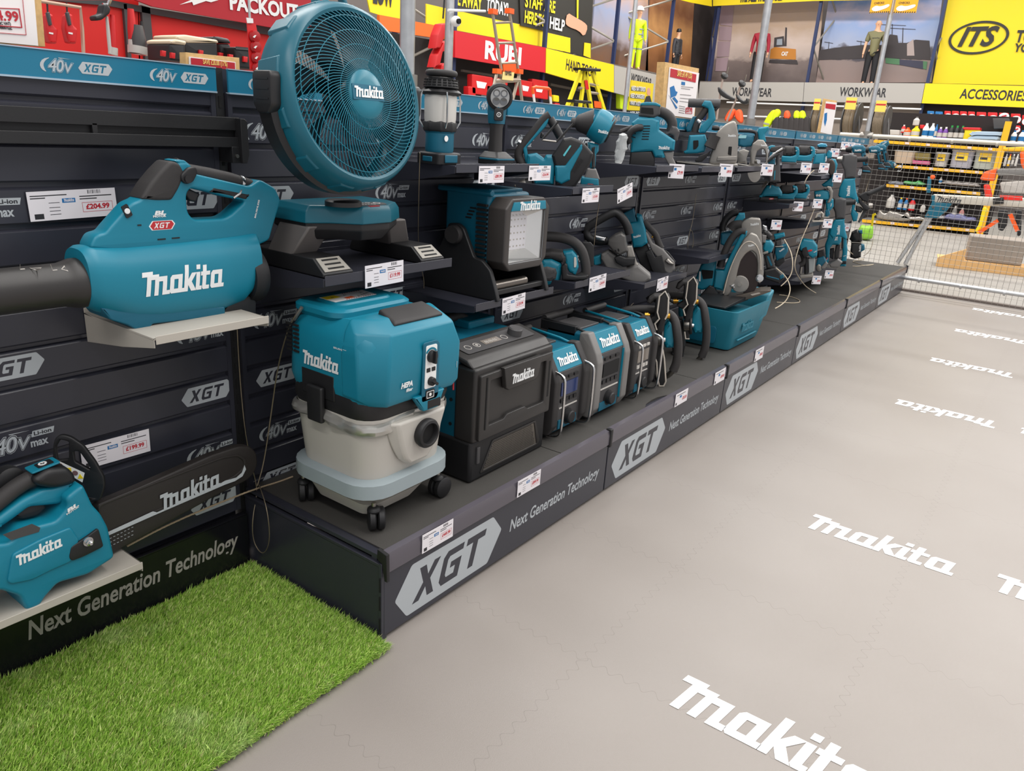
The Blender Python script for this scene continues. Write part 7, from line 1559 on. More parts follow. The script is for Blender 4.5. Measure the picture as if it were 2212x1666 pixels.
def ex_helmet(t,R,k,s):
    b=MB();b.lathe([(.14,1.775),(.125,1.79),(.115,1.85),(.07,1.9),(.0001,1.915)],(0,-.01,0),seg=24,M=R);b.build('hard_hat',WHT,t)
    b=MB()
    for z in(1.05,1.2):b.lathe([(.188,z),(.192,z+.02),(.188,z+.04)],(0,0,0),seg=20,M=R@Matrix.Diagonal((1,.76,1,1)),caps=False)
    b.lathe([(.10,.62),(.10,.66)],(.105,0,0),seg=14,M=R,caps=False);b.lathe([(.10,.62),(.10,.66)],(-.105,0,0),seg=14,M=R,caps=False);b.build('reflective_bands',mat('reflective_grey',(150,160,150),.3,.3),s)
HV=mat('hi_vis_yellow_cloth',(214,240,20),.6)
DZ=PX.w(1621,177).z;DZ2=PYf.w(1370,147).z
feet=PX.w(1621,176,0.0)+Vector((.35,0,0));feet.z=DZ;mannequin('mannequin in a red long sleeved top, cap and white mask on the workwear rack',feet,1.50,-80,mat('burgundy_cloth',(160,32,52),.7,vary=.08),mat('black_cloth',(28,28,32),.7),True,ex_cap)
feet=PX.w(1866,178,0.0)+Vector((.35,0,0));feet.z=DZ;mannequin('bald mannequin in an olive T-shirt and black trousers on the workwear rack',feet,1.50,-80,mat('olive_cloth',(122,118,84),.7,vary=.08),MATS['black_cloth'],False,ex_bald)
pm=planeYp(7.4);m1=pm.w(1370,143);m2=pm.w(1458,141);m1.z=m2.z=DZ2
mannequin('mannequin in full hi-vis yellow with a white hard hat',m1,1.34,-40,HV,HV,True,ex_helmet)
mannequin('mannequin in a dark quilted jacket and beanie',m2,1.16,-10,mat('dark_jacket',(58,58,64),.6),MATS['black_cloth'],True,ex_beanie)
# deck boards the mannequins stand on
for pl_,a_,e_,w_,lab in((PX,(1512,177),(2060,180),.9,'top deck of the facing workwear racks, under the mannequins'),(PYf,(983,66),(1508,177),.8,'top deck of the side wall racks')):
    p,q=pl_.w(*a_,-.03),pl_.w(*e_,-.03);z_=DZ if pl_ is PX else DZ2;n_=-pl_.n;b=MB()
    b.hexa([p.xy.to_3d()+Vector((0,0,z_-.03)),q.xy.to_3d()+Vector((0,0,z_-.03)),q.xy.to_3d()+n_*w_+Vector((0,0,z_-.03)),p.xy.to_3d()+n_*w_+Vector((0,0,z_-.03)),p.xy.to_3d()+Vector((0,0,z_)),q.xy.to_3d()+Vector((0,0,z_)),q.xy.to_3d()+n_*w_+Vector((0,0,z_)),p.xy.to_3d()+n_*w_+Vector((0,0,z_))])
    tag(b.build('rack_deck',MATS['grey_brown_shelf']),lab,'rack deck')
# ---------------------------------------------------------------- clothing rails under the workwear boards
t=thing('clothes_rail','long white clothes rail under the workwear boards','rail',PX.w(1700,225,.3));b=MB();b.cyl(PX.w(1570,221,.3),PX.w(1990,236,.3),.02,seg=8);b.cyl(PX.w(1570,250,.3),PX.w(1990,262,.3),.02,seg=8);b.build('tube',WHT,t)
def garment(label,pl,pts,m,cuff=None,dep=.16):
    t=thing('hanging_jacket',label,'jacket',pl.w(*pts[0]));b=MB();b.slab(smooth_poly([pl.p(*q)for q in pts],2),pl.M,dep,.05,3);o=b.build('cloth',m,t,sharp=70)
    if cuff:b=MB();b.slab([pl.p(*q,dep/2+.004)for q in cuff],pl.M@Matrix.Translation((0,0,dep/2+.004)),.01);b.build('reflective_band',mat('reflective_grey2',(160,160,140),.4),t)
PG=planeX(18.6)
OV=mat('hi_vis_orange_cloth',(248,92,44),.6);DC=mat('dark_grey_cloth',(56,52,52),.8,vary=.3,vscale=8)
garment('hi-vis orange jacket hanging below the strimmer heads, left one',PG,[(1563,262),(1575,238),(1585,234),(1590,240),(1580,262)],OV)
garment('hi-vis orange jacket hanging below the strimmer heads, right one',PG,[(1588,240),(1602,234),(1606,262),(1600,268),(1588,255)],OV)
garment('hi-vis yellow jacket sleeve raised above the header, leftmost',PG,[(1648,268),(1668,236),(1680,240),(1664,275),(1652,278)],HV,[(1650,264),(1662,267),(1661,271),(1649,268)])
garment('hi-vis yellow jacket just right of the raised sleeve',PG,[(1670,240),(1682,234),(1688,244),(1676,262),(1668,262)],HV)
for k,(x,m,lab)in enumerate(((1695,OV,'small orange garment on the rail behind the dark jackets'),(1716,HV,'hi-vis yellow garment on the rail, first of the yellow pair'),(1728,HV,'hi-vis yellow garment on the rail, second of the yellow pair'))):
    garment(lab,PG,[(x,240),(x+10,238),(x+14,258),(x-2,258)],m)
for k in range(9):
    x=1672+k*11;garment('dark grey jacket hanging in the row above the header',PG,[(x-3,262),(x+4,250+(k%3)),(x+13,253),(x+12,300),(x-6,296)],DC)
for o in list(SC.objects):
    if o.name.startswith('hanging_jacket')and o.get('label')=='dark grey jacket hanging in the row above the header':o['group']='dark jackets on the rail'
# ---------------------------------------------------------------- hose reels
def reel(label,cx,cy,w,h,X):
    pl=planeX(X);t=thing('hose_reel',label,'hose reel',pl.w(cx,cy+h));P=pl.w(cx,cy);r=abs(pl.p(cx,cy+h)[1]-pl.p(cx,cy)[1]);hw=abs(pl.p(cx+w,cy)[0]-pl.p(cx,cy)[0])
    b=MB()
    n=8
    for k in range(n):b.lathe([(r*.8,0),(r*.9,.3*hw/n),(r*.8,1.6*hw/n)],P+Vector((0,hw*(.8-1.6*k/n),0)),(0,-1,0),28)
    b.build('coiled_hose',mat('beige_hose',(160,144,122),.5),t)
    for s_ in(-1,1):b=MB();b.lathe([(r*.75,-.01),(r,-.01),(r,.01),(r*.75,.01)],P+Vector((0,s_*hw*.95,0)),(0,1,0),28);b.build('reel_flange',DGR,t)
    b=MB();b.tube([pl.w(cx-w,cy+h*1.2),pl.w(cx-w,cy-h*.9),pl.w(cx-w*.6,cy-h*1.25),pl.w(cx+w*.6,cy-h*1.2),pl.w(cx+w*1.05,cy-h*.8),pl.w(cx+w*1.05,cy+h*1.2)],.012,8);b.build('frame',GRY,t)
    b=MB();b.box(-hw*.75,hw*.75,r*.55,r*1.25,0,.012,basis(P+Vector((-r*.95,0,0)),(0,-1,0),(0,0,1)));b.mat(1);b.box(-hw*.7,hw*.7,r*.95,r*1.05,.012,.014,basis(P+Vector((-r*.95,0,0)),(0,-1,0),(0,0,1)));b.build('card_label',[mat('reel_card',(240,206,90),.5),REDP],t)
reel('hose reel with yellow card left of the fence post',1840,258,15,36,13.5)
reel('hose reel with yellow card right of the fence post',1903,262,15,34,13.5)
reel('hose reel partly hidden behind the small price board',1768,258,9,34,14.2)
# ---------------------------------------------------------------- price boards standing on the header
OSB=mat('osb_board',(206,168,112),.8,vary=.35,vscale=60)
def osb(label,pl,outer,inner,dep,draw):
    t=thing('price_board',label,'price board',pl.w(*outer[0]));b=MB();b.slab([pl.p(*q)for q in outer],pl.M@Matrix.Translation((0,0,-dep/2)),dep,.001);b.build('osb_panel',OSB,t)
    b=MB();b.slab([pl.p(*q,.003)for q in inner],pl.M@Matrix.Translation((0,0,.003)),.003);s=b.build_flat('paper_sheet',mat('sheet_white',(238,232,230),.5),t);draw(pl,s);return t
def d1(pl,s):
    b=MB();b.mat(0);f=(3.687,0,0);z=lambda a,c:(a/3.687,c/3.687)
    write(pl,'£204.99',(-50,40),(42,46),.019,.006,None,None,bold=.03,mb=b);b.slab([[pl.p(*z(*q),.006)for q in[(-260,50),(155,68),(178,222),(-260,190)]],[pl.p(*z(*q),.006)for q in[(-250,56),(148,74),(170,214),(-250,184)]]],pl.M@Matrix.Translation((0,0,.006)),.001)
    b.slab([pl.p(*z(*q),.006)for q in[(176,-40),(179,-40),(210,280),(207,280)]],pl.M@Matrix.Translation((0,0,.006)),.001);b.slab([pl.p(*z(*q),.006)for q in[(-300,240),(-300,236),(210,276),(210,280)]],pl.M@Matrix.Translation((0,0,.006)),.001)
    b.mat(1);write(pl,'£245.99 INC VAT)',(-30,52),(24,54),.0055,.006,None,None,mb=b);write(pl,'MAKUB001GZ',(-18,60),(27,64),.0065,.006,None,None,mb=b);b.build_flat('printing',[REDP,DARKT],s)
osb('price board at the left edge with large red price, in front of the red display',planeYp(.10),[(-60,-60),(84,-60),(98,101),(-60,88)],[(-60,-60),(69,-60),(82,99),(-60,86)],.04,d1)
def d2(pl,s):
    b=MB();z=lambda a,c:(a/3.687,c/3.687);b.slab([pl.p(*z(*q),.006)for q in[(1520,460),(1870,500),(1872,560),(1525,540)]],pl.M@Matrix.Translation((0,0,.006)),.001);b.mat(1);write(pl,'SAVE £20.00 (17%)',z(1618,508),z(1812,528),.012,.008,None,None,bold=.02,mb=b);b.build_flat('printing',[REDP,mat('pale_yellow_print',(244,214,120),.5)],s)
osb('low price board with red SAVE £20.00 strip behind the header',planeYp(.10),[(401,113),(517,125),(520,190),(403,180)],[(408,122),(508,134),(510,190),(410,180)],.03,d2)
def d3(pl,s):
    b=MB();z=lambda a,c:(1240+a/4.424,c/4.424);b.mat(0);b.slab([pl.p(*z(*q),.006)for q in[(925,655),(1170,712),(1162,790),(918,735)]],pl.M@Matrix.Translation((0,0,.006)),.001)
    b.slab([[pl.p(*z(*q),.006)for q in[(1068,1030),(1130,1035),(1128,1090),(1064,1085)]],[pl.p(*z(*q),.006)for q in[(1072,1036),(1126,1040),(1124,1085),(1068,1081)]]],pl.M@Matrix.Translation((0,0,.006)),.001);write(pl,'£387.49',z(1072,1070),z(1124,1073),.028,.008,None,None,bold=.03,mb=b)
    b.mat(1);write(pl,'SAVE £47.49 (12%)',z(985,726),z(1125,750),.03,.008,None,None,bold=.02,mb=b)
    b.mat(2)
    for pts in([(918,835),(955,818),(970,870),(990,880),(975,915),(925,935)],[(905,905),(925,940),(990,1030),(975,1040)],[(940,940),(960,925),(995,970),(985,990)],[(1028,780),(1062,785),(1060,815),(1026,810)]):b.slab([pl.p(*z(*q),.006)for q in pts],pl.M@Matrix.Translation((0,0,.006)),.001)
    b.mat(3)
    for y,x0,x1 in((825,1025,1140),(842,1025,1110),(900,1015,1120),(935,1015,1120),(965,1010,1100),(1010,1005,1060),(1030,1005,1060),(1050,1005,1060),(1070,1000,1055)):b.slab([pl.p(*z(*q),.006)for q in[(x0,y),(x1,y+10),(x1,y+14),(x0,y+4)]],pl.M@Matrix.Translation((0,0,.006)),.001)
    b.build_flat('printing',[REDP,MATS['pale_yellow_print'],BLU,mat('soft_grey_print',(130,124,122),.5)],s)
osb('tall price board with red SAVE £47.49 strip and blue tool picture',planeYp(.14),[(1437,134),(1510,148),(1500,257),(1428,252)],[(1446,145),(1510,158),(1498,256),(1437,248)],.05,d3)
def d4(pl,s):
    b=MB();z=lambda a,c:(1700+a/4.32,c/4.32);b.slab([pl.p(*z(*q),.006)for q in[(362,965),(455,975),(450,1025),(358,1010)]],pl.M@Matrix.Translation((0,0,.006)),.001);b.mat(1);b.slab([pl.p(*z(*q),.006)for q in[(350,1060),(375,1050),(372,1120),(355,1180),(345,1140)]],pl.M@Matrix.Translation((0,0,.006)),.001);b.build_flat('printing',[REDP,BLU],s)
osb('small price board with red strip left of the hose reels',PL(onX(1785,285,6.2),-70),[(1779,213),(1808,218),(1795,292),(1765,288)],[(1784,219),(1808,222),(1796,291),(1772,286)],.05,d4)
# yellow question board
pl=planeYp(.16);t=thing('yellow_sign','small yellow sign asking NEED BATTERIES, NEED CHARGERS, WANT A KIT','sign',pl.w(1385,240));b=MB();b.slab([pl.p(*q)for q in[(1363,173),(1411,181),(1406,240),(1357,238)]],pl.M,.006);s=b.build('board_panel',YEL,t)
b=MB();b.slab([pl.p(*q)for q in[(1358,238),(1405,240),(1404,256),(1356,252)]],pl.M@Matrix.Translation((0,0,-.001)),.006);b.mat(1);write(pl,'ASK FOR IT',(1360,247),(1392,249),.016,.005,None,None,bold=.03,mb=b);b.build('black_footer',[BKB,WHT],t)
b=MB()
for k,(tx,x0,x1,y)in enumerate((('NEED BATTERIES?',1364,1394,193.5),('NEED CHARGERS?',1362,1392,209.5),('WANT A KIT?',1361,1383,225))):
    b.mat(0);b.slab([pl.p(*q,.0035)for q in[(x0-.6,y-5.5),(x1+.6,y-2.5),(x1+.4,y+5),(x0-.8,y+2)]],pl.M@Matrix.Translation((0,0,.0035)),.001);b.mat(1);write(pl,tx,(x0,y+1),(x1,y+4),.021,.005,None,None,bold=.03,mb=b)
b.mat(2);b.slab(smooth_poly([pl.p(*q,.0035)for q in[(1398,190),(1404,190),(1406,202),(1402,208),(1397,204)]],1),pl.M@Matrix.Translation((0,0,.0035)),.001);b.mat(0);b.slab([pl.p(*q,.0035)for q in[(1391,221),(1396,208),(1404,207),(1408,222)]],pl.M@Matrix.Translation((0,0,.0037)),.001)
b.build_flat('printing',[BKB,WHT,SKIN],s)
# ---------------------------------------------------------------- red display behind the header, left
def red_display():
    RW=mat('red_display_wall',(214,24,18),.55,vary=.12,vscale=3);pl=planeYp(2.9);z=lambda a,c:(a/3.687,c/3.687)
    t=thing('red_display_stand','bright red tool display stand behind the header on the left','display stand',(1.5,2.9,0))
    b=MB();b.slab([pl.p(*q)for q in[(-40,-30),(300,-30),(310,300),(-40,300)]],pl.M@Matrix.Translation((0,0,-.03)),.04);b.slab([pl.p(*q)for q in[(300,20),(640,80),(640,300),(305,300)]],pl.M@Matrix.Translation((0,0,-.03)),.04);b.build('red_wall',RW,t)
    b=MB()
    for pts in([(1137,40),(1205,60),(1245,500),(1170,500)],[(995,30),(1020,30),(1060,470),(1030,470)],[(400,0),(900,0),(1200,60),(2220,225),(2220,290),(1210,110),(870,45)]):b.slab([pl.p(*z(*q),.03)for q in pts],pl.M@Matrix.Translation((0,0,.0)),.03)
    b.build('dark_frame',DGR,t)
    o=panel('store_banner','red PACKOUT banner with a white lightning mark over the red display','banner',planeYp(2.8),[(240,-20),(700,-20),(700,82),(602,62),(330,14)],mat('crimson_banner',(176,24,38),.6),.02)
    pl2=planeYp(2.8);write(pl2,'PACKOUT',(497,19),(645,41),.085,.006,WHT,o,bold=.04)
    b=MB();b.slab([pl2.p(*z(*q),.006)for q in[(1430,38),(1520,0),(1720,-30),(1740,0),(1680,18),(1640,8),(1540,42),(1530,15)]],pl2.M@Matrix.Translation((0,0,.006)),.001);b.build_flat('lightning_mark',WHT,o)
    # rail with hanging red pouches
    p3=planeYp(2.4);t=thing('hook_rail','pale metal hook rail holding two red hanging tools','rail',p3.w(130,10));b=MB();b.tube([p3.w(*z(*q))for q in[(325,10),(640,60),(655,230),(665,430)]],.009,8);b.build('tube',mat('pale_metal',(200,170,150),.4,.4),t)
    for k,(x,lab)in enumerate(((385,'left of two red pouches hanging from the pale hook rail'),(540,'right of two red pouches hanging from the pale hook rail'))):
        t=thing('hanging_pouch',lab,'pouch',p3.w(*z(x,200)));b=MB();b.slab(fillet([p3.p(*z(x+dx,y))for dx,y in((-30,120),(0,110),(20,120),(30,210),(60,230),(50,350),(-10,345),(-40,220))],.01),p3.M,.06,.012);o=b.build('red_body',RED,t)
        b=MB();b.slab(fillet([p3.p(*z(x+dx,y),.035)for dx,y in((-20,100),(5,95),(25,200),(5,205))],.005),p3.M@Matrix.Translation((0,0,.035)),.02,.004);b.build('grey_grip',DGR,t);b=MB();b.cyl(p3.w(*z(x-10,20)),p3.w(*z(x-5,110)),.004,seg=6);b.build('hook',BLK,t)
        b=MB();b.text('tool',basis(p3.w(*z(x+5,270),.033),(1,0,0),(0,0,1)),.012,w=.03)if 0 else b.slab([p3.p(*z(x+dx,y),.033)for dx,y in((5,255),(40,262),(38,275),(5,268))],p3.M@Matrix.Translation((0,0,.033)),.001);b.build_flat('label_print',WHT,o)
    # long tools
    for k,(x0,y0,x1,y1,r,m,lab)in enumerate(((850,130,880,430,.010,LGR,'pale long handle leaning left of the far pole'),(895,120,905,440,.018,RED,'red long tool just left of the far pole'),(1040,70,1062,380,.022,RED,'red cased long tool right of the far pole'),(1128,170,1138,440,.014,BLK,'thin black long tool beside the dark frame post'),(1085,200,1100,430,.045,DGR,'fat grey cylinder tool with pale end beside the long tools'))):
        t=thing('long_tool',lab,'tool',p3.w(*z(x1,y1)));b=MB();b.tube([p3.w(*z(x0,y0)),p3.w(*z((x0+x1)/2,(y0+y1)/2)),p3.w(*z(x1,y1))],[r*.7,r,r],10);b.build('shaft',m,t);b=MB();b.cyl(p3.w(*z(x1,y1-60)),p3.w(*z(x1,y1)),r*1.15,seg=10);b.build('end_cap',LGR if m is not BLK else RED,t)
    t=thing('head_torch','black angular lamp tool clamped high on the red display','lamp',p3.w(*z(780,130)));b=MB();b.slab(fillet([p3.p(*z(*q))for q in[(730,130),(790,110),(800,40),(830,30),(860,70),(850,110),(790,160),(740,168)]],.01),p3.M,.07,.01);b.build('lamp_body',BLK,t);b=MB();b.tube([p3.w(*z(820,40)),p3.w(*z(860,40)),p3.w(*z(880,-10))],.01,6);b.build('chrome_arm',CHR,t)
    t=thing('scaffold_pole','thin galvanised pole in front of the red display','pole',(2.5,5,0));p4=PL(onY(262,117,5.0));a,e=p4.w(264,117),p4.w(246,0);b=MB();b.cyl(Vector((a.x,a.y,0)),Vector((a.x,a.y,e.z+.4)),.02,seg=10);b.build('tube',GALV,t)
    t.location=(a.x,a.y,0)
red_display()
def toolbox(label,pts,lid,v,Y,kind=0):
    pl=planeYp(Y);g=lambda q:(v[1]+q[0]/v[0],v[2]+q[1]/v[0]);t=thing('toolbox',label,'toolbox',pl.w(*g(pts[-1])));b=MB();b.slab(fillet([pl.p(*g(q))for q in pts],.012),pl.M,.22,.012);o=b.build('case',BLK,t)
    b=MB();b.slab(fillet([pl.p(*g(q))for q in lid],.01),pl.M,.235,.012);b.build('lid',mat('sand_lid',(222,206,176),.5)if kind==0 else DGR,t)
    x0=min(q[0]for q in pts);x1=max(q[0]for q in pts);y0=min(q[1]for q in pts)
    for f in(.2,.75):
        b=MB();xx=x0+(x1-x0)*f;yy=y0+45+60*f*.5;b.slab([pl.p(*g(q),.115)for q in[(xx,yy),(xx+34,yy+6),(xx+32,yy+50),(xx,yy+44)]],pl.M@Matrix.Translation((0,0,.115)),.02,.003);b.build('latch',RED,t)
VL=(3.687,0,0);YT=2.3
toolbox('large black toolbox with pale lid and red latches',[(1370,330),(1640,340),(1650,520),(1400,500)],[(1305,285),(1380,278),(1640,320),(1650,345),(1400,345),(1310,320)],VL,YT)
toolbox('smaller black toolbox with pale lid, left of the large one',[(1255,350),(1385,350),(1390,500),(1262,480)],[(1255,325),(1300,312),(1390,330),(1385,362),(1260,350)],VL,YT-.15)
toolbox('black tote with red inside right of the large toolbox',[(1660,350),(1745,350),(1765,440),(1670,430)],[(1590,300),(1640,292),(1730,310),(1750,350),(1660,335)],VL,YT+.1,1)
toolbox('black clear lidded organiser case behind the small SAVE board',[(1775,380),(1980,400),(1985,560),(1800,540)],[(1775,375),(1980,392),(1980,405),(1775,388)],VL,YT,1)
pl=planeYp(1.6)
t=thing('hanging_strip','hanging strip of round red packs left of the big fan','display strip',pl.w(545,60));b=MB();b.slab([pl.p(*q)for q in[(533,48),(552,52),(570,152),(540,150)]],pl.M,.006);b.build('strip_card',RED,t)
b=MB();b.cyl(pl.w(540,48),pl.w(535,-40),.006,seg=8);b.build('rod',GALV,t);b=MB();b.slab([pl.p(*q,.01)for q in[(532,38),(546,40),(547,50),(534,50)]],pl.M@Matrix.Translation((0,0,.01)),.004);b.build('tag_card',WHT,t)
for k in range(4):
    x,y=550+k*2,79+k*23;b=MB();b.lathe([(.0001,-.01),(.024,-.01),(.03,0),(.026,.014),(.0001,.018)],pl.w(x,y,.01),tuple(pl.n),18);o=b.build('round_pack',mat('deep_red_pack',(170,20,26),.3),t);b=MB();b.slab([pl.p(*q,.03)for q in[(x-4,y+1),(x,y-3),(x+4,y-3),(x,y+3)]],pl.M@Matrix.Translation((0,0,.03)),.001);b.build_flat('pack_print',WHT,o)
t=thing('red_tray_stack','slanting stack of red plastic trays hung between the two left poles','tray stack',planeYp(4).w(950,120));pl=planeYp(4.0)
for pts in([(947,52),(960,50),(953,75),(943,103),(932,105),(938,75)],[(950,92),(960,88),(958,108),(948,112),(942,140),(930,146),(936,120)],[(946,140),(957,136),(958,150),(944,152)]):
    b=MB();b.slab(fillet([pl.p(*q)for q in pts],.01),pl.M,.12,.01);b.build('tray',RED,t)
b=MB();b.cyl(pl.w(960,0),pl.w(957,40),.01,seg=6);b.build('hook',BLK,t)
t=thing('scaffold_pole','slimmer galvanised pole beside the camera, right of the thick one','pole',(0,0,0));p=onY(968,150,2.6);t.location=(p.x,p.y,0);b=MB();b.cyl(Vector((p.x,p.y,0)),Vector((p.x,p.y,3.6)),.036,seg=20);bb=b.build('tube',GALV,t);bb.matrix_parent_inverse=Matrix.Translation((-p.x,-p.y,0))
pc=planeYp(2.5);t=thing('security_camera','small white dome camera on an arm beside the slimmer pole','camera',pc.w(985,46));b=MB();b.ball(tuple(pc.w(985,46)),.042,16);b.build('dome',WHT,t);b=MB();b.cyl(pc.w(968,22),pc.w(1048,24),.010,seg=8);b.build('arm',WHT,t);b=MB();b.lathe([(.02,0),(.02,.02)],pc.w(989,46,.03),(0,-1,0),12);b.build('lens',SLOT,t)
t=thing('scaffold_pole','leaning pale pole in front of the side wall banners','pole',(0,0,0));p=PL(onY(1350,230,3.4)).w(1350,230);t.location=(p.x,p.y,0);b=MB();b.cyl(Vector((p.x,p.y,0)),Vector((p.x,p.y,3.9)),.028,seg=16);bb=b.build('tube',GALV,t);bb.matrix_parent_inverse=Matrix.Translation((-p.x,-p.y,0))
# ---------------------------------------------------------------- ladders
def to_floor(p,q):return q if p.z-q.z<.05 else p+(q-p)*(p.z/(p.z-q.z))
def seg(pl,a,e,r,b,s=6,dz=0,fl=False):
    p,q=pl.w(*a,dz),pl.w(*e,dz);b.cyl(p,to_floor(p,q)if fl else q,r,seg=s)
VA8=(3.95,760,0);f8=lambda a,c:(760+a/3.95,c/3.95)
pl=planeYp(4.6);ALD=mat('ladder_aluminium',(170,158,142),.4,.6)
t=thing('stepladder','aluminium ladder with orange feet standing in front of the red sign','ladder',pl.w(1080,215))
for a,e in(((1200,105),(1275,600)),((1345,100),(1420,610))):b=MB();seg(pl,f8(*a),f8(*e),.022,b);b.build('rail',ALD,t)
for a,e in(((1215,195),(1350,190)),((1240,368),(1385,365)),((1262,540),(1400,535))):b=MB();seg(pl,f8(*a),f8(*e),.016,b);b.build('rung',ALD,t)
for a,e in(((1240,610),(1190,830)),((1435,610),(1370,860)),((1260,610),(1310,760)),((1420,610),(1450,850))):b=MB();seg(pl,f8(*a),f8(*e),.024,b,fl=True);b.build('leg',ALD,t)
for q in((1205,100),(1345,95),(1240,608),(1425,610)):b=MB();p=pl.w(*f8(*q));b.box(p.x-.05,p.x+.05,p.y-.04,p.y+.04,p.z-.03,p.z+.03);b.build('orange_cap',ORG,t)
b=MB();seg(pl,f8(1220,690),f8(1430,685),.03,b);b.build('step',ALD,t)
b=MB();b.slab([pl.p(*f8(*q))for q in[(1285,545),(1395,545),(1400,620),(1290,620)]],pl.M,.02);b.build('orange_panel',ORG,t)
o=MB();o.slab([pl.p(*f8(*q),.03)for q in[(1290,612),(1385,618),(1375,688),(1282,680)]],pl.M@Matrix.Translation((0,0,.03)),.008);s=o.build('hang_card',mat('cream_card',(236,214,140),.5),t);write(pl,'TOP PICK',f8(1306,640),f8(1365,643),.05,.04,DARKT,s,bold=.06)
pl=planeYp(5.2);t=thing('stepladder','yellow fibreglass stepladder in front of the hand tools sign','ladder',pl.w(1262,225));YL=mat('yellow_fibreglass',(222,208,20),.5)
fA=lambda a,c:(880+a/4.809,140+c/4.809)
for a,e in(((1800,60),(1665,420)),((1845,70),(1800,400)),((1850,70),(1910,450)),((1920,70),(2040,460))):b=MB();pa=pl.w(*fA(*a));pe=to_floor(pa,pl.w(*fA(*e)));b.box(0,(pe-pa).length,-.035,.035,-.02,.02,basis(pa,pe-pa,pl.h));b.build('rail',YL,t)
b=MB();b.slab([pl.p(*fA(*q))for q in[(1785,30),(1950,40),(1945,70),(1790,62)]],pl.M,.25,.02);b.build('top_cap',BLK,t)
for a,e in(((1885,200),(1980,215)),((1900,290),(2000,300)),((1780,240),(1850,245))):b=MB();seg(pl,fA(*a),fA(*e),.022,b);b.build('step',ALD,t)
b=MB();b.slab([pl.p(*fA(*q),.04)for q in[(1840,160),(1870,160),(1885,255),(1855,258)]],pl.M@Matrix.Translation((0,0,.04)),.01);b.mat(1);b.slab([pl.p(*fA(*q),.04)for q in[(1940,375),(2010,385),(2015,450),(1945,445)]],pl.M@Matrix.Translation((0,0,.04)),.01);b.build_flat('warning_stickers',[RED,ORG],t)
t=thing('stepladder','short yellow stepladder top in front of the taller yellow one','ladder',planeYp(4.9).w(1248,225));pl=planeYp(4.9);b=MB();b.slab([pl.p(*fA(*q))for q in[(1685,360),(1860,375),(1865,402),(1690,390)]],pl.M,.2,.015);b.build('top_cap',BLK,t)
for a,e in(((1715,395),(1700,470)),((1840,400),(1860,480))):b=MB();seg(pl,fA(*a),fA(*e),.025,b,fl=True);b.build('rail',YL,t)
pl=planeYp(4.2);t=thing('step_stool','small white legged step stool with an orange top','step stool',pl.w(1168,222));b=MB();b.tube([pl.w(*fA(*q))for q in[(1305,300),(1300,240),(1330,232),(1460,245),(1480,260),(1485,330)]],.022,8);b.build('orange_top',ORG,t)
for a,e in(((1308,300),(1322,400)),((1482,320),(1492,410))):b=MB();seg(pl,fA(*a),fA(*e),.018,b,fl=True);b.build('leg',WHT,t)
# ---------------------------------------------------------------- strimmer heads
for dx,lab,P in((0,'strimmer head with curved black guard, left one above the plunge saw',[(1548,258),(1556,200),(1562,168)]),(1,'strimmer head on a pale shaft leaning over the plunge saw, right one',[(1570,262),(1590,215),(1600,185)])):
    pl=planeX(9.5);t=thing('grass_trimmer',lab,'grass trimmer',pl.w(*P[0]));b=MB();b.tube([pl.w(*q)for q in P],.014,8);b.build('shaft',mat('pale_shaft',(178,160,150),.4,.3),t)
    b=MB();x,y=(1562,195)if dx==0 else(1600,212);b.slab(smooth_poly([pl.p(*q)for q in([(1552,186),(1562,196),(1578,208),(1590,214),(1584,218),(1566,212),(1554,202)]if dx==0 else[(1590,200),(1600,214),(1612,220),(1614,212),(1618,214),(1618,224),(1606,226),(1594,216)])],1),pl.M,.09,.01);b.build('guard',BLK,t)
    b=MB();q=pl.w(*P[-1]);b.lathe([(.03,0),(.05,.02),(.05,.05),(.03,.06)],q,(-.3,-.5,.6),14);b.build('cutting_head',BLK,t);b=MB();b.tube([q,q+Vector((0,-.05,.06)),q+Vector((0,-.06,.14))],.006,6);b.build('hook_wire',STL,t)
# ---------------------------------------------------------------- accessories wall: red blister packs and bottles
def fX(v,a,c):return(v[1]+a/v[0],v[2]+c/v[0])
pl=planeX(19.8)
row1=[(1310,1035,1375,1110,1),(1385,1040,1455,1115,1),(1470,1035,1530,1110,0),(1540,1035,1605,1112,0),(1615,1038,1680,1115,0),(1690,1040,1755,1118,0),(1770,1045,1860,1145,0),(1875,1048,1965,1150,0),(1980,1052,2070,1100,0),(2090,1060,2180,1150,0),(2195,1075,2290,1170,0),(1520,1140,1580,1180,0),(1590,1140,1650,1180,0),(1660,1145,1730,1185,0),(1840,1160,1900,1200,0),(2100,1170,2180,1230,0)]
nm=['first','second','third','fourth','fifth','sixth','seventh','eighth','ninth','tenth','eleventh']
for k,(x0,y0,x1,y1,bl)in enumerate(row1):
    lab=('%s blister pack from the left in the top row on the accessories wall'%nm[k])if k<11 else('lower row red blister pack, %s from the left'%nm[k-11]);lab=('blue ' if bl else 'red ')+lab if k<11 else lab
    t=thing('blister_pack',lab,'blister pack',pl.w(*fX(V2,x0,y1)),'blister packs on the accessories wall');b=MB();b.slab(fillet([pl.p(*fX(V2,*q))for q in[(x0,y0),(x1,y0+3),(x1-2,y1),(x0-2,y1-3)]],.02),pl.M,.05,.01);b.build('card',BLU if bl else RED,t)
    b=MB();cx,cy=pl.p(*fX(V2,(x0+x1)/2,(y0+y1)/2+12),.03);r=.10 if x1-x0>80 else .075;b.slab(arc(cx,cy,r*.8,0,340,16,r),pl.M@Matrix.Translation((0,0,.03)),.01);b.mat(1);b.slab([(cx-r*.5,cy-.02),(cx+r*.5,cy+.01),(cx+r*.4,cy+.04),(cx-r*.5,cy+.01)],pl.M@Matrix.Translation((0,0,.04)),.01);b.build_flat('printed_window',[WHT,REDP],t)
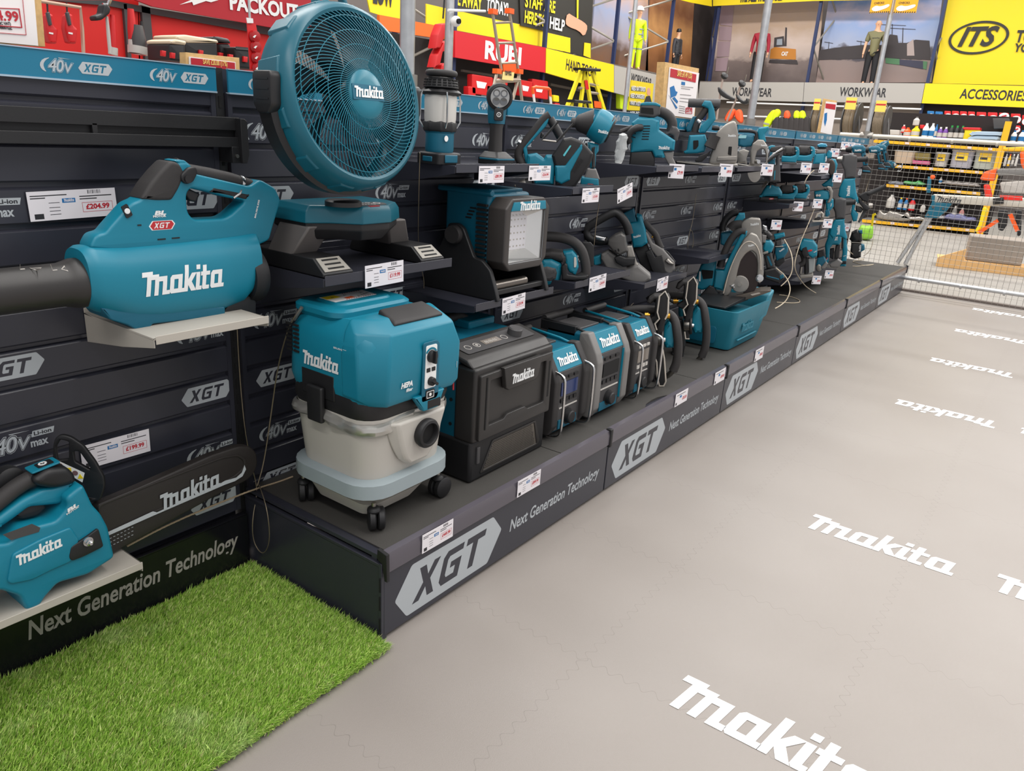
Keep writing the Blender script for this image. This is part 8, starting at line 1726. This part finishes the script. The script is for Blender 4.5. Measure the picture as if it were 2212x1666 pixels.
def bottle(label,v,x0,y0,x1,y1,m,X,cap,name='bottle',neck=.35):
    pl=planeX(X);P=pl.w(*fX(v,(x0+x1)/2,y1));w_=abs(pl.p(*fX(v,x0,y1))[0]-pl.p(*fX(v,x1,y1))[0])/2;h_=pl.p(*fX(v,x0,y0))[1]-pl.p(*fX(v,x0,y1))[1]
    t=thing(name,label,name.replace('_',' '),P);b=MB();b.lathe([(w_*.95,0),(w_,h_*.04),(w_,h_*.62),(w_*neck*1.3,h_*.84),(w_*neck,h_*.86)],P,seg=18);b.build('body',m,t)
    b=MB();b.lathe([(w_*neck*1.1,h_*.85),(w_*neck*1.1,h_),(w_*neck*.8,h_)],P,seg=12);b.build('cap',cap,t);b=MB();b.lathe([(w_*1.01,h_*.15),(w_*1.01,h_*.5)],P,seg=18,caps=False);b.build('label',LGR if m is not WHT else BLU,t)
PUR=mat('purple_liquid',(110,60,150),.3);GRN=mat('green_cap',(40,150,70),.4)
for a in((1060,1165,1100,1240,RED,'red bottle behind the fence, leftmost of the bottle row',WHT),(1080,1190,1150,1275,ORG,'orange bottle beside the yellow bottle',ORG),(1150,1175,1230,1278,YEL,'bright yellow bottle in the bottle row',YEL),(1250,1150,1310,1285,WHT,'first clear bottle right of the yellow one',WHT),(1310,1150,1365,1290,WHT,'second clear bottle right of the yellow one',WHT),(1360,1160,1390,1288,BLU,'blue bottle left of the purple pair',BLU),(1390,1185,1440,1292,PUR,'left purple bottle of the pair',WHT),(1440,1185,1490,1294,PUR,'right purple bottle of the pair',WHT),
        (1490,1170,1540,1300,BLK,'first black bottle with green cap',GRN),(1540,1172,1590,1303,BLK,'second black bottle with green cap',GRN),(1590,1174,1640,1305,BLK,'third black bottle with green cap',GRN),(1170,1090,1230,1170,LGR,'grey spray can standing above the bottle row',GRY),(2075,1215,2130,1330,WHT,'white bottle left of two at the right edge',BLU),(2145,1215,2205,1335,WHT,'white bottle right of two at the right edge',BLU)):
    bottle(a[5],V2,*a[:4],a[4],15.4,a[6])
pl=planeX(15.4)
for pts,m,lab,cat in(([(1640,1190),(1800,1195),(1800,1320),(1640,1310)],YEL,'yellow box with red lid beside the black bottles','box'),([(1240,1165),(1275,1165),(1275,1200),(1240,1200)],RED,'small red block above the clear bottles','box'),([(960,1210),(1050,1215),(1050,1262),(960,1258)],LGR,'pale carton at the left end of the bottle row','box'),([(1920,1105),(2070,1105),(2080,1200),(1930,1200)],DGR,'dark boxed goods on the accessories wall','box')):
    o=panel('box',lab,cat,pl,[fX(V2,*q)for q in pts],m,.25,bevel=.01)
    if m is YEL:b=MB();b.slab([pl.p(*fX(V2,*q),.01)for q in[(1638,1188),(1802,1192),(1802,1215),(1638,1210)]],pl.M@Matrix.Translation((0,0,-.12)),.28,.01);b.build('red_lid',RED,o)
BAG=mat('pale_blue_plastic_bag',(168,190,208),.25)
for k,(x0,y0,x1,y1)in enumerate(((1700,1225,2035,1265),(1685,1262,2000,1310))):
    b=MB();pp=[pl.p(*fX(V2,*q),.1)for q in[(x0,y1),(x0+5,(y0+y1)/2),(x0+60,y0),((x0+x1)/2,y0+4),(x1-20,y0+6),(x1,y1-10),(x1-20,y1+4)]];b.slab(smooth_poly(pp,2),pl.M@Matrix.Translation((0,0,.0)),.4,.06,3)
    tag(b.build('folded_bag',BAG),('upper','lower')[k]+' of two folded pale blue plastic bags on the top shelf','bag')
# ---------------------------------------------------------------- yellow shelving behind the fence
YS=mat('yellow_shelf_beam',(236,178,24),.5,vary=.05);pl=planeX(15.2)
t=thing('yellow_shelving','yellow beamed shelving unit behind the mesh fence','shelving',pl.w(*fX(VI,600,920)))
def beam(a,c,w_=28):
    b=MB();b.slab([pl.p(*fX(VI,*q))for q in[a,c,(c[0],c[1]+w_),(a[0],a[1]+w_)]],pl.M,.05);o=b.build('shelf_beam',YS,t);p,q=pl.w(*fX(VI,*a)),pl.w(*fX(VI,*c));b=MB();zz=(p.z+q.z)/2;b.box(p.x,p.x+.55,min(p.y,q.y),max(p.y,q.y),zz-.03,zz-.01);b.build('shelf_board',GRY,o)
    b=MB()
    n=6
    for k in range(n):f_=(k+.5)/n;x,y=a[0]+(c[0]-a[0])*f_,a[1]+(c[1]-a[1])*f_;b.slab([pl.p(*fX(VI,*q),.03)for q in[(x,y+2),(x+38,y+4),(x+38,y+26),(x,y+24)]],pl.M@Matrix.Translation((0,0,.03)),.006)
    b.build_flat('price_strips',mat('pink_white_ticket',(226,206,196),.5),o)
for a,c in(((210,95),(1390,178)),((370,330),(1240,395)),((330,515),(1215,595)),((100,850),(1165,945))):beam(a,c)
for x in(1390,):b=MB();p=pl.w(*fX(VI,x,300));b.box(-.05,.05,0,2.0,-.04,.04,basis(Vector((p.x,p.y,0)),pl.h,(0,0,1)));b.build('upright',YS,t)
b=MB();p=pl.w(*fX(VI,100,500));q=pl.w(*fX(VI,1390,500));b.box(p.x+.56,p.x+.58,q.y,p.y,0,2.1);b.build('back_panel',mat('dark_shelf_back',(38,32,32),.8),t)
def tub(label,x0,y0,x1,y1,m,lidm,tapered=.88,lab2=True,name='plastic_tub'):
    P=pl.w(*fX(VI,(x0+x1)/2,y1))+Vector((.22,0,0));w_=abs(pl.p(*fX(VI,x0,y1))[0]-pl.p(*fX(VI,x1,y1))[0])/2;h_=pl.p(*fX(VI,x0,y0))[1]-pl.p(*fX(VI,x0,y1))[1]
    t=thing(name,label,'tub',P);b=MB();R1=lambda k,z,r:rrect(P.x-w_*k*.8,P.x+w_*k*.8,P.y-w_*k,P.y+w_*k,r,P.z+z,4);r=w_*.35 if name!='round_pot' else w_*.75
    b.loft([R1(tapered,0,r),R1(1,h_*.92,r)]);b.build('tub_body',m,t);b=MB();b.loft([R1(1.04,h_*.9,r),R1(1.05,h_*.97,r),R1(.9,h_,r*.8)]);b.build('lid',lidm,t)
    if lab2:b=MB();b.box(-w_*.55,w_*.5,h_*.4,h_*.85,0,.006,basis(P+Vector((-w_*.8-.004,0,0)),(0,-1,0),(0,0,1)));b.mat(1);b.box(-w_*.45,w_*.2,h_*.5,h_*.62,.006,.008,basis(P+Vector((-w_*.8-.004,0,0)),(0,-1,0),(0,0,1)));b.build('yellow_label',[mat('tub_label',(240,200,50),.5),DARKT],t)
tub('beige bucket at the left end of the tub shelf',370,195,590,320,mat('beige_bucket',(190,170,148),.5),LGR,lab2=False)
tub('white round pot with yellow label on the tub shelf',750,210,890,350,LGR,WHT,name='round_pot')
tub('grey lidded tub with yellow label, left of the two big tubs',905,190,1125,362,mat('blue_grey_tub',(160,160,172),.5),LGR)
tub('grey lidded tub with yellow label and green bottom, right of the two big tubs',1125,195,1345,375,mat('green_grey_tub',(166,172,164),.5),LGR)
for pts,m,lab in(([(575,290),(735,300),(730,335),(575,325)],mat('blue_pink_pack',(190,90,130),.5),'blue and pink packet on the tub shelf'),([(600,220),(740,225),(735,290),(600,285)],mat('olive_pack',(120,104,50),.5),'olive packet standing above the blue and pink one')):
    panel('packet',lab,'packet',pl,[fX(VI,*q)for q in pts],m,.15,bevel=.01)
def heap(label,x0,y0,x1,y1,m,seed,n=10):
    random.seed(seed);up_=[(x0+(x1-x0)*k/n,y0+(y1-y0)*random.uniform(0,.5))for k in range(1,n)];P_=[(x0,y1)]+[(x0,(y0+y1)/2)]+up_+[(x1,(y0+y1)/2),(x1,y1)]
    P_=[(a,c+(a-x0)*.085)for a,c in P_];b=MB();b.slab(smooth_poly([pl.p(*fX(VI,*q),.02)for q in P_],1),pl.M@Matrix.Translation((0,0,-.1)),.3,.03);tag(b.build('bagged_goods',m),label,'bag')
FOIL=mat('silver_foil_bag',(170,164,156),.22,.8,bump=1.0,bscale=30)
heap('crumpled silver foil bag on the bottom shelf',235,740,560,850,FOIL,1);heap('second silver foil bag lying lower on the bottom shelf',400,790,700,845,FOIL,2);heap('clear plastic bags at the middle of the bottom shelf',720,800,880,835,mat('clear_bags',(170,170,176),.2),3);heap('violet blue plastic bags at the right of the bottom shelf',880,790,1165,850,mat('violet_bags',(110,112,150),.3),4)
heap('green bagged goods on the third shelf',490,470,680,515,mat('green_pack',(90,170,100),.4),5);heap('grey blue bagged goods left on the third shelf',345,480,490,515,mat('grey_blue_pack',(120,124,134),.5),6);heap('pale bagged goods right on the third shelf',850,480,1200,515,mat('pale_pack',(150,144,140),.5),7)
for k,(x0,y0,x1,y1,m,c)in enumerate(((320,615,400,740,LGR,WHT),(425,640,470,755,BLU,YEL),(480,645,520,760,BLU,ORG),(530,650,590,765,RED,BLU),(640,700,690,780,LGR,DGR),(1000,740,1050,850,mat('pink_tube',(176,120,116),.5),LGR),(930,720,980,850,GRY,LGR),(820,450,850,510,WHT,WHT))):
    bottle(('big pale container at the left of the lower shelf','blue bottle with yellow cap on the lower shelf','blue bottle with orange cap on the lower shelf','red bottle with blue cap on the lower shelf','short pale bottle beside the foil bags','pink tube behind the saw stand bracket','grey tube behind the saw stand bracket','tiny white bottle on the third shelf')[k],VI,x0,y0,x1,y1,m,15.3,c)
# second unit to the right with orange items
pl2=planeX(13.0)
for pts,m,lab,cat,nm_ in(([(1370,375),(1700,360),(1700,430),(1380,440)],GRY,'grey machine bed at the right edge behind the fence','machine','bench_slab'),([(1400,500),(1700,480),(1700,610),(1420,600)],mat('pale_machine',(176,170,164),.4),'pale machine body at the right edge behind the fence','machine','bench_machine'),([(1240,480),(1210,470),(1250,400),(1380,365),(1350,490)],ORG,'orange plastic scoop hanging behind the fence','scoop','orange_scoop'),([(1245,520),(1300,520),(1330,640),(1260,640)],mat('red_lever',(220,50,30),.4),'red lever below the orange scoop','lever','red_lever'),([(1590,210),(1700,190),(1700,430),(1640,420),(1600,330)],ORG,'large orange hose part at the right edge','tool','orange_part'),([(1430,170),(1700,160),(1700,210),(1430,205)],YS,'short yellow shelf beam at the right edge','shelf beam','shelf_beam_end')):
    panel(nm_,lab,cat,pl2,[fX(VI,*q)for q in pts],m,.12,bevel=.015,rnd=.03)
for k in range(4):bottle(('first','second','third','fourth')[k]+' small cartridge tube under the short yellow beam',VI,1430+k*35,230,1455+k*35,345,(LGR,YS,GRY,LGR)[k],14.5,WHT if k!=1 else ORG,'cartridge')
# ---------------------------------------------------------------- saw stand
ps=PL(onZ(1935,569,0),-90);t=thing('saw_stand','grey topped saw stand with blue-green bracket and slanting silver legs','saw stand',ps.w(1935,569))
b=MB();b.slab([ps.p(*fX(VI,*q))for q in[(780,612),(1335,640),(1700,650),(1700,740),(1335,720),(785,690)]],ps.M,.12,.012);o=b.build('extension_bar',mat('pale_alu_bar',(206,200,188),.4,.3),t)
b=MB();M=basis(ps.w(*fX(VI,915,672),.062),ps.w(*fX(VI,992,682))-ps.w(*fX(VI,845,665)),(0,0,1));makita(b,M,.28,.001);b.build_flat('logo',DGR,o)
b=MB();b.slab(fillet([ps.p(*fX(VI,*q),.05)for q in[(755,620),(790,615),(785,690),(950,700),(900,770),(810,840),(690,830),(760,690)]],.01),ps.M@Matrix.Translation((0,0,.05)),.05,.006);o=b.build('bracket',TEALD,t)
b=MB();[b.lathe([(.014,0),(.014,.01)],ps.w(*fX(VI,*q),.078),(-1,0,0),12)for q in((770,733),(865,750),(722,806))];b.build('bolts',CHR,o)
for a,e,r in(((720,830),(432,1262),.026),((745,830),(505,1275),.026)):b=MB();b.cyl(ps.w(*fX(VI,*a),.03),ps.w(*fX(VI,*e),.03),r,seg=14);b.build('leg',ALU if r<0 else GALV,t)
b=MB();b.slab([ps.p(*fX(VI,*q))for q in[(722,445),(755,450),(745,600),(705,600)]],ps.M,.03,.006);b.build('work_stop',TEALD,t);b=MB();b.ball(tuple(ps.w(*fX(VI,765,450))),.03,10);b.build('stop_roller',ORG,t)
b=MB();b.slab([ps.p(*fX(VI,*q),.06)for q in[(1340,650),(1440,640),(1440,700),(1340,710)]],ps.M@Matrix.Translation((0,0,.06)),.08,.01);b.build('clamp_block',BLK,t)
panel('red_bar','red flat bar lying on the saw stand at the right','bar',ps,[fX(VI,*q)for q in[(1400,622),(1615,632),(1615,672),(1410,662)]],mat('bright_red_bar',(226,40,30),.4),.05,dz=.07)
pk=planeX(9.2)
for k,(pts,m,lab)in enumerate((([(1265,735),(1240,740),(1200,900),(1165,960),(1180,980),(1230,930),(1290,760)],YEL,'yellow edged black blade hanging under the saw stand'),([(1380,760),(1480,765),(1470,900),(1430,965),(1385,950)],BLK,'broad black boot shaped tool under the saw stand'),([(1540,760),(1610,765),(1600,1000),(1570,1020),(1550,900)],BLK,'narrow black tool with green mark under the saw stand'))):
    panel('hanging_tool',lab,'tool',pk,[fX(VI,*q)for q in pts],m,.05,bevel=.01,rnd=.02)
for k,(a,e,lab)in enumerate((((1385,860),(1205,975),'orange trestle leg slanting to the blocks'),((1500,800),(1570,960),'orange trestle leg at the right'))):
    b=MB();pa,pe=pk.w(*fX(VI,*a)),pk.w(*fX(VI,*e));b.box(0,(pe-pa).length,-.02,.02,-.02,.02,basis(pa,pe-pa,(0,-1,0)));tag(b.build('trestle_leg',ORG),lab,'trestle leg')
# blocks and timber
TIM=mat('pine_timber',(222,176,116),.6,vary=.12,vscale=14);CB=mat('concrete_block',(150,140,130),.8,bump=.5,bscale=80,vary=.1,vscale=8)
p=onZ(2021,575,0);q=onZ(2212,598,0);t=thing('timber_frame','low pine timber frame on the floor beyond the fence','timber frame',p);d=(q-p).normalized();M=basis(p,d,(0,0,1))
b=MB();b.box(0,1.6,0,.1,-.05,0,M);b.build('front_board',TIM,t);b=MB();b.box(0,1.6,.1,.112,-.42,0,M);b.build('top_board',TIM,t);b=MB();b.hexa([(0,.112,-.04),(.3,.112,-.04),(.3,.112,0),(0,.112,0),(.02,.125,-.04),(.3,.26,-.04),(.3,.26,0),(.02,.125,0)],M);b.build('wedge',TIM,t)
for k,(x0,z0_,lab)in enumerate(((.32,-.55,'grey concrete block on the timber frame, left one'),(1.15,-.5,'grey concrete block on the timber frame, right one'))):
    b=MB();b.box(x0,x0+.62,.113,.42,z0_,z0_+.45,M);tag(b.build('concrete_block',CB,bevel=.012),lab,'concrete block')
pg_=PL(onZ(1866,518,0));b=MB();b.slab(smooth_poly([pg_.p(*fX(VI,*q))for q in[(70,1030),(55,960),(90,900),(140,920),(200,900),(205,990),(190,1035),(110,1040)]],1),pg_.M,.3,.06,3);tag(b.build('green_bag',mat('lime_green_bag',(132,190,50),.5)),'lime green bag on the floor behind the display end','bag')
pf=planeX(7.4);b=MB();b.slab([pf.p(*fX(VI,*q))for q in[(222,790),(195,800),(182,915),(200,912),(212,820),(232,806)]],pf.M,.012);tag(b.build('yellow_hook',YEL),'yellow plastic hook on the mesh fence beside the green bag','hook')
